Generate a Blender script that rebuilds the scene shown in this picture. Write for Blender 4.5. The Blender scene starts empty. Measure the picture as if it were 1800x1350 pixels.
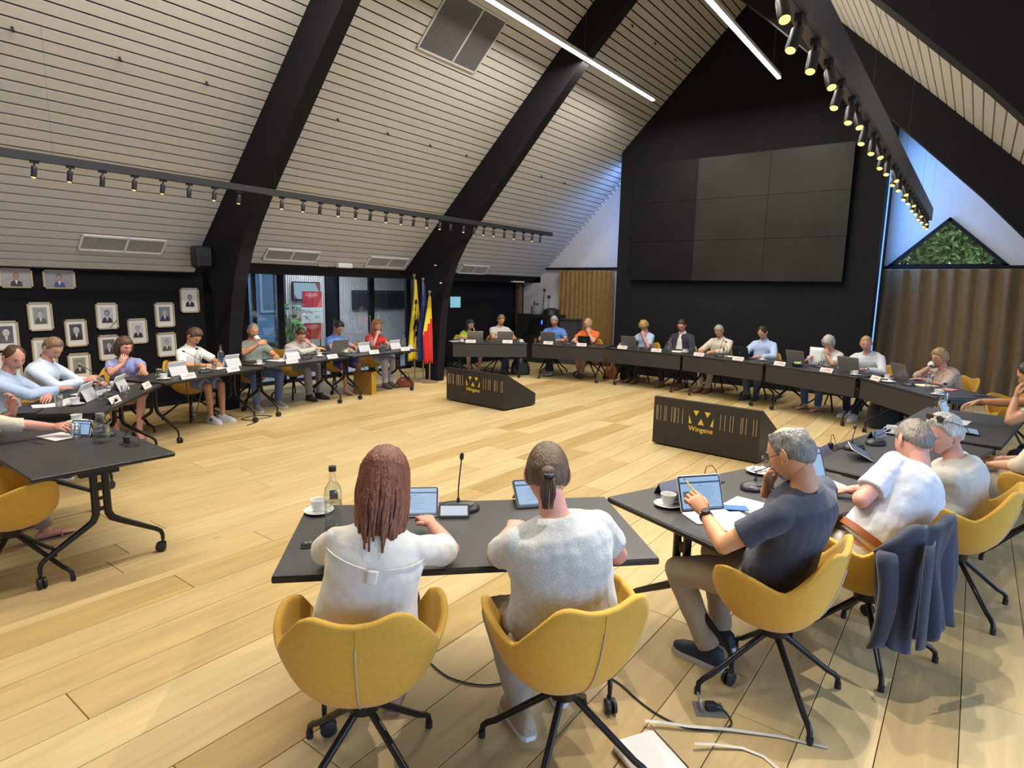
import bpy, math, random
import numpy as np
from mathutils import Vector, Matrix, noise as mnoise

random.seed(7)
D = bpy.data
SC = bpy.context.scene
COL = SC.collection
PI = math.pi
V = Vector

# ------------------------------------------------------------------ camera
F_PX, YAW, PITCH, ROLL, CAM_H = 1079.877, 0.64116941, -0.15347440, 0.0202138, 1.87313
cam_d = D.cameras.new('camera')
cam = D.objects.new('camera', cam_d)
COL.objects.link(cam)
SC.camera = cam
cam_d.sensor_fit = 'HORIZONTAL'
cam_d.sensor_width = 36.0
cam_d.lens = F_PX * 36.0 / 1800.0
cam_d.clip_start = 0.05
cam_d.clip_end = 200
_f = V((-math.sin(YAW)*math.cos(PITCH), math.cos(YAW)*math.cos(PITCH), math.sin(PITCH)))
_r = V((math.cos(YAW), math.sin(YAW), 0))
_u = _r.cross(_f)
_r2 = _r*math.cos(ROLL) + _u*math.sin(ROLL)
_u2 = -_r*math.sin(ROLL) + _u*math.cos(ROLL)
cam.matrix_world = Matrix(((_r2.x, _u2.x, -_f.x, 0), (_r2.y, _u2.y, -_f.y, 0), (_r2.z, _u2.z, -_f.z, CAM_H), (0, 0, 0, 1)))

# ------------------------------------------------------------------ world, lights, exposure
SC.view_settings.view_transform = 'Standard'
SC.view_settings.look = 'None'
SC.view_settings.gamma = 1.0
SC.view_settings.use_curve_mapping = False
SC.view_settings.exposure = -0.42
W = D.worlds.new('sky')
SC.world = W
W.use_nodes = True
_wn = W.node_tree.nodes
_wn['Background'].inputs['Color'].default_value = (0.58, 0.72, 1.0, 1)
_wn['Background'].inputs['Strength'].default_value = 3.4

def light(name, kind, loc, energy, color, target=None, size=None, size_y=None, spot=None, blend=0.4, radius=None):
    l = D.lights.new(name, kind)
    l.energy = energy
    l.color = color
    if kind == 'AREA':
        l.shape = 'RECTANGLE'
        l.size = size
        l.size_y = size_y or size
    if kind == 'SPOT':
        l.spot_size = spot
        l.spot_blend = blend
    if radius is not None:
        l.shadow_soft_size = radius
    o = D.objects.new(name, l)
    COL.objects.link(o)
    o.location = loc
    if target is not None:
        o.rotation_euler = (V(target)-V(loc)).to_track_quat('-Z', 'Y').to_euler()
    return o

# hung linear strips (the two in view and their continuation towards the back of the hall)
WARMW = (1.0, 0.93, 0.80)
for lx, lz, ly0, ly1, en in ((-5.35, 5.49, 6.3, 11.5, 300), (-3.08, 5.49, 6.3, 11.5, 280), (-5.35, 5.49, 0.2, 5.2, 280), (-3.08, 5.49, 0.2, 5.2, 290)):
    light('strip_lamp', 'AREA', (lx, (ly0+ly1)/2, lz-0.035), en, WARMW, (lx, (ly0+ly1)/2, 0), size=0.05, size_y=ly1-ly0)
# daylight through the glazed side wall on the right and the glazed foyer on the left
light('daylight_right', 'AREA', (2.75, 3.0, 1.25), 420, (0.46, 0.66, 1.0), (-3, 3.0, 0.9), size=11.0, size_y=2.0)
light('daylight_foyer', 'AREA', (-13.9, 6.2, 1.5), 70, (0.45, 0.66, 1.0), (-9, 7.0, 0.6), size=3.2, size_y=2.2)
light('foyer_lamp', 'AREA', (-11.7, 9.3, 2.55), 140, (0.95, 0.95, 1.0), (-11.9, 9.0, 0), size=1.6, size_y=3.0)
light('blue_fill_right', 'AREA', (-1.470, 13.25, 3.55), 48, (0.16, 0.42, 1.0), (0, 13.35, 3.55), size=0.03, size_y=2.1)  # added blue lamp beside the dark wall, tints the right gable
light('blue_fill_left', 'AREA', (-6.680, 13.25, 3.5), 22, (0.20, 0.42, 1.0), (-8, 13.25, 3.5), size=0.03, size_y=2.2)  # added blue lamp, out of view, tints the left gable and slats

# ------------------------------------------------------------------ materials
MATS = {}
def mat(name, col, rough=0.6, metal=0.0, n=None, bump=None, em=None, spec=0.5, sheen=0.0, alpha=None, trans=None, var=0.0, grain=None, speck=None):
    """procedural principled material: n=(scale, amount) colour mottling, bump=(scale, strength), var=per object value variation"""
    if name in MATS: return MATS[name]
    m = D.materials.new(name)
    m.use_nodes = True
    nt = m.node_tree
    b = nt.nodes['Principled BSDF']
    c = (*col, 1)
    b.inputs['Base Color'].default_value = c
    b.inputs['Roughness'].default_value = rough
    b.inputs['Metallic'].default_value = metal
    b.inputs['Specular IOR Level'].default_value = spec
    if sheen: b.inputs['Sheen Weight'].default_value = sheen
    L = nt.links
    tc = nt.nodes.new('ShaderNodeTexCoord')
    src = tc.outputs['Object']
    if grain:
        mp = nt.nodes.new('ShaderNodeMapping')
        mp.inputs['Scale'].default_value = grain
        L.new(src, mp.inputs['Vector'])
        src = mp.outputs['Vector']
    colsock = None
    if n or var:
        hsv = nt.nodes.new('ShaderNodeHueSaturation')
        hsv.inputs['Color'].default_value = c
        if n:
            tx = nt.nodes.new('ShaderNodeTexNoise')
            tx.inputs['Scale'].default_value = n[0]
            tx.inputs['Detail'].default_value = 4
            L.new(src, tx.inputs['Vector'])
            mr = nt.nodes.new('ShaderNodeMapRange')
            mr.inputs['From Min'].default_value = 0.3
            mr.inputs['From Max'].default_value = 0.7
            mr.inputs['To Min'].default_value = 1-n[1]
            mr.inputs['To Max'].default_value = 1+n[1]
            L.new(tx.outputs['Fac'], mr.inputs['Value'])
            val = mr.outputs['Result']
        if var:
            oi = nt.nodes.new('ShaderNodeObjectInfo')
            m2 = nt.nodes.new('ShaderNodeMapRange')
            m2.inputs['To Min'].default_value = 1-var
            m2.inputs['To Max'].default_value = 1+var
            L.new(oi.outputs['Random'], m2.inputs['Value'])
            if n:
                mm = nt.nodes.new('ShaderNodeMath'); mm.operation = 'MULTIPLY'
                L.new(val, mm.inputs[0]); L.new(m2.outputs['Result'], mm.inputs[1])
                val = mm.outputs[0]
            else:
                val = m2.outputs['Result']
        L.new(val, hsv.inputs['Value'])
        colsock = hsv.outputs['Color']
    if speck:
        v = nt.nodes.new('ShaderNodeTexNoise')
        v.inputs['Scale'].default_value = speck[0]
        v.inputs['Detail'].default_value = 1
        L.new(src, v.inputs['Vector'])
        r = nt.nodes.new('ShaderNodeValToRGB')
        r.color_ramp.elements[0].position = speck[1]
        r.color_ramp.elements[1].position = min(1.0, speck[1]+0.05)
        L.new(v.outputs['Fac'], r.inputs['Fac'])
        mx = nt.nodes.new('ShaderNodeMix'); mx.data_type = 'RGBA'
        L.new(r.outputs['Color'], mx.inputs['Factor'])
        if colsock: L.new(colsock, mx.inputs[6])
        else: mx.inputs[6].default_value = c
        mx.inputs[7].default_value = (*speck[2], 1)
        colsock = mx.outputs[2]
    if colsock: L.new(colsock, b.inputs['Base Color'])
    if bump:
        tb = nt.nodes.new('ShaderNodeTexNoise')
        tb.inputs['Scale'].default_value = bump[0]
        tb.inputs['Detail'].default_value = 3
        L.new(src, tb.inputs['Vector'])
        bp = nt.nodes.new('ShaderNodeBump')
        bp.inputs['Strength'].default_value = bump[1]
        bp.inputs['Distance'].default_value = 0.01
        L.new(tb.outputs['Fac'], bp.inputs['Height'])
        L.new(bp.outputs['Normal'], b.inputs['Normal'])
    if em:
        b.inputs['Emission Color'].default_value = (*em[0], 1)
        b.inputs['Emission Strength'].default_value = em[1]
    MATS[name] = m
    return m

def glass_mat(name, tint=(1, 1, 1), refl=0.10, ior=1.45):
    m = D.materials.new(name); m.use_nodes = True
    nt = m.node_tree
    for nd in list(nt.nodes): nt.nodes.remove(nd)
    out = nt.nodes.new('ShaderNodeOutputMaterial')
    tr = nt.nodes.new('ShaderNodeBsdfTransparent'); tr.inputs['Color'].default_value = (*tint, 1)
    gl = nt.nodes.new('ShaderNodeBsdfGlossy'); gl.inputs['Roughness'].default_value = 0.03
    fr = nt.nodes.new('ShaderNodeLayerWeight'); fr.inputs['Blend'].default_value = 0.25
    mr = nt.nodes.new('ShaderNodeMapRange')
    mr.inputs['To Min'].default_value = refl; mr.inputs['To Max'].default_value = 0.75
    nt.links.new(fr.outputs['Facing'], mr.inputs['Value'])
    mx = nt.nodes.new('ShaderNodeMixShader')
    nt.links.new(mr.outputs['Result'], mx.inputs['Fac'])
    nt.links.new(tr.outputs[0], mx.inputs[1]); nt.links.new(gl.outputs[0], mx.inputs[2])
    nt.links.new(mx.outputs[0], out.inputs['Surface'])
    return m

def emis(name, col, s):
    return mat(name, (0.02, 0.02, 0.02), 0.4, em=(col, s))

# floor planks: oak, colour differs from plank to plank
def plank_material():
    m = D.materials.new('oak_plank'); m.use_nodes = True
    nt = m.node_tree; L = nt.links
    b = nt.nodes['Principled BSDF']
    b.inputs['Roughness'].default_value = 0.5
    b.inputs['Specular IOR Level'].default_value = 0.25
    tc = nt.nodes.new('ShaderNodeTexCoord')
    oi = nt.nodes.new('ShaderNodeObjectInfo')
    geo = nt.nodes.new('ShaderNodeNewGeometry')
    rp = nt.nodes.new('ShaderNodeValToRGB')
    cr = rp.color_ramp
    cr.elements[0].position = 0.0; cr.elements[0].color = (0.42, 0.285, 0.105, 1)
    cr.elements[1].position = 1.0; cr.elements[1].color = (0.58, 0.455, 0.235, 1)
    for pos, c in ((0.12, (0.49, 0.345, 0.155, 1)), (0.4, (0.525, 0.38, 0.18, 1)), (0.7, (0.555, 0.41, 0.205, 1))):
        e = cr.elements.new(pos); e.color = c
    ad = nt.nodes.new('ShaderNodeMath'); ad.operation = 'ADD'
    L.new(oi.outputs['Random'], ad.inputs[0]); L.new(geo.outputs['Random Per Island'], ad.inputs[1])
    fr = nt.nodes.new('ShaderNodeMath'); fr.operation = 'FRACT'
    L.new(ad.outputs[0], fr.inputs[0]); L.new(fr.outputs[0], rp.inputs['Fac'])
    mp = nt.nodes.new('ShaderNodeMapping'); mp.inputs['Scale'].default_value = (9, 0.9, 9)
    L.new(tc.outputs['Object'], mp.inputs['Vector'])
    comb = nt.nodes.new('ShaderNodeCombineXYZ')
    sc = nt.nodes.new('ShaderNodeMath'); sc.operation = 'MULTIPLY'; sc.inputs[1].default_value = 90
    L.new(oi.outputs['Random'], sc.inputs[0]); L.new(sc.outputs[0], comb.inputs['X']); L.new(sc.outputs[0], comb.inputs['Y'])
    L.new(comb.outputs[0], mp.inputs['Location'])
    tn = nt.nodes.new('ShaderNodeTexNoise'); tn.inputs['Scale'].default_value = 1.6; tn.inputs['Detail'].default_value = 6; tn.inputs['Distortion'].default_value = 0.6
    L.new(mp.outputs[0], tn.inputs['Vector'])
    mr = nt.nodes.new('ShaderNodeMapRange'); mr.inputs['From Min'].default_value = 0.3; mr.inputs['From Max'].default_value = 0.7
    mr.inputs['To Min'].default_value = 0.86; mr.inputs['To Max'].default_value = 1.10
    L.new(tn.outputs['Fac'], mr.inputs['Value'])
    hs = nt.nodes.new('ShaderNodeHueSaturation')
    L.new(rp.outputs['Color'], hs.inputs['Color']); L.new(mr.outputs['Result'], hs.inputs['Value'])
    # knots
    kn = nt.nodes.new('ShaderNodeTexVoronoi'); kn.inputs['Scale'].default_value = 0.55
    mk = nt.nodes.new('ShaderNodeMapping'); mk.inputs['Scale'].default_value = (4.0, 1.6, 1)
    L.new(tc.outputs['Object'], mk.inputs['Vector']); L.new(comb.outputs[0], mk.inputs['Location']); L.new(mk.outputs[0], kn.inputs['Vector'])
    kr = nt.nodes.new('ShaderNodeMapRange'); kr.inputs['From Min'].default_value = 0.012; kr.inputs['From Max'].default_value = 0.05
    kr.inputs['To Min'].default_value = 0.55; kr.inputs['To Max'].default_value = 0.0
    L.new(kn.outputs['Distance'], kr.inputs['Value'])
    mx = nt.nodes.new('ShaderNodeMix'); mx.data_type = 'RGBA'
    L.new(kr.outputs['Result'], mx.inputs['Factor']); L.new(hs.outputs['Color'], mx.inputs[6]); mx.inputs[7].default_value = (0.16, 0.10, 0.05, 1)
    L.new(mx.outputs[2], b.inputs['Base Color'])
    return m

M_PLANK = plank_material()
M_BLACK = mat('black_paint', (0.008, 0.008, 0.011), 0.65, n=(3, 0.1), spec=0.25)
M_BLACKWALL = mat('black_wall', (0.007, 0.0065, 0.009), 0.8, n=(2, 0.12), bump=(220, 0.08), spec=0.2)
M_BEAM = mat('beam_black', (0.006, 0.0055, 0.008), 0.75, n=(2, 0.1), spec=0.25)
M_SLAT = mat('acoustic_slat', (0.52, 0.505, 0.475), 0.75, n=(25, 0.03), bump=(500, 0.15), var=0.025)
M_GAP = mat('gap_black', (0.01, 0.01, 0.012), 0.9)
M_PLASTER = mat('white_plaster', (0.62, 0.62, 0.64), 0.85, n=(6, 0.03))
M_TABLE = mat('charcoal_laminate', (0.033, 0.031, 0.032), 0.48, n=(40, 0.06), bump=(300, 0.05))
M_EDGE = mat('table_edge', (0.012, 0.012, 0.013), 0.35)
M_LEG = mat('black_steel', (0.010, 0.009, 0.010), 0.35, metal=0.2, n=(10, 0.05))
M_WHEEL = mat('black_rubber', (0.012, 0.011, 0.013), 0.5, n=(10, 0.05))
M_YEL = mat('mustard_fabric', (0.56, 0.315, 0.032), 0.8, n=(60, 0.06), bump=(700, 0.12), sheen=0.12)
M_ZIP = mat('grey_zipper', (0.5, 0.47, 0.44), 0.4, metal=0.3)
M_PORC = mat('white_porcelain', (0.80, 0.80, 0.78), 0.2, n=(4, 0.01))
M_COFFEE = mat('coffee_dregs', (0.30, 0.22, 0.15), 0.3)
M_PAPER = mat('paper_white', (0.80, 0.80, 0.80), 0.8, n=(8, 0.02))
M_TXT = mat('printed_grey', (0.42, 0.43, 0.46), 0.8)
M_WHITEP = mat('white_plastic', (0.74, 0.74, 0.76), 0.4, n=(5, 0.01))
M_GREYP = mat('grey_plastic', (0.22, 0.22, 0.235), 0.45, n=(5, 0.03))
M_DARKP = mat('dark_plastic', (0.016, 0.017, 0.020), 0.38, n=(5, 0.05))
M_ALU = mat('laptop_aluminium', (0.23, 0.22, 0.215), 0.38, metal=0.5, n=(5, 0.03))
M_CHROME = mat('chrome', (0.7, 0.7, 0.72), 0.15, metal=1.0)
M_GLASS = glass_mat('clear_glass', (0.97, 0.985, 0.98), 0.10)
M_PANE = glass_mat('window_glass', (0.88, 0.93, 0.97), 0.06)
M_WATER = glass_mat('water', (0.90, 0.94, 0.94), 0.05)
M_GOLD = mat('gold_print', (0.72, 0.50, 0.06), 0.5, n=(20, 0.05))
M_GOLD2 = mat('wood_slit', (0.50, 0.37, 0.20), 0.6, n=(20, 0.05))
M_SCREEN = emis('tablet_screen', (0.42, 0.66, 0.98), 0.9)
M_SCREEN2 = emis('phone_screen', (0.75, 0.85, 1.0), 0.95)
M_UIDARK = emis('screen_ribbon', (0.03, 0.13, 0.42), 0.5)
M_UIGREEN = emis('screen_green', (0.08, 0.35, 0.22), 0.5)
M_UILINE = emis('screen_line', (0.25, 0.45, 0.78), 0.6)

# ------------------------------------------------------------------ mesh helpers
class MB:
    def __init__(s): s.v = []; s.f = []; s.mi = []
    def add(s, vs, fs, mi=0, M=None):
        o = len(s.v)
        if M is not None: vs = [M @ V(v) for v in vs]
        s.v.extend(tuple(v) for v in vs)
        s.f.extend(tuple(i+o for i in f) for f in fs)
        s.mi.extend([mi]*len(fs))
        return s
    def box(s, c, d, mi=0, M=None, rz=0.0):
        x, y, z = c; a, b, h = d[0]/2, d[1]/2, d[2]/2
        cs, sn = math.cos(rz), math.sin(rz)
        vs = []
        for k in (-h, h):
            for i, j in ((-a, -b), (a, -b), (a, b), (-a, b)):
                vs.append((x+i*cs-j*sn, y+i*sn+j*cs, z+k))
        return s.add(vs, [(3, 2, 1, 0), (4, 5, 6, 7), (0, 1, 5, 4), (1, 2, 6, 5), (2, 3, 7, 6), (3, 0, 4, 7)], mi, M)
    def rbox(s, c, d, r=0.01, mi=0, M=None, seg=3):
        """box with vertical edges rounded (radius r) and a small chamfer on top and bottom"""
        a, b, h = d[0]/2, d[1]/2, d[2]/2
        ch = min(r*0.5, h*0.6)
        def ring(ins, z):
            out = []
            for qx, qy, a0 in ((1, 1, 0), (-1, 1, 90), (-1, -1, 180), (1, -1, 270)):
                for k in range(seg+1):
                    t = math.radians(a0 + 90*k/seg)
                    rr = max(r-ins, 0.0005)
                    out.append((c[0]+qx*(a-r)+rr*math.cos(t), c[1]+qy*(b-r)+rr*math.sin(t), c[2]+z))
            return out
        rs = [ring(ch, -h), ring(0, -h+ch), ring(0, h-ch), ring(ch, h)]
        return s.rings(rs, mi, M)
    def rings(s, rs, mi=0, M=None, cap=True, closed=True):
        n = len(rs[0]); vs = [p for r in rs for p in r]; fs = []
        for i in range(len(rs)-1):
            for j in range(n if closed else n-1):
                k = (j+1) % n
                fs.append((i*n+j, i*n+k, (i+1)*n+k, (i+1)*n+j))
        if cap:
            fs.append(tuple(range(n-1, -1, -1)))
            fs.append(tuple((len(rs)-1)*n+j for j in range(n)))
        return s.add(vs, fs, mi, M)
    def lathe(s, prof, c=(0, 0, 0), n=16, mi=0, M=None, cap=True):
        rs = [[(c[0]+r*math.cos(2*PI*k/n), c[1]+r*math.sin(2*PI*k/n), c[2]+z) for k in range(n)] for r, z in prof]
        return s.rings(rs, mi, M, cap)
    def tube(s, path, r, n=8, mi=0, M=None, flat=1.0, ref=None):
        path = [V(p) for p in path]
        rs = []
        up = V(ref) if ref else None
        m = len(path)
        for i, p in enumerate(path):
            t = (path[min(i+1, m-1)]-path[max(i-1, 0)])
            if t.length < 1e-9: t = V((0, 0, 1))
            t.normalize()
            if up is None or abs(up.normalized().dot(t)) > 0.98:
                up = V((0, 0, 1)) if abs(t.z) < 0.9 else V((1, 0, 0))
            a = up.cross(t).normalized(); b = t.cross(a)
            if ref is None: up = b.copy()
            ri = r[i] if isinstance(r, (list, tuple)) else r
            rs.append([tuple(p + a*(ri*math.cos(2*PI*k/n)) + b*(ri*flat*math.sin(2*PI*k/n))) for k in range(n)])
        return s.rings(rs, mi, M)
    def ball(s, c, r, n=10, m=8, mi=0, M=None, A=None):
        """ellipsoid; r = radius or 3 radii; A = optional 3x3 rotation"""
        if not isinstance(r, (tuple, list)): r = (r, r, r)
        c = V(c); rs = []
        for i in range(m+1):
            ph = -PI/2 + PI*i/m
            ring = []
            for k in range(n):
                q = V((r[0]*math.cos(ph)*math.cos(2*PI*k/n), r[1]*math.cos(ph)*math.sin(2*PI*k/n), r[2]*math.sin(ph)))
                if A is not None: q = A @ q
                ring.append(tuple(c+q))
            rs.append(ring)
        # avoid zero-size caps
        return s.rings(rs, mi, M, cap=False)
    def prism(s, poly, z0, z1, mi=0, M=None):
        n = len(poly)
        vs = [(x, y, z0) for x, y in poly]+[(x, y, z1) for x, y in poly]
        fs = [tuple(range(n-1, -1, -1)), tuple(range(n, 2*n))]+[(i, (i+1) % n, n+(i+1) % n, n+i) for i in range(n)]
        return s.add(vs, fs, mi, M)
    def grid(s, rows, mi=0, M=None, wrap=False):
        n = len(rows[0]); vs = [p for r in rows for p in r]; fs = []
        for i in range(len(rows)-1):
            for j in range(n if wrap else n-1):
                k = (j+1) % n
                fs.append((i*n+j, i*n+k, (i+1)*n+k, (i+1)*n+j))
        return s.add(vs, fs, mi, M)
    def mesh(s, name):
        me = D.meshes.new(name)
        me.from_pydata(s.v, [], s.f)
        return me
    def obj(s, name, mats, parent=None, smooth=False, M=None):
        me = s.mesh(name)
        if not isinstance(mats, (list, tuple)): mats = [mats]
        for m in mats: me.materials.append(m)
        if len(mats) > 1: me.polygons.foreach_set('material_index', s.mi)
        me.validate()
        if smooth: smooth_mesh(me, smooth)
        o = D.objects.new(name, me)
        COL.objects.link(o)
        if parent is not None: o.parent = parent
        if M is not None: o.matrix_local = M
        return o

def smooth_mesh(me, ang=None):
    me.polygons.foreach_set('use_smooth', [True]*len(me.polygons))
    if ang is not None and ang is not True:
        # sharp edges above the angle
        import bmesh
        bm = bmesh.new(); bm.from_mesh(me)
        a = math.radians(ang)
        for e in bm.edges:
            if len(e.link_faces) == 2 and e.calc_face_angle(0) > a: e.smooth = False
        bm.to_mesh(me); bm.free()

def thing(name, label, cat, loc=(0, 0, 0), rz=0.0, group=None):
    o = D.objects.new(name, None)
    o.empty_display_size = 0.1
    COL.objects.link(o)
    o.location = loc
    o.rotation_euler = (0, 0, rz)
    o['label'] = label; o['category'] = cat
    if group: o['group'] = group
    return o

def tag(o, label, cat, group=None):
    o['label'] = label; o['category'] = cat
    if group: o['group'] = group
    return o

def struct(o):
    o['kind'] = 'structure'
    return o

def copy_tree(o, parent=None):
    c = o.copy(); COL.objects.link(c)
    if parent is not None: c.parent = parent
    for ch in list(o.children): copy_tree(ch, c)
    return c

def rot_to(d, up=(0, 0, 1)):
    return V(d).to_track_quat('Y', 'Z').to_matrix()

# ================================================================== STRUCTURE
RX, RZ, SL = -4.03, 7.46, 0.965           # ridge x, z and slope
SA = math.atan(SL)
CA, SN = math.cos(SA), math.sin(SA)
def slope_pt(side, s, y, d=0.0):
    """point on the inner roof plane, s metres down from the ridge, d metres into the room"""
    sg = -1 if side == 'L' else 1
    return V((RX + sg*(s*CA - d*SN), y, RZ - s*SN - d*CA))

# ---- floor: dark sub-floor with individual oak planks
YB, YE = -4.0, 13.85
floor = struct(MB().box((-4.03, 4.9, -0.06), (13.2, 18.4, 0.06)).obj('floor', M_GAP))
PW, X0 = 0.274, -0.135
rows = [X0 + PW*k for k in range(-39, 10)]
planks = []
rnd = random.Random(3)
for x in rows:
    y = YB - rnd.random()*2.0
    while y < YE:
        L = rnd.choice((1.5, 1.9, 2.2, 2.2, 2.4))
        a, b = max(y, YB), min(y+L, YE)
        if b-a > 0.05: planks.append((x, a, b))
        y += L
def dist_key(p):
    yc = (p[1]+p[2])/2
    return math.hypot(p[0], yc)
def in_view(p):
    pts = [(p[0]+PW/2, q) for q in (p[1], (p[1]+p[2])/2, p[2])]
    for x, y in pts:
        q = V((x, y, -CAM_H)); z = q.dot(_f)
        if z > 0.2 and abs(q.dot(_r2)/z) < 0.9 and q.dot(_u2)/z > -0.68: return True
    return False
vis = sorted([p for p in planks if in_view(p)], key=dist_key)[:296]
visset = set(vis)
def plank_box(mb, x, a, b):
    g = 0.0018; t = 0.0022
    x0, x1, y0, y1 = x+g, x+PW-g, a+g, b-g
    rs = [[(x0, y0, -0.03), (x1, y0, -0.03), (x1, y1, -0.03), (x0, y1, -0.03)],
          [(x0, y0, -t), (x1, y0, -t), (x1, y1, -t), (x0, y1, -t)],
          [(x0+t, y0+t, 0), (x1-t, y0+t, 0), (x1-t, y1-t, 0), (x0+t, y1-t, 0)]]
    mb.rings(rs)
for i, (x, a, b) in enumerate(vis):
    mb = MB(); plank_box(mb, x-x, a-(a+b)/2, b-(a+b)/2)
    o = mb.obj('plank', M_PLANK, floor)
    o.location = (x, (a+b)/2, 0)
mb = MB()
for p in planks:
    if p not in visset: plank_box(mb, *p)
o = mb.obj('planks', M_PLANK, floor); o['kind'] = 'stuff'

# ---- ceiling: black backing of both roof slopes, slats hung under it
mb = MB()
for side, smax in (('L', 7.86), ('R', 7.60)):
    q = [slope_pt(side, s, y, d) for y in (YB, YE) for s, d in ((0, -0.05), (smax, -0.05), (smax, -0.15), (-0.1, -0.15))]
    mb.add(q, [(0, 1, 5, 4), (1, 2, 6, 5), (2, 3, 7, 6), (3, 0, 4, 7), (0, 3, 2, 1), (4, 5, 6, 7)])
ceiling = struct(mb.obj('ceiling', M_GAP))
PITCH_S, GAP = 0.1275, 0.020
S0 = 4.757 - 37*PITCH_S
BAYS = ((-4.0, 0.45), (0.6, 4.72), (4.82, 8.97), (9.07, 13.85))
slat_mesh = {}
def slat_me(L):
    if L not in slat_mesh:
        me = MB().box((0, 0, 0), (PITCH_S-GAP, L, 0.022)).mesh('slat')
        me.materials.append(M_SLAT); slat_mesh[L] = me
    return slat_mesh[L]
def place_slat(side, s, y0, y1):
    o = D.objects.new('slat', slat_me(round(y1-y0, 3)))
    COL.objects.link(o); o.parent = ceiling
    o.location = slope_pt(side, s, (y0+y1)/2, 0.0)
    o.rotation_euler = (0, -SA if side == 'L' else SA, 0)
def slat_stuff(side, y0, y1, smax):
    mb = MB()
    k = 0
    while S0 + (k+1)*PITCH_S < smax:
        s = S0+(k+0.5)*PITCH_S; k += 1
        Mx = Matrix.Translation(slope_pt(side, s, (y0+y1)/2)) @ Matrix.Rotation(-SA if side == 'L' else SA, 4, 'Y')
        mb.box((0, 0, 0), (PITCH_S-GAP, y1-y0, 0.022), M=Mx)
    o = mb.obj('slats', M_SLAT, ceiling); o['kind'] = 'stuff'
for bi, (y0, y1) in enumerate(BAYS):
    for side in 'LR':
        smax = 7.86 if (side == 'L' and bi < 2) else 7.60
        if side == 'L' and bi > 0 or side == 'R' and bi == 2:
            k = 0
            while S0 + (k+1)*PITCH_S < smax+0.01:
                place_slat(side, S0+(k+0.5)*PITCH_S, y0, y1); k += 1
        else:
            slat_stuff(side, y0, y1, smax+0.01)

# soffits between the foot of the slope and the side walls
struct(MB().box((-9.99, 9.30, 2.215), (1.06, 9.4, 0.03)).box((-9.90, 13.95, 2.3), (0.9, 0.2, 0.5)).box((-9.74, 0.35, 2.03), (0.2, 8.7, 0.03)).obj('trim_1', M_BLACK))
struct(MB().box((1.95, 4.9, 2.215), (1.10, 17.8, 0.03)).obj('trim_2', M_BLACK))

# ---- walls
mb = MB().box((-9.85, 0.33, 1.02), (0.2, 8.66, 2.04))                        # wall with the portraits
mb.box((-10.15, 4.78, 1.1), (0.8, 0.24, 2.2)).box((-10.42, 5.45, 1.1), (0.06, 1.15, 2.2))
struct(mb.obj('wall_left', M_BLACKWALL))
mb = MB().box((-10.12, 12.08, 1.1), (0.24, 3.54, 2.2)).box((-10.3, 10.25, 1.1), (0.6, 0.2, 2.2))
struct(mb.obj('wall_left_far', M_BLACKWALL))
# end wall: white gable parts
def zr(x): return RZ - SL*abs(x-RX)
mb = MB()
def gable(poly, y0=13.85, y1=14.05):
    n = len(poly)
    vs = [(x, y0, z) for x, z in poly]+[(x, y1, z) for x, z in poly]
    mb.add(vs, [tuple(range(n)), tuple(range(2*n-1, n-1, -1))]+[(i, n+i, n+(i+1) % n, (i+1) % n) for i in range(n)])
gable([(-10.3, 0), (-6.5, 0), (-6.5, zr(-6.5)), (-9.6, zr(-9.6)), (-10.3, 2.1)])
gable([(-1.6, 2.45), (-1.40, 2.45), (-0.55, 3.27), (-0.55, zr(-0.55)), (-1.6, zr(-1.6))])
gable([(-0.55, 3.27), (0.34, 2.45), (2.5, 2.45), (1.2, zr(1.2)), (-0.55, zr(-0.55))])
gable([(-1.6, 0), (2.5, 0), (2.5, 2.45), (-1.6, 2.45)])
struct(mb.obj('wall_end', M_PLASTER))
# dark projecting wall that carries the video wall
mb = MB(); 
gable([(-6.65, 0), (-1.5, 0), (-1.5, zr(-1.5)-0.02), (RX, RZ-0.02), (-6.65, zr(-6.65)-0.02)], 12.82, 13.9)
struct(mb.obj('wall_screen', mat('screen_wall_paint', (0.0095, 0.0095, 0.012), 0.78, n=(2, 0.08), bump=(150, 0.06), spec=0.2)))
# wall behind the camera and right-hand glazed side
mb = MB(); gable([(-10.5, 0), (2.5, 0), (2.5, 2.3), (1.4, 2.25), (RX, RZ), (-9.5, 2.25), (-10.5, 2.2)], -4.2, -4.0)
struct(mb.obj('wall_back', M_PLASTER))
w = struct(MB().box((2.48, 4.9, 0.10), (0.08, 17.9, 0.2)).box((2.48, 4.9, 2.16), (0.08, 17.9, 0.08)).obj('wall_right', M_BLACK))
for k in range(9):
    MB().box((2.48, -4.0+2.23*k, 1.15), (0.08, 0.10, 1.95)).obj('mullion', M_BLACK, w)
MB().box((2.48, 4.9, 1.15), (0.012, 17.8, 1.9)).obj('pane', M_PANE, w)
# dark picture rail / beam line across the end wall
struct(MB().box((-8.3, 13.80, 2.42), (3.5, 0.08, 0.055)).obj('trim_3', M_BLACK))
struct(MB().box((0.45, 13.80, 2.42), (4.0, 0.08, 0.055)).obj('trim_4', M_BLACK))
# added glowing strip for the blue light on the corner of the dark wall
struct(MB().box((-1.490, 13.25, 2.45), (0.018, 0.05, 4.5)).obj('corner_glow', emis('edge_glow', (0.22, 0.50, 1.0), 1.6)))
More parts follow.
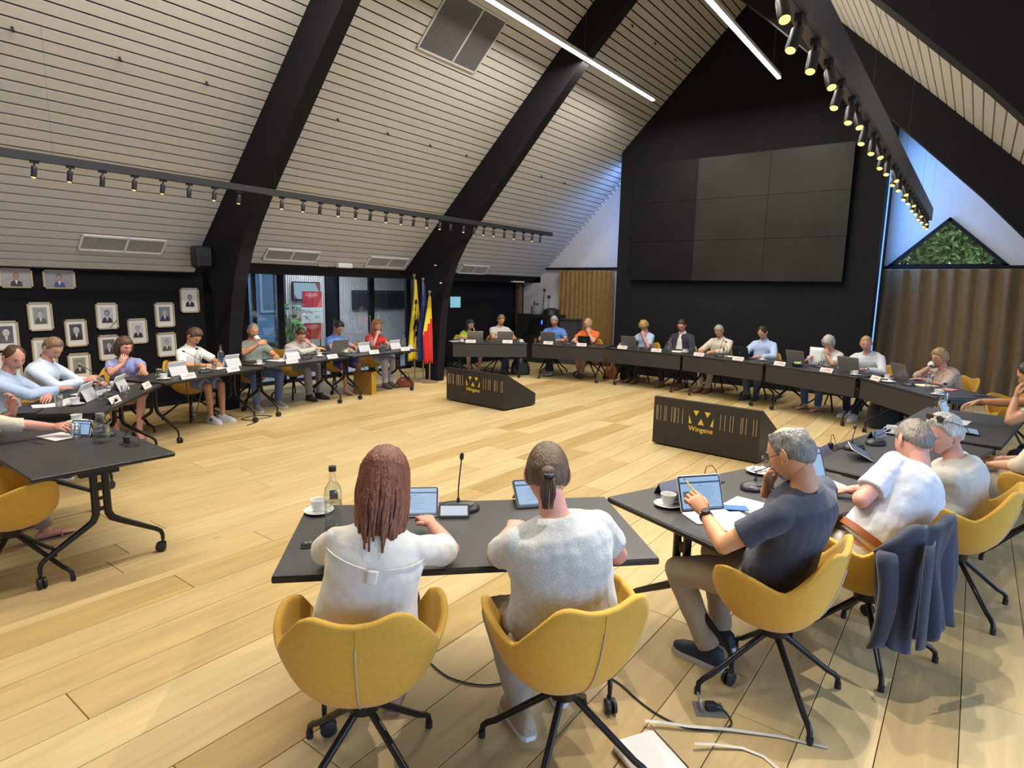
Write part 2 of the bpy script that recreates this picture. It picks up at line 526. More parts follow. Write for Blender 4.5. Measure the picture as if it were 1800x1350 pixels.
# triangular window in the gable
win = struct(MB().obj('window_1', M_BLACK)) if False else None
def tri_frame():
    mb = MB()
    P = [(-1.40, 2.45), (-0.55, 3.27), (0.34, 2.45)]
    for (a, b) in ((P[0], P[1]), (P[1], P[2]), (P[0], P[2])):
        dx, dz = b[0]-a[0], b[1]-a[1]; L = math.hypot(dx, dz)
        Mx = Matrix.Translation(((a[0]+b[0])/2, 13.86, (a[1]+b[1])/2)) @ Matrix.Rotation(-math.atan2(dz, dx), 4, 'Y')
        mb.box((0, 0, 0), (L+0.04, 0.14, 0.06), M=Mx)
    return mb
win = struct(tri_frame().obj('window_1', M_BLACK))
MB().add([(-1.38, 13.9, 2.46), (-0.55, 13.9, 3.25), (0.32, 13.9, 2.46)], [(0, 1, 2)]).obj('pane', M_PANE, win)

# skirting of the portrait wall
struct(MB().box((-9.74, 0.33, 0.04), (0.02, 8.6, 0.08)).obj('baseboard_left', M_BLACK))

# ---- portal frames (laminated black beams with curved knees)
INN = [(-8.55, 0), (-8.52, 0.6), (-8.47, 1.15), (-8.40, 1.65), (-8.31, 2.0), (-8.17, 2.35), (-7.95, 2.70), (-7.72, 2.98), (-7.45, 3.28), (-6.47, 4.32), (-5.25, 5.60), (-4.03, 6.72)]
INR = [(0.98, 0), (0.97, 0.6), (0.95, 1.15), (0.88, 1.60), (0.76, 1.95), (0.58, 2.25), (0.33, 2.54), (0.12, 2.77), (-0.08, 2.99), (-1.03, 3.94), (-2.6, 5.42), (-4.03, 6.72)]
def arch(y, w, kink=0.0):
    inn_l = [(x-kink*max(0, 1-z/2.6), z) for x, z in INN]
    inn_r = [(2*RX-x, z+(0.10 if kink else 0.02)*(z > 0.1)) for x, z in INR]
    left_out = [(-9.62, 0), (-9.60, 2.0), (-9.35, 2.26), (RX, RZ-0.02)]
    mb = MB()
    for sg in (0, 1):
        f = (lambda x: x) if sg == 0 else (lambda x: 2*RX-x)
        inn = inn_l if sg == 0 else inn_r
        # quads between the inner polyline and points on the outer outline
        m = len(inn)
        outp = []
        for i, (x, z) in enumerate(inn):
            if i < 4: outp.append(((-8.88 if sg == 0 else -9.55)-kink*max(0, 1-z/2.6), z))
            elif i == 4: outp.append((-9.15, 2.0))
            else:
                t = (i-5)/(m-6)
                s = 7.70*(1-t)
                p = slope_pt('L', s, 0, 0.0)
                outp.append((p.x, p.z))
        vs = []
        for (x, z), (ox, oz) in zip(inn, outp):
            for yy in (y-w/2, y+w/2):
                vs.append((f(x), yy, z)); vs.append((f(ox), yy, oz))
        fs = []
        for i in range(m-1):
            a = 4*i; b = 4*(i+1)
            fs += [(a, b, b+1, a+1), (a+2, a+3, b+3, b+2), (a, a+2, b+2, b), (a+1, b+1, b+3, a+3)]
        fs += [(0, 1, 3, 2)]
        mb.add(vs, fs)
    return mb.obj('portal_frame', M_BEAM)
for i, (y, lab) in enumerate(((0.5, 'black curved roof frame nearest the camera, overhead'), (4.76, 'black curved roof frame behind the boy in the white shirt, right of the portraits'), (9.02, 'black curved roof frame beside the yellow and tricolour flags'))):
    o = arch(y, 0.20, 0.22 if i == 1 else 0.0)
    tag(o, lab, 'roof frame', None)

# ---- glazed foyer front (left), frames and panes
GX = -10.5
fr_ = MB()
for y in (5.0, 6.71, 8.02, 8.905, 9.985):
    fr_.box((GX, y, 1.08), (0.07, 0.13 if y != 8.02 else 0.06, 2.16))
fr_.box((GX, 7.5, 2.16), (0.07, 5.1, 0.09)).box((GX, 7.5, 0.03), (0.07, 5.1, 0.06)).box((GX, 7.5, 0.0), (0.16, 5.1, 0.02))
fr_.box((GX, 6.0, 1.62+0.45), (0.05, 1.3, 0.03))
door = struct(fr_.obj('door_1', M_BLACK))
for y0, y1 in ((5.07, 6.64), (6.78, 7.99), (8.05, 8.84), (8.97, 9.92)):
    MB().box((GX, (y0+y1)/2, 1.09), (0.010, y1-y0, 2.05)).obj('pane', M_PANE, door)
for y in (8.80, 9.02):
    MB().tube([(GX+0.09, y, 0.85), (GX+0.09, y, 1.25)], 0.011).tube([(GX+0.04, y, 0.88), (GX+0.09, y, 0.88)], 0.007).tube([(GX+0.04, y, 1.22), (GX+0.09, y, 1.22)], 0.007).obj('door_handle', M_CHROME, door)
struct(MB().box((-12.55, 9.0, -0.03), (4.05, 10.0, 0.05)).obj('floor_foyer', mat('foyer_tile', (0.30, 0.33, 0.36), 0.5, n=(2, 0.05))))
struct(MB().box((-12.55, 9.0, 2.75), (4.05, 10.0, 0.06)).obj('ceiling_foyer', M_DARKP))
wf = struct(MB().box((-13.15, 10.9, 1.38), (0.2, 5.2, 2.75)).obj('wall_foyer', mat('foyer_wall', (0.045, 0.05, 0.065), 0.7)))
mb = MB(); y = 8.5
while y < 12.35:
    mb.box((-13.03, y, 1.15), (0.05, 0.026, 2.3)); y += 0.052
o = mb.obj('slats', mat('foyer_slat', (0.72, 0.72, 0.70), 0.6, n=(5, 0.03)), wf); o['kind'] = 'stuff'
# column / dividing panel between the two slatted fields
MB().box((-13.0, 9.72, 1.2), (0.12, 0.30, 2.4)).obj('pilaster', M_BLACK, wf)
struct(MB().box((-12.5, 13.4, 1.38), (4.0, 0.2, 2.75)).obj('wall_foyer_end', mat('foyer_wall2', (0.25, 0.27, 0.30), 0.7)))
# outer foyer glazing with its frames
og = MB()
for y in (4.3, 5.6, 6.75, 7.5, 8.25): og.box((-14.0, y, 1.25), (0.07, 0.08, 2.5))
og.box((-14.0, 6.3, 2.5), (0.07, 4.1, 0.10)).box((-14.0, 6.3, 0.05), (0.07, 4.1, 0.10))
w2 = struct(og.obj('window_2', M_BLACK))
MB().box((-14.0, 6.3, 1.25), (0.012, 4.0, 2.4)).obj('pane', M_PANE, w2)

# ================================================================== THINGS FIXED TO THE BUILDING
# ---- outside: building opposite the foyer, tree outside the gable
b = thing('building', 'blue grey building with tiled roof seen through the left glass front', 'building', (-19.5, 8.3, 0))
MB().box((0, 0, 1.6), (2.0, 9.0, 3.2)).obj('wall', mat('render_blue', (0.16, 0.27, 0.36), 0.8, n=(1, 0.15)), b)
MB().add([(1.25, -4.6, 3.1), (1.25, 4.6, 3.1), (-0.4, 4.6, 4.4), (-0.4, -4.6, 4.4)], [(0, 1, 2, 3)]).box((1.25, 0, 3.1), (0.1, 9.2, 0.12)).obj('roof', mat('roof_tile', (0.42, 0.14, 0.07), 0.8, n=(6, 0.2), bump=(20, 0.5)), b)
for y in (-3.2, -1.6, 0.2, 1.8, 3.3):
    wdw = MB().box((1.03, y, 1.7), (0.06, 1.0, 1.5)).obj('window', mat('pale_frame', (0.45, 0.50, 0.55), 0.6), b)
    MB().box((1.07, y, 1.7), (0.02, 0.84, 1.3)).obj('pane', mat('far_glass', (0.10, 0.18, 0.26), 0.15), wdw)
def tree(name, label, loc, h, rad, n, seed, col, group=None):
    r = random.Random(seed)
    t = thing(name, label, 'tree', loc, 0, group)
    mb = MB().tube([(0, 0, 0), (0.08, 0.05, h*0.35), (0, 0.02, h*0.7)], [0.14, 0.10, 0.05], 8)
    for k in range(7):
        a = r.random()*6.28; z = h*(0.35+0.4*r.random())
        mb.tube([(0.02, 0, z), (rad*0.4*math.cos(a), rad*0.4*math.sin(a), z+h*0.14), (rad*0.75*math.cos(a), rad*0.75*math.sin(a), z+h*0.22)], [0.05, 0.03, 0.012], 6)
    mb.obj('trunk', mat('bark', (0.08, 0.06, 0.045), 0.9), t, smooth=True)
    mb = MB()
    cl = [(V((r.uniform(-1, 1), r.uniform(-1, 1), r.uniform(-0.7, 0.9))), r.uniform(0.25, 0.45)) for _ in range(26)]
    for k in range(n):
        c, q = cl[k % len(cl)]
        d = V((r.gauss(0, 1), r.gauss(0, 1), r.gauss(0, 1))).normalized()*q*(0.6+0.5*r.random())
        p = V(((c.x*0.8+d.x)*rad, (c.y*0.8+d.y)*rad, h*0.72+(c.z*0.8+d.z)*h*0.34))
        a = V((r.gauss(0, 1), r.gauss(0, 1), r.gauss(0, 1))).normalized(); b_ = a.orthogonal().normalized(); s = 0.055+0.045*r.random()
        mb.add([p-a*s, p+b_*s*0.5, p+a*s, p-b_*s*0.5], [(0, 1, 2, 3)])
    o = mb.obj('foliage', mat('leaf_'+name+str(seed), col, 0.85, n=(1.2, 0.5), spec=0.1), t); o['kind'] = 'stuff'
    return t
tree('garden_tree', 'dense green tree filling the left half of the triangular gable window', (-1.7, 19.5, 0), 5.0, 1.9, 12000, 4, (0.17, 0.23, 0.06))
tree('garden_tree', 'dark bushy tree filling the right half of the triangular gable window', (1.6, 24.0, 0), 6.0, 2.3, 15000, 9, (0.10, 0.15, 0.06))
tree('garden_tree', 'small tree outside seen through the left glass front', (-16.2, 6.9, 0), 3.0, 0.8, 1500, 5, (0.05, 0.12, 0.06))
struct(MB().box((-2, 22, -0.3), (40, 16, 0.2)).box((-20, 5, -0.3), (12, 30, 0.2)).box((10, 2, -0.3), (15, 40, 0.2)).obj('ground', mat('lawn', (0.07, 0.12, 0.04), 0.9, n=(1, 0.3))))

# ---- video wall 3 x 3
vw = thing('video_wall', 'large black three by three video wall on the dark end wall', 'screen', (-4.13, 12.82, 2.12))
Wd, Hh = 4.24/3, 2.45/3
MB().box((0, -0.05, 1.225), (4.1, 0.10, 2.3)).obj('mount', M_DARKP, vw)
pm = [mat('panel_dark', (0.009, 0.009, 0.010), 0.5, n=(1.5, 0.15), spec=0.12), mat('panel_reflecting', (0.020, 0.0195, 0.018), 0.42, n=(1.5, 0.2), spec=0.18)]  # two right columns paler: reflection of the hung strip put into the colour
for i in range(3):
    for j in range(3):
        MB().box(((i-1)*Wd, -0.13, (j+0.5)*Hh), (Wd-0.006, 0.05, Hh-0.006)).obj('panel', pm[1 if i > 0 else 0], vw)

# ---- curtains
def curtain(name, label, x0, x1, y, z0, z1, pitch, amp, seed, m=None):
    r = random.Random(seed)
    n = int((x1-x0)/pitch*10)
    rows_ = []
    ph = [r.uniform(-0.5, 0.5) for _ in range(400)]
    for side in (0, 1):
        pass
    def yy(u, z):
        k = u/pitch
        a = amp*(0.55+0.45*(z1-z)/(z1-z0)) * (0.8+0.35*math.sin(k*0.7+1))
        return y + a*math.sin(2*PI*k + 0.6*math.sin(k*1.3)) + 0.25*a*math.sin(4*PI*k+1.0)
    zs = [z1, z1-0.03, z1-0.12, z1-0.5, z1-1.0, z1-1.6, z0]
    for z in zs:
        rows_.append([(x0+(x1-x0)*i/n, yy((x1-x0)*i/n + 0.02*math.sin(z*2+i*0.05), z), z) for i in range(n+1)])
    o = MB().grid(rows_).obj(name, m or mat('velvet', (0.235, 0.125, 0.022), 0.6, n=(14, 0.18), bump=(300, 0.1), sheen=0.35), smooth=True)
    md = o.modifiers.new('thick', 'SOLIDIFY'); md.thickness = 0.006
    return tag(o, label, 'curtain')
curtain('curtain', 'narrow ochre velvet curtain left of the dark wall, behind the man in orange', -8.72, -7.15, 13.66, 0.02, 2.37, 0.13, 0.035, 1)
curtain('curtain', 'wide brown velvet curtain right of the dark wall, below the triangular window', -1.62, 2.35, 13.55, 0.02, 2.38, 0.26, 0.085, 2, mat('velvet_brown', (0.135, 0.082, 0.028), 0.6, n=(14, 0.15), bump=(300, 0.1), sheen=0.6))

# ---- roof linear lights
for lx, y0, y1, lab in ((-5.35, 6.3, 11.5, 'left hung linear light, running under the big ceiling grille'), (-3.08, 6.3, 11.5, 'right hung linear light near the ridge, above the dark wall'), (-5.35, 0.2, 5.2, 'left hung linear light behind the camera'), (-3.08, 0.2, 5.2, 'right hung linear light behind the camera')):
    t = thing('linear_light', lab, 'light', (lx, (y0+y1)/2, 5.49))
    MB().box((0, 0, 0.03), (0.06, y1-y0, 0.05)).obj('housing', M_WHITEP, t)
    MB().box((0, 0, -0.012), (0.055, y1-y0-0.02, 0.024)).obj('diffuser', emis('strip_diffuser', (1.0, 0.96, 0.90), 6), t)
    mb = MB()
    for f in (0.08, 0.5, 0.92):
        yy_ = (f-0.5)*(y1-y0); top = zr(lx)-5.49-0.02
        mb.tube([(0, yy_, 0.05), (0, yy_, top)], 0.0010, 4)
    mb.obj('cable', M_CHROME, t)

# ---- track lights
def spot_head(parent, y, lit, tilt, z=0.0, side=1):
    M_ = Matrix.Translation((0.0, y, z-0.03)) @ Matrix.Rotation(tilt, 4, 'Y') @ Matrix.Rotation(-0.45 if side else -0.12, 4, 'X') @ Matrix.Translation((0, 0, 0.03)) @ Matrix.Diagonal((1.12, 1.12, 0.95, 1))
    mb = MB().box((0, 0, -0.015), (0.03, 0.07, 0.03), M=Matrix.Translation((0, y, z)))
    mb.tube([(0, 0, -0.03), (0, 0, -0.06)], 0.008, 6, M=M_)
    mb.lathe([(0.0, -0.06), (0.020, -0.06), (0.022, -0.07), (0.022, -0.165), (0.019, -0.17), (0.017, -0.160), (0.0, -0.160)], n=12, M=M_)
    s = mb.obj('spotlight', M_DARKP, parent, smooth=40)
    if lit:
        MB().lathe([(0.0, -0.178), (0.012, -0.176), (0.0175, -0.170), (0.0175, -0.1625), (0.0, -0.1625)], n=10, M=M_).obj('lens', emis('lamp_lens', (1.0, 0.60, 0.15), 3.6), s)
    return s
YS_L = [2.145, 2.44, 2.725, 3.03, 3.32, 3.605, 3.90, 4.21, 4.79, 5.11, 5.38, 5.68, 5.99, 6.265, 6.565, 6.88, 7.15, 7.445, 7.755, 8.02, 8.35, 8.64, 8.915, 9.20, 9.53, 9.85, 10.15, 10.45, 10.75]
lit_L = [1, 1, 0, 1, 1, 0, 1, 1, 1, 1, 0, 1, 1, 0, 1, 1, 0, 1, 1, 0, 1, 0, 1, 1, 0, 1, 0, 1, 0]
tl = thing('track_light', 'long black spotlight track crossing the left roof slope', 'track light', (-7.36, 6.5, 3.02))
MB().box((0, 0, 0.01), (0.075, 9.3, 0.075)).obj('track', M_DARKP, tl)
mb = MB()
for y in (-4.2, -1.8, 0.5, 2.6, 4.4): mb.tube([(0, y, 0.05), (0, y, zr(-7.36)-3.04)], 0.0010, 4)
mb.obj('cable', M_DARKP, tl)
for i, (y, l) in enumerate(zip(YS_L, lit_L)):
    spot_head(tl, y-6.5, l, (0.0, 0.06, -0.04)[i % 3], -0.02, 0)
tr_ = thing('track_light', 'deep black spotlight track hanging on the right, lamps glowing warm', 'track light', (-0.70, 6.5, 3.03))
MB().box((0.02, 0, 0.055), (0.03, 9.4, 0.17)).box((-0.02, 0, -0.02), (0.05, 9.4, 0.03)).obj('track', mat('track_grey', (0.09, 0.09, 0.10), 0.45, metal=0.4), tr_)
mb = MB()
for y in (-4.2, -1.8, 0.5, 2.6, 4.4): mb.tube([(0.02, y, 0.13), (0.02, y, zr(-0.70)-3.06)], 0.0010, 4)
mb.obj('cable', M_DARKP, tr_)
YS_R = [2.2, 2.55, 2.85, 3.15, 3.45, 3.80, 4.15, 4.32, 4.75, 5.10, 5.30, 5.70, 6.00, 6.40, 6.60, 6.95, 7.30, 7.60, 7.95, 8.20, 8.6, 8.95, 9.3, 9.6, 9.95, 10.3, 10.6, 10.9]
for i, y in enumerate(YS_R):
    spot_head(tr_, y-6.5, 1, (0.0, -0.30, 0.12)[i % 3], -0.035)
# the light the spots give
for i, y in enumerate((2.2, 3.4, 4.6, 5.8, 7.0, 8.3, 9.6, 10.6)):
    light('spot_lamp', 'SPOT', (-7.36, y, 2.80), 85, (1.0, 0.88, 0.70), (-8.7+(i % 2)*1.0, y+0.2, 0), spot=math.radians(75), blend=0.7, radius=0.02)
for i, y in enumerate((2.2, 2.85, 3.45, 4.15, 4.75, 5.7, 6.6, 7.6, 8.6, 9.6)):
    light('spot_lamp', 'SPOT', (-0.74, y, 2.80), (170 if y < 4.5 else 75), (1.0, 0.95, 0.88) if y < 4.5 else (1.0, 0.90, 0.76), ((-1.3, 0.5, -0.5)[i % 3], y+(-1.2, -0.8, -0.3)[i % 3], 0), spot=math.radians(84), blend=0.7, radius=0.012)

# ---- small black hooks on the slopes
hooks = [('L', 4.72, y) for y in (2.09, 2.99, 3.90, 5.74, 6.66, 7.57, 8.47, 9.9, 10.8, 11.7)] + [('L', 1.61, y) for y in (10.13, 11.05, 12.0)] + [('R', 3.1, 5.9), ('R', 3.55, 6.9), ('R', 4.1, 6.0), ('R', 4.72, 9.6)]
for side, s, y in hooks:
    p = slope_pt(side, s, y, 0.0); q = slope_pt(side, s+0.01, y, 0.06 if side == 'L' else 0.10)
    MB().tube([p, q], 0.013, 8).obj('hook', M_DARKP, ceiling)

# ---- ventilation grilles
def grille(label, s0, s1, y0, y1, split, dark, pitch):
    t = thing('ceiling_grille', label, 'vent')
    def slab(mb, a, b, c, d, e, f):
        pts = [slope_pt('L', s, y, dd) for dd in (e, f) for s, y in ((a, c), (b, c), (b, d), (a, d))]
        mb.add(pts, [(0, 1, 2, 3), (7, 6, 5, 4), (0, 4, 5, 1), (1, 5, 6, 2), (2, 6, 7, 3), (3, 7, 4, 0)])
    fr = MB(); w = 0.025
    slab(fr, s0, s1, y0, y0+w, 0.012, 0.032); slab(fr, s0, s1, y1-w, y1, 0.012, 0.032)
    slab(fr, s0, s0+w, y0, y1, 0.012, 0.032); slab(fr, s1-w, s1, y0, y1, 0.012, 0.032); slab(fr, s0, s1, split-w/2, split+w/2, 0.012, 0.032)
    slab(fr, s0, s1, y0, y1, 0.010, 0.014)
    fr.obj('frame', M_WHITEP if not dark else M_SLAT, t)
    for a, b in ((y0+w, split-w/2), (split+w/2, y1-w)):
        mb = MB(); slab(mb, s0+w, s1-w, a, b, 0.014, 0.018)
        bk = mb.obj('mesh_panel', mat('grille_back_d' if dark else 'grille_back', (0.10, 0.10, 0.115) if dark else (0.26, 0.26, 0.27), 0.7, n=(300, 0.2)), t)
        mb = MB(); y = a+pitch/2
        while y < b:
            slab(mb, s0+w, s1-w, y, y+pitch*0.45, 0.018, 0.026); y += pitch
        o = mb.obj('louvres', mat('grille_fin_d' if dark else 'grille_fin', (0.15, 0.15, 0.165) if dark else (0.42, 0.42, 0.43), 0.6), bk); o['kind'] = 'stuff'
grille('large dark grey double grille high on the left slope beside the linear light', 2.54, 3.40, 6.33, 7.54, 7.03, True, 0.03)
grille('pale grey double vent at the foot of the slope above the portraits', 7.195, 7.465, 3.11, 4.15, 3.66, False, 0.02)
grille('pale grey double vent above the left glass door, nearer the curved frame', 7.215, 7.46, 5.70, 6.72, 6.2, False, 0.02)
grille('pale grey double vent above the right glass door', 7.228, 7.495, 7.82, 8.83, 8.36, False, 0.02)
grille('pale grey double vent above the wall with the blue wall tablet', 7.285, 7.55, 10.5, 11.45, 10.98, False, 0.02)
# emergency light and detector over the doors
p = slope_pt('L', 7.47, 7.33, 0.05)
t = thing('emergency_light', 'white emergency light box on the slats above the glass doors', 'light', p)
MB().rbox((0, 0, 0), (0.10, 0.32, 0.09), 0.02).obj('housing', M_WHITEP, t)
MB().box((0.052, 0, -0.01), (0.006, 0.26, 0.05)).obj('diffuser', mat('opal', (0.7, 0.7, 0.7), 0.5), t)
tag(MB().box(slope_pt('L', 7.52, 6.9, 0.03), (0.03, 0.20, 0.03)).obj('door_sensor', mat('sensor_tan', (0.45, 0.33, 0.22), 0.6)), 'small tan sensor strip above the glass doors', 'sensor')

# loudspeakers on the knees of the frames
t = thing('loudspeaker', 'black loudspeaker on the curved frame above the boy in white', 'speaker', (-9.0, 4.52, 2.24))
MB().rbox((0, 0, 0), (0.22, 0.24, 0.30), 0.05).obj('cabinet', M_DARKP, t, smooth=30)
MB().box((0.113, 0, 0), (0.008, 0.17, 0.24)).obj('speaker_grille', mat('spk_mesh', (0.02, 0.02, 0.022), 0.8), t)
MB().tube([(-0.02, 0.1, 0), (0.05, 0.2, 0.02)], 0.018).obj('bracket', M_DARKP, t)
for k, (x, y, z, lab) in enumerate(((-8.55, 8.86, 2.30, 'small white knob high on the far curved frame, above the blue flag'), (-8.42, 8.88, 1.96, 'small white knob lower on the far curved frame, right of the blue flag'))):
    tag(MB().ball((x, y, z), 0.018).tube([(x, y, z), (x, y+0.06, z)], 0.008).obj('wall_sensor', M_WHITEP, smooth=True), lab, 'sensor')

# ---- portraits
M_OAKF = mat('frame_oak', (0.44, 0.36, 0.235), 0.55, n=(12, 0.08), grain=(1, 1, 8))
M_MAT = mat('passepartout', (0.72, 0.70, 0.66), 0.85)
SKG = {}
def portrait(label, y0, y1, z0, z1, kind, tilt, bg, suit, skin, hair):
    w, h = y1-y0, z1-z0
    t = thing('portrait_frame', label, 'portrait', (-9.75, (y0+y1)/2, (z0+z1)/2))
    t.rotation_euler = (tilt, 0, 0)
    fw = 0.020; mb = MB()
    mb.box((0.014, 0, h/2-fw/2), (0.028, w, fw)).box((0.014, 0, -h/2+fw/2), (0.028, w, fw)).box((0.014, -w/2+fw/2, 0), (0.028, fw, h)).box((0.014, w/2-fw/2, 0), (0.028, fw, h))
    mb.obj('frame', M_OAKF, t)
    MB().box((0.008, 0, 0), (0.010, w-0.03, h-0.03)).obj('mat_board', M_MAT, t)
    pw, ph = (w*0.56, h*0.58) if kind == 'small' else (w*0.86, h*0.84)
    dz = h*0.03 if kind == 'small' else 0
    def m(c): return mat('print_%d_%d_%d' % tuple(int(v*255) for v in c), c, 0.7, n=(30, 0.12))
    photo = MB().box((0.0135, 0, dz), (0.003, pw, ph)).obj('photograph', m(bg), t)
    s = min(pw/0.15, ph/0.215)
    def disc(cx, cz, rx, rz_, x, n=18): return [(x, cx+rx*math.cos(2*PI*k/n), cz+rz_*math.sin(2*PI*k/n)) for k in range(n)]
    def flat(name, poly, mm, x):
        n = len(poly); a = [(x, p[1], p[2]) for p in poly]; b_ = [(x+0.0012, p[1], p[2]) for p in poly]
        MB().add(a+b_, [tuple(range(n, 2*n)), tuple(range(n-1, -1, -1))]+[(i, (i+1) % n, n+(i+1) % n, n+i) for i in range(n)]).obj(name, mm, photo)
    bz = dz-ph/2
    sh = [(0, -0.066*s, bz), (0, 0.066*s, bz), (0, 0.058*s, bz+0.055*s), (0, 0.024*s, bz+0.080*s), (0, -0.024*s, bz+0.080*s), (0, -0.058*s, bz+0.055*s)]
    flat('suit', sh, m(suit), 0.0152)
    flat('collar', [(0, -0.017*s, bz+0.082*s), (0, 0, bz+0.02*s), (0, 0.017*s, bz+0.082*s)], m((0.6, 0.6, 0.6)), 0.0166)
    hc = bz+0.125*s
    flat('hair', disc(0.002*s, hc+0.012*s, 0.036*s, 0.045*s, 0), m(hair), 0.0168)
    flat('face', disc(0, hc-0.002*s, 0.030*s, 0.041*s, 0), m(skin), 0.0182)
    for e in (-0.012, 0.012): flat('eye', disc(e*s, hc+0.006*s, 0.0055*s, 0.0028*s, 0, 8), m((0.06, 0.06, 0.06)), 0.0196)
    flat('mouth', disc(0, hc-0.022*s, 0.010*s, 0.0025*s, 0, 8), m((0.12, 0.10, 0.10)), 0.0196)
g1, g2, g3, g4 = (0.07, 0.07, 0.08), (0.30, 0.30, 0.30), (0.45, 0.45, 0.44), (0.02, 0.02, 0.025)
PF = [
 ('landscape colour portrait at the left edge of the picture, person in dark clothes', 2.36, 2.70, 1.76, 2.005, 'big', 0, (0.33, 0.32, 0.31), (0.05, 0.03, 0.06), (0.35, 0.22, 0.17), (0.18, 0.15, 0.13)),
 ('landscape colour portrait, person in a blue top, right of the other landscape portrait', 2.81, 3.17, 1.755, 2.0, 'big', 0, (0.25, 0.25, 0.28), (0.06, 0.07, 0.22), (0.33, 0.22, 0.18), (0.10, 0.08, 0.08)),
 ('framed portrait of a bearded man, alone below the two landscape portraits', 2.61, 2.88, 1.21, 1.58, 'small', 0.01, g2, (0.10, 0.10, 0.11), g3, (0.2, 0.2, 0.2)),
 ('framed portrait with a black mourning ribbon across its lower corner', 3.38, 3.655, 1.20, 1.57, 'small', 0.0, (0.5, 0.5, 0.52), (0.03, 0.03, 0.05), (0.30, 0.30, 0.32), (0.10, 0.10, 0.13)),
 ('framed portrait of a white haired man, above the lowest portrait', 3.0, 3.26, 0.98, 1.35, 'small', 0.015, g1, g4, g3, (0.55, 0.55, 0.55)),
 ('framed portrait of a man in a bow tie, above the woman in the blue blouse', 3.77, 4.03, 0.975, 1.34, 'small', 0.02, (0.58, 0.58, 0.6), (0.03, 0.03, 0.04), g3, (0.25, 0.25, 0.26)),
 ('framed portrait of a smiling man in a dark jacket, left of the topmost right one', 4.15, 4.43, 1.20, 1.57, 'small', 0.01, (0.20, 0.20, 0.25), (0.03, 0.03, 0.07), (0.42, 0.42, 0.43), (0.2, 0.2, 0.23)),
 ('framed portrait highest on the right, nearest the curved frame', 4.53, 4.815, 1.41, 1.79, 'small', 0.0, (0.66, 0.66, 0.66), (0.02, 0.02, 0.03), (0.33, 0.33, 0.34), (0.15, 0.15, 0.16)),
 ('framed portrait of a man with a white beard at the left edge of the picture', 2.24, 2.50, 0.98, 1.35, 'small', 0.0, (0.10, 0.10, 0.13), (0.12, 0.12, 0.13), (0.5, 0.5, 0.5), (0.6, 0.6, 0.6)),
 ('framed portrait mostly hidden behind the taller man in pale blue', 2.62, 2.89, 0.76, 1.12, 'small', 0.0, (0.5, 0.5, 0.5), g1, g3, g1),
 ('framed portrait of a dark haired man, left of the woman in the blue blouse', 3.38, 3.645, 0.76, 1.12, 'small', 0.01, (0.12, 0.12, 0.13), (0.035, 0.035, 0.04), (0.40, 0.40, 0.39), (0.10, 0.10, 0.10)),
 ('framed portrait of a grey haired man, left of the boy in the white shirt', 4.15, 4.43, 0.755, 1.12, 'small', 0.02, (0.45, 0.44, 0.42), (0.08, 0.08, 0.08), (0.36, 0.36, 0.35), (0.22, 0.22, 0.22)),
 ('lowest framed portrait, behind the microphone of the two men in pale blue', 3.0, 3.27, 0.52, 0.89, 'small', 0.0, (0.28, 0.27, 0.24), (0.05, 0.045, 0.04), (0.40, 0.38, 0.34), (0.15, 0.14, 0.12)),
 ('framed portrait at the left edge of the picture, low behind the man with crossed arms', 2.24, 2.50, 0.60, 0.95, 'small', 0.0, (0.4, 0.4, 0.4), g1, g3, g1),
]
for pf in PF: portrait(*pf)
o = MB().tube([(-9.722, 3.53, 1.215), (-9.722, 3.64, 1.33)], 0.007, 6, flat=0.4).obj('mourning_ribbon', M_DARKP); tag(o, 'black mourning ribbon on the corner of a framed portrait', 'ribbon')
tag(MB().box((-9.72, 4.66, 1.04), (0.05, 0.16, 0.10)).obj('alarm_box', mat('alarm_red', (0.22, 0.02, 0.03), 0.5)), 'small dark red box on the black wall behind the boy in white', 'box')

# ---- foyer contents
t = thing('television', 'small screen on the slatted foyer wall showing a pale slide', 'television', (-12.95, 8.99, 1.725))
MB().box((0, 0, 0), (0.05, 0.76, 0.44)).obj('bezel', M_DARKP, t)
MB().box((0.027, 0, 0), (0.006, 0.70, 0.38)).obj('screen', emis('tv_screen', (0.55, 0.82, 0.95), 0.8), t)
MB().add([(0.033, 0.35, 0.19), (0.033, 0.22, 0.19), (0.033, 0.35, -0.02)], [(0, 1, 2)]).add([(0.033, -0.35, -0.19), (0.033, -0.26, -0.19), (0.033, -0.35, -0.08)], [(2, 1, 0)]).obj('slide_corner', emis('tv_red', (0.75, 0.15, 0.15), 0.5), t)
t = thing('sign_stand', 'foyer stand with a red, a white and another red board', 'sign', (-12.5, 8.83, 0))
MB().box((-0.02, -0.22, 0.85), (0.02, 0.02, 1.7)).box((-0.02, 0.22, 0.85), (0.02, 0.02, 1.7)).box((-0.02, 0, 0.015), (0.3, 0.6, 0.03)).obj('frame', M_LEG, t)
M_RED = mat('board_red', (0.42, 0.025, 0.045), 0.5); M_RED2 = mat('board_red_light', (0.72, 0.12, 0.12), 0.5)
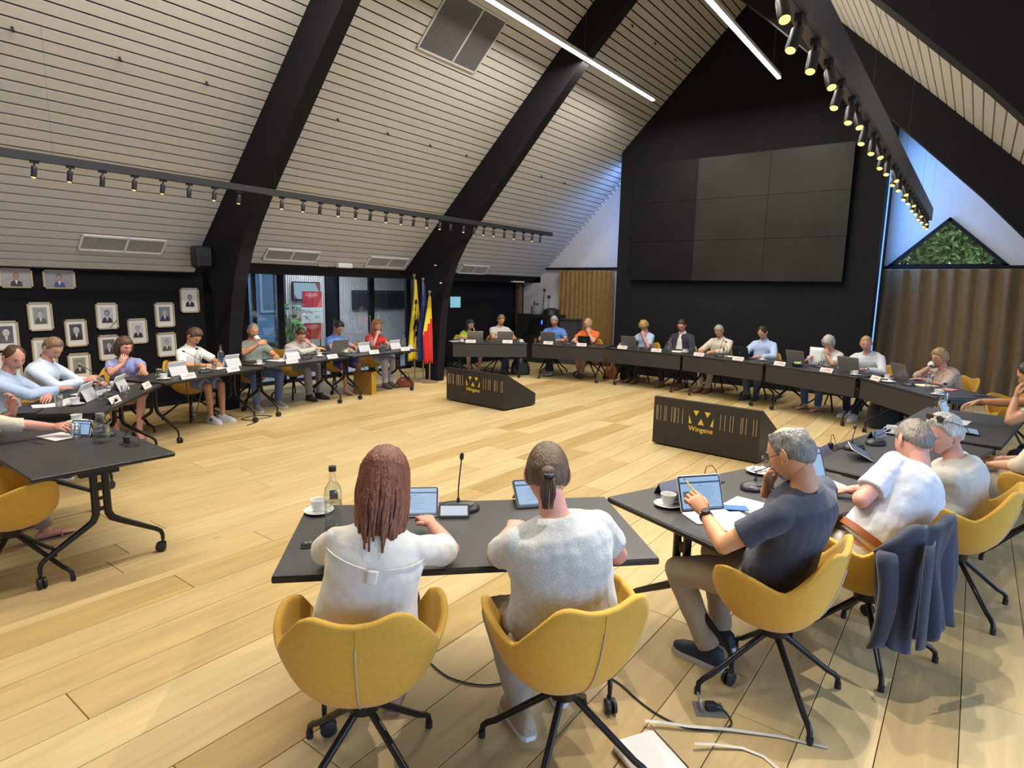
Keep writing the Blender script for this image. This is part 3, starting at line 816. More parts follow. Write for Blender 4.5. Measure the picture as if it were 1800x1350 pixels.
for z0, z1, w_, kind in ((1.35, 1.725, 0.53, 'r'), (0.98, 1.36, 0.60, 'w'), (0.60, 0.985, 0.46, 'r')):
    bd = MB().box((0, 0, (z0+z1)/2), (0.02, w_, z1-z0)).obj('board', M_RED if kind == 'r' else mat('board_white', (0.62, 0.68, 0.66), 0.6), t)
    bd['label'] = 'dark red board' if kind == 'r' else 'white board'
    if kind == 'r':
        MB().add([(0.0115, w_/2, z0), (0.0115, w_/2, z0+0.25), (0.0115, w_/2-0.16, z0)], [(0, 1, 2)]).obj('corner', M_RED2, bd)
        mb = MB()
        for k, l in enumerate((0.30, 0.34, 0.16)): mb.box((0.012, -0.02, z1-0.06-0.035*k), (0.003, l, 0.012))
        mb.obj('print', mat('print_pink', (0.8, 0.45, 0.45), 0.6), bd)
    else:
        mb = MB()
        mb.box((0.012, 0.08, z1-0.10), (0.003, 0.36, 0.012)).lathe([(0.045, 0), (0.05, 0.001)], c=(0, 0, 0), n=14, M=Matrix.Translation((0.012, -0.17, z0+0.13)) @ Matrix.Rotation(PI/2, 4, 'Y')).box((0.012, 0.12, z0+0.15), (0.003, 0.12, 0.07))
        mb.obj('print', mat('print_green', (0.35, 0.50, 0.42), 0.6), bd)
t = thing('notice_board', 'long black notice board on the slatted foyer wall', 'board', (-12.95, 11.28, 1.51))
MB().box((0, 0, 0), (0.05, 1.84, 0.50)).obj('panel', mat('nb', (0.03, 0.033, 0.037), 0.6), t)
mb = MB()
for k in range(12): mb.box((0.028, -0.8+0.145*k, 0.19), (0.008, 0.05, 0.02))
mb.obj('pins', M_GREYP, t)
# big-leaf plant
t = thing('potted_plant', 'large leafy green plant behind the glass, beside the foyer signs', 'plant', (-12.05, 7.95, 0))
MB().lathe([(0.0, 0), (0.16, 0), (0.20, 0.45), (0.19, 0.45), (0.18, 0.40), (0.0, 0.40)], n=16).obj('pot', M_GREYP, t, smooth=40)
r = random.Random(5); st = MB()
M_LEAF = mat('plant_leaf', (0.06, 0.28, 0.035), 0.45, n=(6, 0.25), var=0.3)
for k in range(38):
    a = r.random()*6.28; hgt = r.uniform(0.55, 1.48); rr_ = r.uniform(0.06, 0.27)
    tip = V((rr_*math.cos(a), rr_*math.sin(a), hgt))
    st.tube([(0, 0, 0.38), (tip.x*0.35, tip.y*0.35, hgt*0.7), tip], [0.010, 0.007, 0.004], 5)
    dr = V((math.cos(a), math.sin(a), r.uniform(-0.7, 0.2))).normalized(); sd = dr.cross(V((0, 0, 1))).normalized(); L_ = r.uniform(0.16, 0.26)
    pts = []
    for f, w_, dz in ((0, 0.02, 0), (0.25, 0.075, 0.012), (0.5, 0.085, 0.015), (0.75, 0.055, 0), (1.0, 0.004, -0.03)):
        c = tip+dr*L_*f+V((0, 0, dz)); pts.append([c-sd*w_, c+V((0, 0, -0.012)), c+sd*w_])
    MB().grid(pts).obj('leaf', M_LEAF, t, smooth=True)
st.obj('stems', mat('plant_stem', (0.07, 0.2, 0.03), 0.6), t, smooth=True)

# wall tablet (room panel)
t = thing('wall_tablet', 'glowing pale blue tablet panel on the black wall above the woman in lime', 'tablet', (-10.0, 11.04, 1.535))
MB().rbox((0.012, 0, 0), (0.02, 0.40, 0.30), 0.004).obj('bezel', M_DARKP, t)
MB().box((0.024, 0, 0), (0.004, 0.36, 0.255)).obj('screen', emis('room_panel', (0.30, 0.72, 0.90), 0.95), t)
mb = MB()
for k in range(3): mb.box((0.027, 0.05, 0.05-0.05*k), (0.003, 0.18, 0.012))
mb.obj('interface', emis('room_panel2', (0.6, 0.85, 0.95), 0.9), t)

# technical corner behind: wooden post, cabinet, gear
tag(MB().box((-9.93, 13.55, 1.05), (0.10, 0.16, 2.1)).add([(-9.98, 13.45, 2.1), (-9.88, 13.45, 2.1), (-9.70, 13.70, 2.40), (-9.86, 13.70, 2.42)], [(0, 1, 2, 3)]).obj('wooden_post', mat('post_wood', (0.13, 0.085, 0.05), 0.7, n=(8, 0.2))), 'brown wooden post at the end of the black wall', 'post')
tag(MB().rbox((-9.72, 13.1, 2.06), (0.22, 0.5, 0.035), 0.015).obj('wifi_unit', M_WHITEP), 'flat white unit hanging at the top of the wooden post', 'device')
t = thing('equipment_cabinet', 'black equipment cabinet with blue light behind the man in the blue polo', 'cabinet', (-9.05, 13.35, 0))
MB().rbox((0, 0, 0.62), (1.15, 0.6, 1.24), 0.02).obj('body', M_DARKP, t)
MB().box((0.1, -0.305, 0.95), (0.55, 0.012, 0.42)).obj('door', M_BLACK, t)
MB().box((0.23, -0.315, 1.05), (0.035, 0.01, 0.10)).obj('indicator_light', emis('blue_led', (0.05, 0.12, 1.0), 4), t)
t = thing('beverage_urn', 'grey metal urn standing on the equipment cabinet', 'urn', (-9.15, 13.3, 1.24))
MB().lathe([(0.0, 0), (0.15, 0.0), (0.17, 0.05), (0.17, 0.20), (0.13, 0.22), (0.0, 0.23)], n=20).obj('body', M_GREYP, t, smooth=40)
MB().ball((0, 0, 0.26), 0.03).tube([(-0.1, 0, 0.22), (-0.1, 0, 0.33)], 0.02).obj('lid_knob', M_DARKP, t, smooth=True)
t = thing('video_camera', 'small black camera head on a stalk behind the man in the blue polo', 'camera', (-8.72, 13.3, 1.24))
MB().lathe([(0, 0), (0.22, 0.0), (0.20, 0.12), (0.1, 0.17), (0, 0.17)], n=18).obj('base', M_DARKP, t, smooth=40)
MB().tube([(-0.08, 0, 0.1), (-0.08, 0, 0.42)], 0.018).obj('stalk', M_GREYP, t)
MB().ball((-0.08, 0, 0.45), (0.045, 0.05, 0.045)).tube([(-0.3, 0.05, 0.15), (-0.26, 0.05, 0.60)], 0.012).ball((-0.26, 0.05, 0.62), 0.04).obj('head', M_DARKP, t, smooth=True)
tag(MB().rbox((-8.32, 13.55, 0.56), (0.62, 0.4, 1.12), 0.01).box((-8.32, 13.53, 1.14), (0.66, 0.44, 0.03)).obj('grey_cabinet', mat('grey_cab', (0.055, 0.058, 0.065), 0.7)), 'dark grey cabinet between the curtain and the equipment cabinet', 'cabinet')

# ---- flags
def flag(label, x, y, z0, z1, w, cols, seed, lion=False, pole=True, tip=None):
    t = thing('flag', label, 'flag', (x, y, 0))
    r = random.Random(seed)
    if pole:
        MB().tube([(0, 0, 0.03), (0, 0, z1+0.06)], 0.014, 8).ball((0, 0, z1+0.08), 0.03).lathe([(0, 0), (0.17, 0), (0.17, 0.02), (0.03, 0.04), (0, 0.04)], n=18).obj('pole', mat('flagpole', (0.25, 0.17, 0.09), 0.4), t, smooth=40)
    nr, nc = 22, 15
    rows_ = []
    for i in range(nr+1):
        f = i/nr; z = z1-(z1-z0)*f
        ww = w*min(1, 0.18+1.5*f)*(1-0.12*math.sin(f*5+seed))
        rows_.append([(0.035*math.sin(j*1.35+seed+f*2.0)*(0.4+f), (j/nc-0.5)*ww+0.03*math.sin(f*3+seed), z-0.10*abs(j/nc-0.5)*(1 if f > 0.1 else 0)) for j in range(nc+1)])
    mb = MB().grid(rows_)
    names = []
    for i in range(nr):
        for j in range(nc): mb.mi[i*nc+j] = cols(i/nr, j/nc)[1]
    o = mb.obj('cloth', FLAGM, t, smooth=True)
    md = o.modifiers.new('thick', 'SOLIDIFY'); md.thickness = 0.004
    if lion:
        mb = MB()
        for (a, b_, s) in ((0.28, 0.35, 0.04), (0.33, 0.50, 0.05), (0.40, 0.45, 0.055), (0.48, 0.40, 0.05), (0.55, 0.55, 0.06), (0.62, 0.62, 0.045), (0.60, 0.38, 0.04), (0.70, 0.55, 0.05), (0.78, 0.65, 0.035), (0.74, 0.42, 0.03)):
            q = rows_[int(a*nr)][int(b_*nc)]
            mb.add([(q[0]+0.02, q[1]-s*0.8, q[2]-s), (q[0]+0.024, q[1]+s, q[2]-s*0.5), (q[0]+0.022, q[1]+s*0.5, q[2]+s*1.5), (q[0]+0.022, q[1]-s*0.6, q[2]+s)], [(0, 1, 2, 3)])
        mb.obj('emblem', M_DARKP, t)
    return t
FLAGM = [mat('flag_yellow', (0.72, 0.56, 0.03), 0.8, n=(3, 0.1)), mat('flag_blue', (0.018, 0.035, 0.22), 0.8, n=(3, 0.1)), mat('flag_red', (0.60, 0.02, 0.015), 0.8, n=(3, 0.1)), mat('flag_black', (0.012, 0.012, 0.012), 0.8)]
flag('tall yellow flag with black lion emblem, leftmost beside the far curved frame', -8.92, 8.66, 0.45, 2.02, 0.27, lambda a, b: ('y', 0), 1, lion=True)
flag('plain dark blue flag between the yellow flag and the tricolour', -8.76, 8.74, 0.45, 1.95, 0.20, lambda a, b: ('b', 1), 2)
flag('black, yellow and red tricolour flag, right of the blue one', -8.56, 8.72, 0.42, 1.70, 0.24, lambda a, b: ('x', 2 if (a+0.25*b > 0.50) else (0 if b < 0.75 or a < 0.5 else 3)), 3)
flag('yellow and blue flag beside the near curved frame, behind the man drinking coffee', -9.75, 5.36, 0.55, 1.72, 0.32, lambda a, b: ('x', 0 if a+0.3*b < 0.42 or a > 0.75 else 1), 4)

# ---- lecterns with perforated front and crest
def lectern(label, P0, P1, h, hb, depth):
    P0, P1 = V((*P0, 0)), V((*P1, 0)); L = (P1-P0).length
    ax = (P1-P0).normalized(); rz = math.atan2(ax.y, ax.x)
    t = thing('lectern', label, 'lectern', P0, rz)
    ins = 0.012
    prof = [(0, 0.02), (0, h), (0.05, h), (depth, hb), (depth, 0.02)]
    mb = MB()
    n = len(prof)
    vs = [(0, y, z) for y, z in prof]+[(L, y, z) for y, z in prof]
    mb.add(vs, [tuple(range(n)), tuple(range(2*n-1, n-1, -1))]+[(i, n+i, n+(i+1) % n, (i+1) % n) for i in range(n)])
    mb.obj('body', mat('lectern_black', (0.020, 0.018, 0.020), 0.5, n=(30, 0.08)), t)
    MB().box((L/2, depth/2, 0.01), (L-0.1, depth-0.1, 0.02)).obj('plinth', M_BLACK, t)
    MB().box((L/2, -0.006, (h+0.02)/2), (L+0.004, 0.012, h-0.02)).obj('front_panel', mat('lectern_front', (0.024, 0.020, 0.019), 0.5, n=(30, 0.08)), t)
    zt, zb = h*0.83, h*0.52
    for f in (0.030, 0.042, 0.072, 0.112, 0.130, 0.185, 0.210, 0.222, 0.252, 0.295, 0.655, 0.695, 0.742, 0.768, 0.838, 0.852, 0.882, 0.945, 0.970):
        MB().box((f*L, -0.0135, (zt+zb)/2), (0.0055, 0.003, zt-zb)).obj('slit', M_GOLD2, t)
    lg = MB(); cx, u = 0.475*L, L*0.232      # logo width
    z1 = h*0.83; z0 = h*0.56; hh = z1-z0
    def tri(a, b, c):
        pts = [(cx+u*(p[0]-0.5), -0.016, z0+hh*p[1]) for p in (a, b, c)]; q = [(x, -0.012, z) for x, y, z in pts]
        lg.add(pts+q, [(0, 1, 2), (5, 4, 3), (0, 3, 4, 1), (1, 4, 5, 2), (2, 5, 3, 0)])
    tri((0.17, 1.0), (0.29, 0.60), (0.41, 1.0)); tri((0.63, 1.0), (0.75, 0.60), (0.87, 1.0))
    tri((0.0, 0.0), (0.12, 0.0), (0.0, 0.62)); tri((0.37, 0.0), (0.63, 0.0), (0.50, 0.44)); tri((0.88, 0.0), (1.0, 0.0), (1.0, 0.62))
    lg.obj('emblem', M_GOLD, t)
    tc = D.curves.new('lettering', 'FONT'); tc.body = 'Wingene'; tc.size = 0.115; tc.align_x = 'CENTER'; tc.extrude = 0.0015; tc.offset = 0.0010
    tc.materials.append(M_GOLD)
    o = D.objects.new('lettering', tc); COL.objects.link(o); o.parent = t
    o.location = (cx, -0.0135, z0-0.085); o.rotation_euler = (PI/2, 0, 0)
    o['w'] = u
    TEXTS.append(o)
    return t
TEXTS = []
lectern('black lectern with gold emblem, farther of the two, near the far tables', (-6.98, 7.53), (-5.67, 7.42), 0.555, 0.20, 0.74)
lectern('black lectern with gold emblem, nearer of the two, behind the man in the dark T-shirt', (-3.06, 7.07), (-1.76, 6.95), 0.60, 0.20, 0.74)

# ================================================================== TABLES
TH = 0.74
TT = {'A': ((-4.22, 1.87), (-5.82, 1.90)), 'B': ((-5.98, 2.07), (-7.21, 3.10)), 'C': ((-7.25, 3.15), (-7.74, 4.67)),
      'D': ((-7.76, 4.72), (-7.98, 6.32)), 'E': ((-8.0, 6.40), (-8.08, 8.0)), 'F': ((-8.66, 9.47), (-7.49, 10.58)),
      'G': ((-7.46, 10.62), (-5.88, 11.0)), 'H': ((-5.86, 11.02), (-4.27, 10.93)), 'I': ((-4.25, 10.92), (-2.70, 10.53)),
      'J': ((-2.68, 10.52), (-1.24, 9.80)), 'K': ((-1.20, 9.78), (-.28, 8.49)), 'O': ((-.30, 7.68), (-.52, 6.10)),
      'N': ((-.55, 6.05), (-.93, 4.50)), 'M': ((-.95, 4.44), (-1.53, 2.96)), 'Z': ((-1.54, 2.96), (-2.67, 1.81))}
TF = {}
for k, (a, b_) in TT.items():
    a, b_ = V((*a, 0)), V((*b_, 0)); t_ = (b_-a).normalized(); n_ = V((-t_.y, t_.x, 0))
    if n_.dot((a+b_)/2-V((-4.2, 5.8, 0))) < 0: n_ = -n_
    TF[k] = (a, b_, (b_-a).length, t_, n_)
TLAB = {'A': 'black table at the left edge, nearest on the left, with the carafe', 'B': 'black table before the two men in pale blue shirts', 'C': 'black table before the woman in the blue blouse and the boy in white',
        'D': 'black table before the man drinking coffee', 'E': 'black table before the woman in the red top, above the brown bags', 'F': 'black table with front panel before the woman in lime',
        'G': 'black table with front panel before the people in blue and orange', 'H': 'black table with front panel before the man in the navy blazer', 'I': 'black table with front panel before the grey haired man in cream',
        'J': 'black table with front panel before the white haired woman', 'K': 'black table with front panel, last at the far right, pointed end', 'O': 'black table at the right edge before the man in the grey T-shirt',
        'N': 'black table before the woman with sunglasses on her head', 'M': 'black table before the man in the dark T-shirt, right foreground', 'Z': 'black table in the centre foreground before the two women'}
def caster(mb, x, y, swivel):
    c, s = math.cos(swivel), math.sin(swivel)
    Mx = Matrix.Translation((x, y, 0)) @ Matrix.Rotation(swivel, 4, 'Z')
    for dx in (-0.014, 0.014):
        R_ = Mx @ Matrix.Translation((dx, -0.015, 0.034)) @ Matrix.Rotation(PI/2, 4, 'Y')
        mb.lathe([(0.0, -0.010), (0.026, -0.010), (0.034, -0.007), (0.034, 0.007), (0.026, 0.010), (0.0, 0.010)], n=14, M=R_)
    mb.rbox((0, -0.005, 0.052), (0.016, 0.05, 0.038), 0.006, M=Mx)
    mb.tube([(0, 0, 0.06), (0, 0, 0.10)], 0.009, 8, M=Mx)
def leg_set(t, x, s_, seed):
    """twin flattened uprights that splay to a caster at the front and at the back"""
    lb = MB().tube([(x, -0.30, 0.690), (x, 0.30, 0.690)], 0.02, 8, flat=0.8).box((x, 0, 0.665), (0.05, 0.22, 0.05)).obj('leg_bracket', M_LEG, t)
    for sg in (-1, 1):
        path = [(x, sg*0.034, 0.67), (x, sg*0.034, 0.42), (x, sg*0.036, 0.375), (x, sg*0.055, 0.335), (x, sg*0.10, 0.305), (x, sg*0.20, 0.245), (x, sg*0.315, 0.175), (x, sg*0.345, 0.15), (x, sg*0.355, 0.12), (x, sg*0.355, 0.085)]
        o = MB().tube(path, [0.024, 0.024, 0.024, 0.023, 0.021, 0.019, 0.016, 0.015, 0.014, 0.013], 10, flat=0.75, ref=(1, 0, 0)).obj('leg', M_LEG, t, smooth=50)
        mb = MB(); caster(mb, x, sg*0.355, seed*1.7+sg)
        mb.obj('caster', M_WHEEL, o, smooth=40)
    for zz, hh in ((0.56, 0.05), (0.48, 0.018), (0.41, 0.022)): MB().box((x, 0, zz), (0.018, 0.05, hh)).obj('leg_bridge', M_LEG, t)
def table(key, first=[None]):
    a, b_, L, t_, n_ = TF[key]
    # local frame: +x along the table, +y towards the seats
    c = (a+b_)/2 + n_*0.40
    rz = math.atan2(-n_.x, n_.y)
    t = thing('table', TLAB[key], 'table', (c.x, c.y, 0), rz, 'black folding tables of the ring')
    w = 1.60
    MB().rbox((0, 0, TH-0.002), (w-0.006, 0.794, 0.004), 0.006).obj('tabletop', M_TABLE, t)
    MB().rbox((0, 0, TH-0.017), (w, 0.80, 0.026), 0.008).obj('edge_band', M_EDGE, t)
    for i, x in enumerate((-0.62, 0.62)): leg_set(t, x, 0, i+ord(key))
    MB().box((0, -0.12, 0.69), (1.2, 0.04, 0.03)).box((0, 0.12, 0.69), (1.2, 0.04, 0.03)).obj('rail', M_LEG, t)
    if key in 'FGHIJKO':
        MB().rbox((0, -0.385, 0.585), (1.56, 0.02, 0.275), 0.004).obj('modesty_panel', mat('modesty_panel', (0.030, 0.028, 0.029), 0.55, n=(60, 0.08)), t)
        for x in (-0.45, 0.45): MB().box((x, -0.36, 0.70), (0.04, 0.05, 0.03)).obj('panel_hinge', M_LEG, t)
    return t
for k in TT: table(k)

# ================================================================== CHAIRS
def smoothstep(a, b_, x):
    t = min(1, max(0, (x-a)/(b_-a))); return t*t*(3-2*t)
RIM = [(0, 0.785), (12, 0.79), (24, 0.812), (31, 0.810), (36, 0.795), (60, 0.655), (66, 0.632), (72, 0.640), (88, 0.672), (104, 0.690), (116, 0.688), (125, 0.665), (133, 0.60), (140, 0.52), (150, 0.462), (165, 0.445), (180, 0.44)]
def rim_z(p):
    p = abs(p)
    for (a, za), (b_, zb) in zip(RIM, RIM[1:]):
        if p <= b_: return za+(zb-za)*(p-a)/(b_-a)
    return RIM[-1][1]
def chair_r(phi, z):
    """outer radius of the bucket at plan angle phi (0 = straight back) and height z"""
    q = math.radians(phi)
    t = max(0.0, (z-0.345)/0.455)
    g = math.sin(min(1, t**0.52)*PI/2)**0.8 if t < 1 else 1
    flare = 1+0.10*max(0, t-0.45)
    rx, ry = 0.318, (0.285 if abs(phi) < 90 else 0.300)
    r0 = 1/math.sqrt((math.sin(q)/rx)**2+(math.cos(q)/ry)**2)
    sq = 1+0.05*math.sin(2*q)**2
    return r0*g*flare*sq
def build_chair():
    t = thing('armchair', 'mustard', 'chair')
    NP, NV = 72, 14
    mb = MB(); outer, inner = [], []
    T_ = 0.030
    phis = [-180+360*k/NP for k in range(NP)]
    def pt(phi, z, off):
        r_ = max(0.0, chair_r(phi, z)-off); q = math.radians(phi)
        return (r_*math.sin(q), -r_*math.cos(q)+0.02, z)
    rows_ = []
    for v in range(NV+1):
        f = v/NV
        rows_.append([pt(p_, 0.345+(rim_z(p_)-T_*0.4-0.345)*(f**1.5), 0.0) for p_ in phis])
    # rounded rim
    rows_.append([pt(p_, rim_z(p_)-T_*0.12, T_*0.12) for p_ in phis])
    rows_.append([pt(p_, rim_z(p_), T_*0.5) for p_ in phis])
    rows_.append([pt(p_, rim_z(p_)-T_*0.12, T_*0.88) for p_ in phis])
    for v in range(NV, -1, -1):
        f = v/NV
        rows_.append([pt(p_, 0.40+(rim_z(p_)-T_*0.4-0.40)*(f**1.2) if rim_z(p_) > 0.5 else 0.40+(rim_z(p_)-T_*0.4-0.40)*f, T_) for p_ in phis])
    mb.rings(rows_[::-1])
    mb.obj('shell', M_YEL, t, smooth=True)
    # seat pad
    rs = []
    for z, k in ((0.40, 0.86), (0.43, 0.92), (0.455, 0.90), (0.468, 0.80), (0.472, 0.5)):
        rs.append([(k*(chair_r(p_, 0.47)-0.035)*math.sin(math.radians(p_)), -k*(chair_r(p_, 0.47)-0.035)*math.cos(math.radians(p_))+0.03, z) for p_ in phis[::2]])
    MB().rings(rs).obj('seat_pad', M_YEL, t, smooth=True)
    # zipper down the back
    path = [pt(0, 0.70-0.34*k/8, -0.002) for k in range(9)]
    MB().tube(path, 0.0045, 6, flat=0.6).obj('zipper', M_ZIP, t, smooth=True)
    MB().tube([pt(0, 0.775-0.075*k/4, -0.0005) for k in range(5)], 0.0016, 5).obj('seam', mat('seam', (0.45, 0.27, 0.03), 0.8), t)
    MB().lathe([(0.0, 0.345), (0.07, 0.350), (0.06, 0.30), (0.028, 0.285), (0.0, 0.285)][::-1], n=16).obj('hub', M_LEG, t, smooth=40)
    for k in range(4):
        a = math.radians(45+90*k); c, s = math.cos(a), math.sin(a)
        pts = [(0.012, 0.31), (0.05, 0.29), (0.29, 0.095), (0.325, 0.075), (0.345, 0.055), (0.350, 0.02)]
        leg = MB().tube([(r_*c, r_*s, z) for r_, z in pts], [0.014, 0.015, 0.0135, 0.0135, 0.013, 0.012], 10).obj('leg', M_LEG, t, smooth=50)
        MB().lathe([(0, 0), (0.015, 0), (0.015, 0.03), (0, 0.03)], c=(0.350*c, 0.350*s, 0), n=10).obj('foot_cap', M_WHEEL, leg, smooth=40)
    return t
CHAIR0 = build_chair(); CHAIR_USED = [False]
def place_chair(x, y, f, label):
    """f = facing direction (x, y)"""
    rz = math.atan2(-f[0], f[1])
    o = CHAIR0 if not CHAIR_USED[0] else copy_tree(CHAIR0)
    CHAIR_USED[0] = True
    o.location = (x, y, 0); o.rotation_euler = (0, 0, rz)
    o['label'] = label; o['group'] = 'mustard bucket chairs around the ring'
    return o

# ================================================================== PEOPLE
CLOUD = D.textures.new('wrinkle', 'CLOUDS'); CLOUD.noise_scale = 0.09; CLOUD.noise_depth = 2
BAKE = []          # (object, extra MB or None)
def skin(name, c): return mat('skin_'+name, c, 0.52, n=(18, 0.06), bump=(180, 0.06))
SK = {'fair': skin('fair', (0.60, 0.335, 0.235)), 'tan': skin('tan', (0.55, 0.27, 0.14)), 'pink': skin('pink', (0.60, 0.29, 0.215)), 'brown': skin('brown', (0.42, 0.22, 0.13))}
def cloth(name, c, **k): return mat('cloth_'+name, c, 0.85, n=k.pop('n', (30, 0.05)), bump=(260, 0.15), sheen=0.2, **k)
def hairm(name, c): return mat('hair_'+name, c, 0.45, n=(9, 0.35), bump=(14, 0.7), grain=(9, 9, 1.2))

def head_pt(d, hair=False):
    x, y, z = d
    px, py, pz = x*0.076, y*0.097, z*0.118
    k = max(0.0, -z)
    px *= 1-0.32*k**1.7
    py *= (1-0.38*k**1.1) if y < 0 else (1-0.10*k**2)
    px *= 1-0.06*max(0, y)**2
    if not hair and y > 0:
        e = math.exp
        nz = 1.0 if -0.024 < pz < 0.026 else 0
        py += 0.024*e(-(px/0.0125)**2)*(max(0, 1-abs((pz+0.020)/0.042))**1.2 if pz > -0.020 else max(0, 1-abs((pz+0.020)/0.014)))
        py += 0.005*e(-((pz-0.032)/0.012)**2)*e(-(px/0.05)**2)
        py -= 0.010*e(-((abs(px)-0.030)/0.014)**2-((pz-0.012)/0.012)**2)
        py += 0.006*e(-(px/0.024)**2-((pz+0.056)/0.012)**2)
        py -= 0.003*e(-(px/0.03)**2-((pz+0.074)/0.007)**2)
        py += 0.007*e(-(px/0.022)**2-((pz+0.096)/0.018)**2)
        px += (0.004 if px > 0 else -0.004)*e(-((abs(px)-0.045)/0.02)**2-((pz+0.02)/0.02)**2)
    return V((px, py, pz))
def sph_rows(nu, nv):
    out = []
    for i in range(nv+1):
        ph = -PI/2+PI*i/nv
        row = []
        for k in range(nu):
            s = -1+2*k/nu
            lam = PI*(0.45*s+0.55*s*abs(s)) if True else PI*s
            row.append((math.cos(ph)*math.sin(lam), math.cos(ph)*math.cos(lam), math.sin(ph)))
        out.append(row)
    return out
def head_mesh(mb, M_, near):
    nu, nv = (64, 56) if near else (36, 30)
    rs = [[head_pt(d) for d in row] for row in sph_rows(nu, nv)]
    mb.rings(rs, M=M_, cap=False)
    for s in (-1, 1):
        A = (Matrix.Rotation(s*0.35, 3, 'Z') @ Matrix.Rotation(-0.15, 3, 'X'))
        mb.ball((s*0.079, -0.008, -0.002), (0.009, 0.019, 0.031), 12, 8, M=M_, A=A)
        mb.ball((s*0.078, 0.000, -0.026), (0.008, 0.010, 0.012), 8, 6, M=M_)
        if near:
            mb.tube([(s*(0.080+0.007*math.sin(a)), -0.008-0.021*math.cos(a*1.0)*0+ -0.020*math.sin(a), 0.0+0.031*math.cos(a)) for a in [PI*j/8 for j in range(9)]], 0.0042, 6, M=M_)

HT = {  # hairline height of the unit direction z by azimuth from the face (deg)
 'short': [(0, 0.66), (35, 0.60), (55, 0.50), (70, 0.15), (85, -0.05), (95, 0.12), (110, -0.20), (150, -0.48), (180, -0.52)],
 'thin': [(0, 0.90), (25, 0.86), (45, 0.62), (65, 0.25), (85, -0.05), (95, 0.12), (110, -0.20), (150, -0.45), (180, -0.50)],
 'ring': [(0, 0.98), (40, 0.90), (60, 0.55), (72, 0.25), (85, -0.05), (95, 0.12), (110, -0.20), (150, -0.50), (180, -0.55)],
 'full': [(0, 0.50), (35, 0.46), (60, 0.30), (75, -0.1), (85, -0.45), (110, -0.5), (150, -0.6), (180, -0.65)],
 'fringe': [(0, 0.28), (35, 0.28), (60, 0.20), (75, -0.1), (85, -0.35), (110, -0.5), (150, -0.6), (180, -0.65)],
}
def hair_shell(mb, M_, style, thick, near, namp, nfreq, seed, bald_top=0.0):
    nu, nv = (72, 60) if near else (40, 34)
    tab = HT[style]
    rs = []
    for row in sph_rows(nu, nv):
        r_ = []
        for d in row:
            az = abs(math.degrees(math.atan2(d[0], d[1])))
            for (a, za), (b_, zb) in zip(tab, tab[1:]):
                if az <= b_+1e-6:
                    thr = za+(zb-za)*(az-a)/(b_-a); break
            m = smoothstep(thr-0.06, thr+0.20, d[2]+0.07*mnoise.noise(V(d)*7.0+V((seed, 0, 0))))
            if style == 'ring':
                q = (d[2]-0.93+0.25*abs(d[1]+0.25))
                m *= 1-smoothstep(0.70, 0.86, d[2]-0.10*abs(d[0]))*(0.97)
            if bald_top: m *= 1-bald_top*smoothstep(0.80, 0.93, d[2]-0.05*abs(d[0]))
            p = head_pt(d, hair=(m > 0.02))
            nn = V(d).normalized()
            n1 = mnoise.noise(V((p.x*nfreq, p.y*nfreq, p.z*nfreq*0.5))+V((seed*7.1, 0, 0)))
            n2 = mnoise.noise(V((p.x*nfreq*2.7, p.y*nfreq*2.7, p.z*nfreq))+V((0, seed*3.3, 0)))
            t = thick*(0.75+0.35*max(0, d[2]))+namp*(n1+0.5*n2)
            r_.append(p + nn*(t*m-0.008*(1-m)))
        rs.append(r_)
    mb.rings(rs, M=M_, cap=False)

def lock(mb, M_, pts, r0, r1, n=5, flat=0.45):
    m = len(pts)
    mb.tube(pts, [r0+(r1-r0)*(i/(m-1)) if i else r0*0.6 for i in range(m)], n, M=M_, flat=flat)

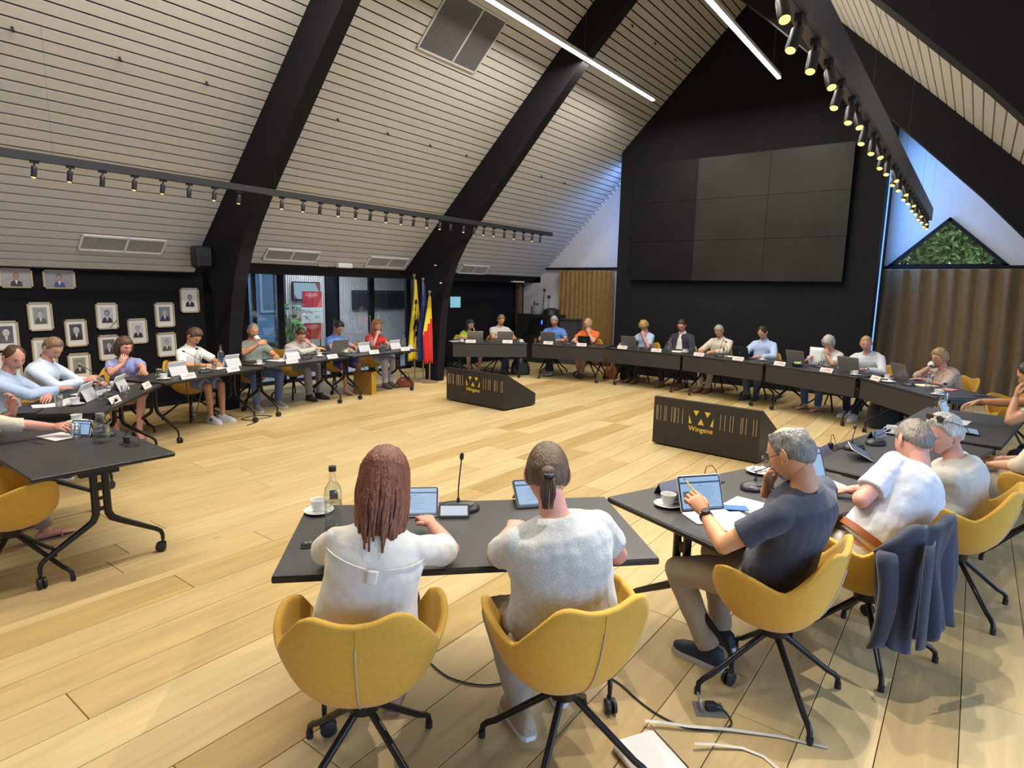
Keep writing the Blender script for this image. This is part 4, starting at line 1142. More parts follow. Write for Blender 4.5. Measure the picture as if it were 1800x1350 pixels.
def build_hair(mb, h, M_, near, seed, pr=0.0):
    G = V((0, 0.55*math.sin(pr), -1)).normalized()
    st = h['style']; r = random.Random(seed)
    if st in ('short', 'thin', 'ring'):
        hair_shell(mb, M_, st, h.get('thick', 0.013), near, h.get('amp', 0.004), h.get('freq', 60), seed, h.get('bald', 0))
    elif st == 'curly':
        hair_shell(mb, M_, 'full' if not h.get('fringe') else 'fringe', 0.024, near, 0.014, 38, seed)
    elif st in ('bob', 'long'):
        hair_shell(mb, M_, 'fringe' if h.get('fringe') else 'full', 0.017, near, 0.003, 55, seed)
        ln = h.get('len', 0.20); nl = 170 if near else 46
        sh_ = []
        for rad_, dirn in ((0.0935, 1), (0.078, -1)):
            for jj in range(9):
                f = jj/8 if dirn == 1 else 1-jj/8
                sh_.append([V((math.sin(la)*(rad_+0.010*math.sin(f*PI)-0.006*f)*0.98, math.cos(la)*(rad_+0.010*math.sin(f*PI)-0.006*f)*1.10-0.006+G.y*ln*0.85*f*0.5, 0.05-(ln*0.88+0.05)*f)) for la in [math.radians(68+224*k/30) for k in range(31)]])
        mb.rings(sh_, M=M_, cap=False, closed=False)
        for k in range(nl):
            lam = math.radians(r.uniform(62, 298)) if k % 5 else math.radians(r.choice((-1, 1))*r.uniform(58, 100))
            x, y = math.sin(lam), math.cos(lam)
            z0 = r.uniform(-0.02, 0.07)
            rad = 0.088 if z0 < 0.04 else 0.080
            L = ln*r.uniform(0.78, 1.08)
            back = max(0, -y)
            pts = []
            if near:
                for ph in (80, 62, 44, 28):
                    dd_ = V((math.cos(math.radians(ph))*x, math.cos(math.radians(ph))*y, math.sin(math.radians(ph)))); pts.append(head_pt(dd_, True)+dd_*(0.013+0.004*r.random()))
                z0 = min(z0, 0.035)
            for j in range(6):
                f = j/5; z = z0-L*f
                rr_ = rad+0.014*math.sin(f*PI)*r.uniform(0.5, 1.2)-0.012*f+(h.get('flip', 0.0)*f*f)
                pts.append((x*rr_*0.98+r.uniform(-0.002, 0.002), y*rr_*(1.12-0.05*f)-0.006+r.uniform(-0.002, 0.002)-0.012*f*back+G.y*L*f*(0.35 if back > 0.3 else 0.8), z))
            lock(mb, M_, pts, 0.017 if near else 0.022, 0.004, 6 if near else 5, 0.35)
    elif st == 'pony':
        hair_shell(mb, M_, 'full', 0.011, near, 0.002, 70, seed)
        # hair gathered low at the back, then the tail
        mb.ball((0, -0.112, -0.030), (0.030, 0.026, 0.028), 14, 10, M=M_)
        r_ = random.Random(3)
        for k in range(42):
            a = r_.uniform(0, 6.28); q = r_.uniform(0.4, 1)*0.020
            b0 = V((q*math.cos(a), -0.126+0.4*q*math.sin(a), -0.040))
            pts = [b0+V((0.9*q*math.cos(a)*f*math.sin(PI*min(1, f*1.2)), 0.004+G.y*0.13*f-0.012*math.sin(f*PI), -0.115*f)) for f in (0, 0.2, 0.4, 0.6, 0.8, 1.0)]
            lock(mb, M_, pts, 0.011, 0.002, 6)
    if near and st in ('short', 'ring', 'thin', 'curly', 'full'):
        pass

def hand_mesh(mb, side, W_, F_, B_, curl, thumb=0.6, spread=0.05, scale=1.0):
    """palm, four fingers and a thumb; W_ wrist, F_ direction of the fingers, B_ normal of the back of the hand"""
    F_ = V(F_).normalized(); B_ = V(B_); B_ = (B_-F_*B_.dot(F_)).normalized(); X_ = F_.cross(B_)
    M_ = Matrix(((X_.x*scale, F_.x*scale, B_.x*scale, W_[0]), (X_.y*scale, F_.y*scale, B_.y*scale, W_[1]), (X_.z*scale, F_.z*scale, B_.z*scale, W_[2]), (0, 0, 0, 1)))
    ts = -side                                    # the thumb side in hand space
    secs = [(-0.030, 0.026, 0.021, 0), (0.0, 0.027, 0.018, 0), (0.02, 0.033, 0.017, 0), (0.05, 0.040, 0.016, 0), (0.078, 0.041, 0.0135, 0), (0.092, 0.036, 0.010, 0)]
    mb.rings([[(a*math.cos(2*PI*k/12)+ts*0.002, y, h*math.sin(2*PI*k/12)) for k in range(12)] for y, a, h, _ in secs], M=M_)
    base = [(-ts*-0.030, 0.086, 0.072), (-ts*-0.010, 0.092, 0.082), (-ts*0.011, 0.089, 0.076), (-ts*0.031, 0.080, 0.060)]
    for i, (bx, by, L) in enumerate(base):
        a0 = -curl*0.55; p = V((bx, by, 0.0)); pts = [p-V((0, 0.02, 0)), p]
        ang = a0
        for j, fr in enumerate((0.45, 0.30, 0.25)):
            d = V((bx*spread*20*0.04, math.cos(ang), math.sin(ang))); d.normalize()
            p = p+d*L*fr; pts.append(p.copy()); ang -= curl*0.75
        mb.tube(pts, [0.0095, 0.0095, 0.0085, 0.0078, 0.0062], 8, M=M_)
        mb.ball(pts[-1], 0.0062, 8, 6, M=M_)
    p0 = V((ts*0.020, 0.012, -0.004)); p1 = V((ts*0.042, 0.040, -0.010)); p2 = V((ts*(0.052-0.012*thumb), 0.068, -0.014-0.010*thumb)); p3 = V((ts*(0.050-0.028*thumb), 0.090, -0.018-0.014*thumb))
    mb.tube([p0, p1, p2, p3], [0.015, 0.0125, 0.0105, 0.0075], 8, M=M_)
    mb.ball(p3, 0.0075, 8, 6, M=M_)
    return M_

def ik(a, c, l1, l2, pole):
    a, c = V(a), V(c); d = c-a; L = d.length
    mx = (l1+l2)*0.995
    if L > mx: c = a+d*(mx/L); d = c-a; L = mx
    L = max(L, abs(l1-l2)+0.02)
    dn = d.normalized()
    x = (l1*l1-l2*l2+L*L)/(2*L); h = math.sqrt(max(0, l1*l1-x*x))
    p = V(pole); p = p-dn*p.dot(dn)
    if p.length < 1e-4: p = dn.orthogonal()
    return a+dn*x+p.normalized()*h, c

def person(label, tab, head, hub=None, turn=0.0, dd=None, yaw=0.0, pitch=35, roll=0.0, L='rest', R='rest', top=None, bottom=None, shoes=None, hair=None,
           skin_='fair', near=False, b=1.0, female=False, glasses=None, collar=None, shoulder_yaw=0.0, feet=((-0.12, 0.40), (0.12, 0.40)), hide_legs=False, group=None, arms_bare=True, hs=1.0, nk=0.162, waist=1.0):
    if not near: b = b*(1.03 if female else 1.09)
    a, b_, Ln, t_, n_ = TF[tab]
    head = V(head)
    f = -n_.copy(); ca, sa = math.cos(turn), math.sin(turn)
    f = V((f.x*ca-f.y*sa, f.x*sa+f.y*ca, 0))
    if hub is None:
        d_ = dd if dd is not None else 0.06+max(0, 1.20-head.z)*0.8
        org = V((head.x, head.y, 0))-f*d_
        hubp = org-f*0.035
    else:
        hubp = V((*hub, 0)); org = hubp+f*0.035
    rz = math.atan2(-f.x, f.y)
    root = thing('person', label, 'person', org, rz, group)
    Ri = Matrix.Rotation(-rz, 4, 'Z')
    loc = lambda w: Ri @ (V(w)-org)
    hl = loc(head)
    ye = (org-a).dot(n_)-0.80          # table edge in front of the body (local y)
    P0 = V((0, 0.0, 0.575))
    pr = math.radians(pitch)
    N = hl+V((0, -0.055-0.03*math.sin(pr), -nk+0.02*math.sin(pr)))
    N.x = hl.x*0.88
    C1 = (P0+N)/2+V((0, -0.055, 0.02))
    def bz(t): return P0*(1-t)**2+C1*2*t*(1-t)+N*t*t
    def bt(t): return ((C1-P0)*(1-t)+(N-C1)*t).normalized()
    sy = math.radians(shoulder_yaw)
    def frame(t):
        T_ = bt(t); lx = V((math.cos(sy*t), math.sin(sy*t), 0)); fy = T_.cross(lx)*-1
        lx = (lx-T_*lx.dot(T_)).normalized(); fy = T_.cross(lx)
        return T_, lx, fy
    def torso(mb, k, extra, t0=0.0, t1=1.0, low=None):
        prof = [(0.0, .160, .120), (0.10, .178, .130), (0.22, .172, .128), (0.36, .158, .118), (0.52, .160, .118), (0.66, .176, .122), (0.78, .180, .118), (0.87, .162, .104), (0.94, .112, .084), (1.0, .066, .060)]
        rs = []
        if low is not None:
            T_, lx, fy = frame(0); c = bz(0)+V((0, 0, low)); 
            rs.append([c+lx*((.178*b+extra)*math.cos(2*PI*j/24))+fy*((.132*b+extra)*math.sin(2*PI*j/24)) for j in range(24)])
        for t, ra, rb in prof:
            if t < t0 or t > t1: continue
            T_, lx, fy = frame(t); c = bz(t)
            bb = b if t < 0.9 else 1+(b-1)*0.4
            if t < 0.7: bb *= 1+(waist-1)*(1-abs(t-0.4)/0.4 if t > 0.4 else 1)
            ra_, rb_ = ra*bb*k+extra, rb*bb*k+extra
            rs.append([c+lx*(ra_*math.cos(2*PI*j/24))+fy*(rb_*math.sin(2*PI*j/24)) for j in range(24)])
        mb.rings(rs)
        if female:
            T_, lx, fy = frame(0.66); c = bz(0.66)
            for s in (-1, 1): mb.ball(c+lx*(0.075*s*b)+fy*(0.075*b), 0.068*b+extra*0.6, 14, 10)
    T_, lx9, fy9 = frame(0.86); shc = bz(0.87)
    SH = {s: shc-T_*0.022+lx9*(s*(0.148 if female else 0.160)*(1+(b-1)*0.7)) for s in (-1, 1)}
    body = MB(); extra = MB()
    torso(body, 0.90, 0)
    body.ball(P0, (0.15*b, 0.12*b, 0.11), 18, 12)
    Mh = Matrix.Translation(hl) @ Matrix.Rotation(math.radians(yaw), 4, 'Z') @ Matrix.Rotation(-pr, 4, 'X') @ Matrix.Rotation(math.radians(roll), 4, 'Y') @ Matrix.Scale(hs, 4)
    skull = Mh @ V((0, -0.025, -0.035))
    body.tube([bz(0.93), N, (N+skull)/2+V((0, -0.004, 0)), skull], [0.064, 0.056, 0.051, 0.050], 16)
    SP = {}
    def preset(s, nm):
        if isinstance(nm, dict): return dict(nm)
        if nm == 'rest': return dict(W=(s*0.17, ye+0.15, 0.785), F=(-s*0.5, 0.85, -0.03), B=(0, 0, 1), curl=0.35, pole=(s*0.9, -0.2, -0.7))
        if nm == 'type': return dict(W=(s*0.11, ye+0.22, 0.80), F=(-s*0.15, 1, -0.12), B=(0, 0, 1), curl=0.5, pole=(s*0.9, -0.2, -0.8))
        if nm == 'write': return dict(W=(s*0.13, ye+0.20, 0.785), F=(-s*0.6, 0.8, -0.05), B=(s*0.4, 0, 1), curl=1.0, pole=(s*0.9, -0.2, -0.8))
        if nm == 'chin': return dict(W=(hl.x+s*0.045, hl.y+0.075+0.03*math.sin(pr), hl.z-0.205), F=(-s*0.25, -0.10, 1), B=(s*0.35, 1, 0.1), curl=0.8, pole=(s*0.35, 0.5, -1))
        if nm == 'cheek': return dict(W=(hl.x+s*0.085, hl.y+0.055, hl.z-0.17), F=(-s*0.15, -0.05, 1), B=(s*1, 0.45, 0), curl=0.6, pole=(s*0.5, 0.5, -1))
        if nm == 'mouth': return dict(W=(hl.x+s*0.09, hl.y+0.11, hl.z-0.16), F=(-s*0.75, 0.0, 0.75), B=(s*0.3, 1, 0.1), curl=1.1, pole=(s*0.7, 0.2, -1))
        if nm == 'cross': return dict(W=(-s*0.07, ye+0.13+(0.05 if s > 0 else 0), 0.795+(0.05 if s > 0 else 0)), F=(-s*1, 0.25, -0.05), B=(0, 0.3, 1), curl=0.4, pole=(s*0.9, -0.1, -0.6))
        if nm == 'lap': return dict(W=(s*0.12, 0.27, 0.68), F=(-s*0.4, 0.9, -0.1), B=(0, 0, 1), curl=0.4, pole=(s*0.9, -0.4, -0.5))
    ARM = {}
    for s, nm in ((-1, L), (1, R)):
        A = preset(s, nm)
        if 'Ww' in A: A['W'] = loc(A['Ww'])
        if 'Fw' in A: A['F'] = Ri.to_3x3() @ V(A['Fw'])
        if 'Bw' in A: A['B'] = Ri.to_3x3() @ V(A['Bw'])
        if 'polew' in A: A['pole'] = Ri.to_3x3() @ V(A['polew'])
        S_ = SH[s]
        E, W_ = ik(S_, A['W'], 0.285, 0.255, A['pole'])
        if 'Ew' in A: E = loc(A['Ew'])
        if E.z < TH+0.045 and E.y > ye-0.03 and W_.z > TH: E.z = TH+0.045
        ARM[s] = (S_, E, W_, A)
        q = 1+(b-1)*0.8
        mid = (S_+E)/2
        body.tube([bz(0.86), S_+(E-S_)*0.02, mid, E], [0.05*q, 0.050*q, 0.046*q, 0.037*q], 12)
        body.ball(S_, 0.053*q, 14, 10); body.ball(E, 0.038*q, 12, 8)
        fm = E+(W_-E)*0.35
        body.tube([E, fm, W_+(E-W_)*0.08, W_], [0.037*q, 0.039*q, 0.0265, 0.025], 12)
        A['M'] = hand_mesh(extra, s, W_, A['F'], A['B'], A['curl'], A.get('thumb', 0.6), scale=A.get('hs', 1.0)*(0.93 if female else 1.0))
    head_mesh(extra, Mh, near)
    LEG = {}
    for s, ft in ((-1, feet[0]), (1, feet[1])):
        H_ = V((s*0.085*b, 0.03, 0.565)); A_ = V((ft[0], ft[1], ft[2] if len(ft) > 2 else 0.085))
        K, A_ = ik(H_, A_, 0.42, 0.42, (s*0.15, 0.5, 1))
        if K.z > 0.60: K.z = 0.60
        LEG[s] = (H_, K, A_)
        body.tube([H_, (H_+K)/2, K], [0.080*b, 0.070*b, 0.052], 14); body.ball(K, 0.053, 12, 10)
        body.tube([K, K+(A_-K)*0.3, A_+(K-A_)*0.1, A_+V((0, 0.01, -0.03))], [0.050, 0.052, 0.033, 0.034], 12)
        if shoes and shoes.get('kind') == 'sandal':
            extra.rings([[(A_.x+w_*math.cos(2*PI*k/10), A_.y+y, max(0.02, A_.z-0.065+h_/2+h_/2*math.sin(2*PI*k/10))) for k in range(10)] for y, w_, h_ in ((-0.06, 0.022, 0.04), (-0.02, 0.032, 0.07), (0.06, 0.036, 0.05), (0.13, 0.040, 0.028), (0.175, 0.025, 0.016))])
    vox = 0.009 if near else 0.014
    ob = body.obj('body', SK[skin_], root)
    BAKE.append((ob, extra, vox, 0.0))
    # ---- clothes
    top = top or {}
    m_top = top['mat']; sl = top.get('sleeve', 'short'); ex = top.get('loose', 0.012)
    tp = MB(); torso(tp, 0.93, ex, low=top.get('low', -0.05), t1=1.0 if top.get('high', True) else 0.95)
    q = 1+(b-1)*0.8
    for s in (-1, 1):
        S_, E, W_, A = ARM[s]
        tp.tube([bz(0.93), S_], [0.050*q, 0.056*q], 12); tp.ball(S_, 0.057*q, 14, 10)
        if sl == 'long' or sl == 'roll':
            endp = W_+(E-W_)*(0.10 if sl == 'long' else 0.75)
            tp.tube([S_, (S_+E)/2, E], [0.057*q, 0.056*q, 0.050*q], 12); tp.ball(E, 0.050*q, 12, 8)
            tp.tube([E, (E+endp)/2, endp], [0.052*q, 0.048*q, 0.038 if sl == 'long' else 0.050*q], 12)
        elif sl == 'short':
            fr = top.get('sl', 0.62)
            tp.tube([S_, S_+(E-S_)*fr*0.5, S_+(E-S_)*fr], [0.058*q, 0.060*q, 0.063*q], 12)
        elif sl == 'puff':
            fr = 0.85
            tp.tube([S_, S_+(E-S_)*0.45, S_+(E-S_)*0.72, S_+(E-S_)*fr], [0.058*q, 0.062*q, 0.068*q, 0.056*q], 12)
    o = tp.obj(top.get('name', 'shirt'), m_top, root)
    BAKE.append((o, None, vox*0.9, top.get('wr', 0.014)))
    if top.get('under'):
        T_, lx, fy = frame(0.9)
        pts = []
        mb = MB()
        for t in (0.99, 0.9, 0.75, 0.6, 0.45, 0.3):
            T2, l2, f2 = frame(t); c = bz(t); w_ = 0.030+0.055*(1-t)
            rb = {0.99: .072, 0.9: .098, 0.75: .128, 0.6: .130, 0.45: .128, 0.3: .134}[t]*b+0.016
            pts.append([c+l2*(w_*x)+f2*(rb-0.02*abs(x)**2) for x in (-1, -0.5, 0, 0.5, 1)])
        mb.grid(pts).obj('shirt_front', top['under'], root, smooth=True)
    if top.get('yoke'):
        T_, lx, fy = frame(0.70); c = bz(0.70)-fy*(.120*b+0.030)
        A = Matrix((( lx.x, -fy.x, T_.x, c.x), (lx.y, -fy.y, T_.y, c.y), (lx.z, -fy.z, T_.z, c.z), (0, 0, 0, 1)))
        MB().rbox((0, 0.002, 0), (0.040, 0.016, 0.052), 0.010, M=A).obj('back_tab', m_top, root, smooth=40)
        for s in (-1, 1):
            pts = []
            for k in range(7):
                a = PI*1.5+s*(0.12+k*0.19); t = 0.735+0.010*k
                T2, l2, f2 = frame(t); cc = bz(t); ra_, rb_ = (.182*b+ex)*0.97, (.122*b+ex)*0.97
                pts.append(cc+l2*(ra_*math.cos(a))+f2*(rb_*math.sin(a)))
            MB().tube(pts, [0.0035]*6+[0.001], 6, flat=0.5).obj('pleat', m_top, root, smooth=True)
    if collar:
        T_, lx, fy = frame(0.985); mb = MB()
        rs = []
        for dz, ra, rb in ((-0.034, .108, .100), (-0.020, .104, .096), (0.012, .078, .074), (0.036, .069, .066), (0.038, .062, .058), (0.0, .058, .054)):
            rs.append([N+T_*(dz-0.004)+lx*(ra*math.cos(2*PI*j/20))+fy*((rb)*math.sin(2*PI*j/20)+0.004)+T_*(-0.022*max(0, math.sin(2*PI*j/20))**3) for j in range(20)])
        mb.rings(rs, cap=False).obj('collar', collar, root, smooth=True)
    bm_ = bottom or {}
    mb = MB(); lg = bm_.get('len', 'long'); mq = bm_['mat']
    mb.ball(P0+V((0, 0.01, -0.015)), (0.172*b, 0.132*b, 0.105), 20, 12)
    for s in (-1, 1):
        H_, K, A_ = LEG[s]
        if lg == 'long':
            mb.tube([H_, (H_+K)/2, K], [0.092*b, 0.084*b, 0.068], 14); mb.ball(K, 0.068, 12, 10)
            mb.tube([K, (K+A_)/2, A_+V((0, 0, 0.015))], [0.068, 0.062, 0.056], 14)
        else:
            e = H_+(K-H_)*(0.86 if lg == 'shorts' else 0.92)
            mb.tube([H_, (H_+e)/2, e], [0.093*b, 0.092*b, 0.088 if lg == 'shorts' else 0.080], 14)
    if lg == 'skirt':
        K1, K2 = LEG[-1][1], LEG[1][1]; c = (K1+K2)/2
        mb.rings([[P0+V((0, 0.0, -0.02))+V((0.165*b*math.cos(2*PI*j/18), 0, 0.10*math.sin(2*PI*j/18))) for j in range(18)], [V((c.x, c.y*0.9, c.z))+V(((abs(K2.x-K1.x)/2+0.075)*math.cos(2*PI*j/18), 0, 0.078*math.sin(2*PI*j/18))) for j in range(18)]])
    o = mb.obj({'long': 'trousers', 'shorts': 'shorts', 'skirt': 'skirt'}[lg], mq, root)
    BAKE.append((o, None, vox, 0.012))
    if bm_.get('belt'):
        T_, lx, fy = frame(0.10); mb = MB()
        c = bz(0.06)
        mb.rings([[c+T_*z+lx*((.176*b+r_)*math.cos(2*PI*j/28))+fy*((.131*b+r_)*math.sin(2*PI*j/28)) for j in range(28)] for z, r_ in ((-0.018, 0.0), (-0.018, 0.016), (0.018, 0.016), (0.018, 0.0))], cap=False)
        mb.obj('belt', bm_['belt'], root, smooth=40)
    sh = shoes or {'mat': cloth('shoe_black', (0.015, 0.015, 0.016))}
    for s in (-1, 1):
        A_ = LEG[s][2]; zb = A_.z-0.085
        out = 0.15*s
        Ms = Matrix.Translation((A_.x, A_.y, zb)) @ Matrix.Rotation(-out, 4, 'Z')
        ext = sh.get('sole', 0.018)
        if sh.get('kind') == 'sandal':
            o = MB().rings([[(w_*x, y, z) for x in (-1, 1)]+[(w_, y, z+0.012), (-w_, y, z+0.012)] for y, w_, z in ((-0.07, 0.03, 0.0), (0.0, 0.03, 0.0), (0.08, 0.038, 0), (0.15, 0.038, 0), (0.19, 0.022, 0))], M=Ms).tube([(-0.036, 0.09, 0.02), (-0.015, 0.09, 0.05), (0.015, 0.09, 0.05), (0.036, 0.09, 0.02)], 0.006, 6, M=Ms).tube([(-0.034, 0.0, 0.03), (-0.03, -0.03, 0.075), (0.03, -0.03, 0.075), (0.034, 0.0, 0.03)], 0.005, 6, M=Ms).obj('sandal', sh['mat'], root, smooth=40)
            continue
        secs = [(-0.078, 0.022, 0.050), (-0.066, 0.034, 0.085), (-0.02, 0.040, 0.100 if not sh.get('boot') else 0.19), (0.025, 0.040, 0.090 if not sh.get('boot') else 0.15), (0.07, 0.043, 0.066), (0.12, 0.047, 0.052), (0.16, 0.042, 0.040), (0.188, 0.022, 0.026)]
        rs = []
        for y, w_, h_ in secs:
            ring = []
            for k in range(14):
                c, s2 = math.cos(2*PI*k/14), math.sin(2*PI*k/14)
                ring.append((w_*c, y, ext+h_*max(0, s2)**0.8 if s2 > 0 else ext))
            rs.append(ring)
        o = MB().rings(rs, M=Ms).obj('shoe' if not sh.get('boot') else 'boot', sh['mat'], root, smooth=60)
        MB().rings([[(w_*1.06*x, y, z) for x, z in ((-1, 0.001), (1, 0.001), (1, ext+0.004), (-1, ext+0.004))] for y, w_, h_ in [(-0.084, 0.02, 0)]+secs[1:-1]+[(0.195, 0.02, 0)]], M=Ms).obj('sole', sh.get('solem', M_DARKP), o, smooth=40)
        if sh.get('stripes'):
            mb = MB()
            for k in range(3): mb.box((s*0.043, 0.03+0.022*k, 0.055), (0.006, 0.007, 0.045), M=Ms)
            mb.obj('stripes', M_DARKP, o)
    # ---- hair and face
    if hair:
        mb = MB(); build_hair(mb, hair, Mh, near, len(label), pr)
        ho = mb.obj('hair', hair['mat'], root, smooth=True)
        if hair['style'] == 'pony':
            MB().lathe([(0.015, -0.006), (0.021, -0.004), (0.021, 0.004), (0.015, 0.006)], n=14, M=Mh @ Matrix.Translation((0, -0.130, -0.042)) @ Matrix.Rotation(0.5, 4, 'X')).obj('hair_tie', M_DARKP, ho)
        if hair.get('beard'):
            mb = MB(); rs = []
            for row in sph_rows(30, 24):
                r_ = []
                for d in row:
                    az = abs(math.degrees(math.atan2(d[0], d[1]))); m = smoothstep(-0.30, -0.45, d[2])*(1-smoothstep(75, 95, az)) if not (az < 18 and d[2] > -0.58) else 0
                    r_.append(head_pt(d)+V(d)*(0.006*m-0.008*(1-m)))
                rs.append(r_)
            mb.rings(rs, M=Mh, cap=False).obj('beard', hair['mat'], root, smooth=True)
    M_EYEW = mat('eye_white', (0.45, 0.40, 0.38), 0.3); M_IRIS = mat('eye_iris', (0.05, 0.04, 0.035), 0.2)
    M_LIP = mat('lips', (0.42, 0.15, 0.13), 0.5); M_BROW = hair['mat'] if hair else M_DARKP
    for s in (-1, 1):
        e = MB().ball((s*0.030, 0.0735, 0.010), (0.0120, 0.0100, 0.0060) if not near else (0.0125, 0.0115, 0.0085), 12, 8, M=Mh).obj('eye', M_EYEW, root, smooth=True)
        MB().ball((s*0.030, 0.0815, 0.0075), (0.0055, 0.0042, 0.0055), 8, 6, M=Mh).obj('iris', M_IRIS, e, smooth=True)
        MB().tube([(s*0.015, 0.091, 0.028), (s*0.030, 0.088, 0.0335), (s*0.046, 0.077, 0.028)], [0.003, 0.0035, 0.002], 6, M=Mh).obj('eyebrow', M_BROW, root, smooth=True)
    MB().tube([(-0.022, 0.082, -0.056), (-0.008, 0.0925, -0.053), (0, 0.0935, -0.055), (0.008, 0.0925, -0.053), (0.022, 0.082, -0.056)], [0.0015, 0.004, 0.004, 0.004, 0.0015], 6, M=Mh).tube([(-0.020, 0.082, -0.059), (0, 0.092, -0.063), (0.020, 0.082, -0.059)], [0.0015, 0.0048, 0.0015], 6, M=Mh).obj('lips', M_LIP, root, smooth=True)
    if glasses:
        mb = MB()
        for s in (-1, 1):
            mb.tube([(s*0.033+0.024*math.cos(a), 0.108-0.012*abs(math.cos(a)*0.5+s*0.0), 0.006+0.018*math.sin(a)) for a in [2*PI*j/14 for j in range(15)]], 0.0017, 5, M=Mh)
            mb.tube([(s*0.057, 0.104, 0.010), (s*0.075, 0.085, 0.012), (s*0.082, 0.0, 0.010), (s*0.080, -0.018, -0.004)], 0.0017, 5, M=Mh)
        mb.tube([(-0.010, 0.106, 0.010), (0, 0.110, 0.012), (0.010, 0.106, 0.010)], 0.0017, 5, M=Mh)
        g = mb.obj('glasses', glasses, root)
        for s in (-1, 1): MB().lathe([(0.0, 0), (0.022, 0)], n=14, cap=False, M=Mh @ Matrix.Translation((s*0.033, 0.106, 0.006)) @ Matrix.Rotation(PI/2, 4, 'X')).obj('lens', M_GLASS, g)
    return root, dict(head=Mh, arm=ARM, hub=hubp, f=f, rz=rz, ye=ye, hl=hl, org=org, ob=root)

def bake_people():
    """turn the joined body volumes into one skin each (voxel union), once, and store the result as plain meshes"""
    for o, extra, vox, wr in BAKE:
        m = o.modifiers.new('union', 'REMESH'); m.mode = 'VOXEL'; m.voxel_size = vox
        s = o.modifiers.new('smooth', 'SMOOTH'); s.factor = 0.5; s.iterations = 3
        if wr:
            dm = o.modifiers.new('wrinkle', 'DISPLACE'); dm.texture = CLOUD; dm.strength = wr; dm.mid_level = 0.5; dm.texture_coords = 'GLOBAL'
    dg = bpy.context.evaluated_depsgraph_get(); dg.update()
    for o, extra, vox, wr in BAKE:
        ev = o.evaluated_get(dg)
        me = D.meshes.new_from_object(ev)
        mats = list(o.data.materials)
        if extra is not None:
            nv = len(me.vertices)
            co = np.empty(nv*3); me.vertices.foreach_get('co', co)
            vs = co.reshape(-1, 3).tolist(); fs = [tuple(p.vertices) for p in me.polygons]
            vs += extra.v; fs += [tuple(i+nv for i in f_) for f_ in extra.f]
            m2 = D.meshes.new(o.name); m2.from_pydata(vs, [], fs); me = m2
        me.materials.clear()
        for m_ in mats: me.materials.append(m_)
        me.polygons.foreach_set('use_smooth', [True]*len(me.polygons))
        o.modifiers.clear()
        o.data = me

# ================================================================== WHO SITS WHERE
C_ = cloth
JEANS = C_('jeans', (0.075, 0.12, 0.24)); DJEANS = C_('dark_jeans', (0.025, 0.035, 0.075)); BLK = C_('black', (0.014, 0.014, 0.017)); BEI = C_('beige', (0.46, 0.39, 0.29)); WHT = C_('white', (0.70, 0.69, 0.66)); GREY = C_('grey', (0.26, 0.25, 0.26)); NAVY = C_('navy', (0.02, 0.024, 0.048))
PBLUE = C_('pale_blue', (0.44, 0.55, 0.76)); PBLUE2 = C_('paler_blue', (0.56, 0.65, 0.80)); CREAM = C_('cream', (0.62, 0.55, 0.42))
SHBLK = dict(mat=C_('shoe_black', (0.015, 0.015, 0.016))); SHBRN = dict(mat=mat('shoe_brown', (0.22, 0.09, 0.04), 0.5)); SHWHT = dict(mat=mat('shoe_white', (0.62, 0.63, 0.68), 0.6), solem=M_WHITEP)
SANDAL = dict(kind='sandal', mat=mat('sandal_taupe', (0.30, 0.22, 0.17), 0.6))
H_BRN = hairm('brown', (0.085, 0.045, 0.025)); H_DK = hairm('dark', (0.035, 0.022, 0.018)); H_LB = hairm('light_brown', (0.20, 0.125, 0.07)); H_GRY = hairm('grey', (0.33, 0.31, 0.285)); H_GRY2 = hairm('silver', (0.50, 0.47, 0.43)); H_BLD = hairm('blond', (0.42, 0.27, 0.12)); H_RED = hairm('red_blond', (0.36, 0.14, 0.045)); H_AUB = hairm('auburn', (0.17, 0.058, 0.028)); H_PONY = hairm('pony_brown', (0.105, 0.062, 0.036))
PEOPLE = {}
def seat(key, label, *a, chair=True, chair_label=None, chair_turn=0.0, chair_shift=0.0, **k):
    r_, info = person(label, *a, **k)
    PEOPLE[key] = info
    if chair:
        f = info['f']; ca, sa = math.cos(chair_turn), math.sin(chair_turn)
        f2 = (f.x*ca-f.y*sa, f.x*sa+f.y*ca)
        h = info['hub']-info['f']*chair_shift
        place_chair(h.x, h.y, f2, chair_label or ('mustard bucket armchair under the '+CS[key]))
    return info
CS = dict(A='person at the left edge of the picture, with grooved arm nearest us', B1='man with folded arms in the pale blue shirt', B2='taller man in the paler blue shirt holding a phone', C1='woman in the blue patterned blouse', C2='boy in the white shirt and shorts',
 D1='grey haired man drinking coffee', D2='man in the off-white shirt wiping his nose', E1='woman in the blue polo', E2='woman in the red top', F1='woman in lime', F2='man in the pale grey T-shirt', G1='man in the blue polo', G2='person in orange',
 H1='curly blond woman in pale blue', H2='man in the navy blazer', I1='grey haired man in the cream shirt', I2='man in the sky blue shirt', J1='white haired woman holding a paper', J2='blond man in the white shirt', K1='woman in the flowered blouse',
 O1='man in the grey T-shirt at the right edge', O2='person cut off by the right edge', N2='woman with sunglasses on her head', N3='man in the white T-shirt, half covered by the jacket', M1='man in the dark T-shirt', Z1='auburn haired woman in the white blouse', Z2='woman with the ponytail')

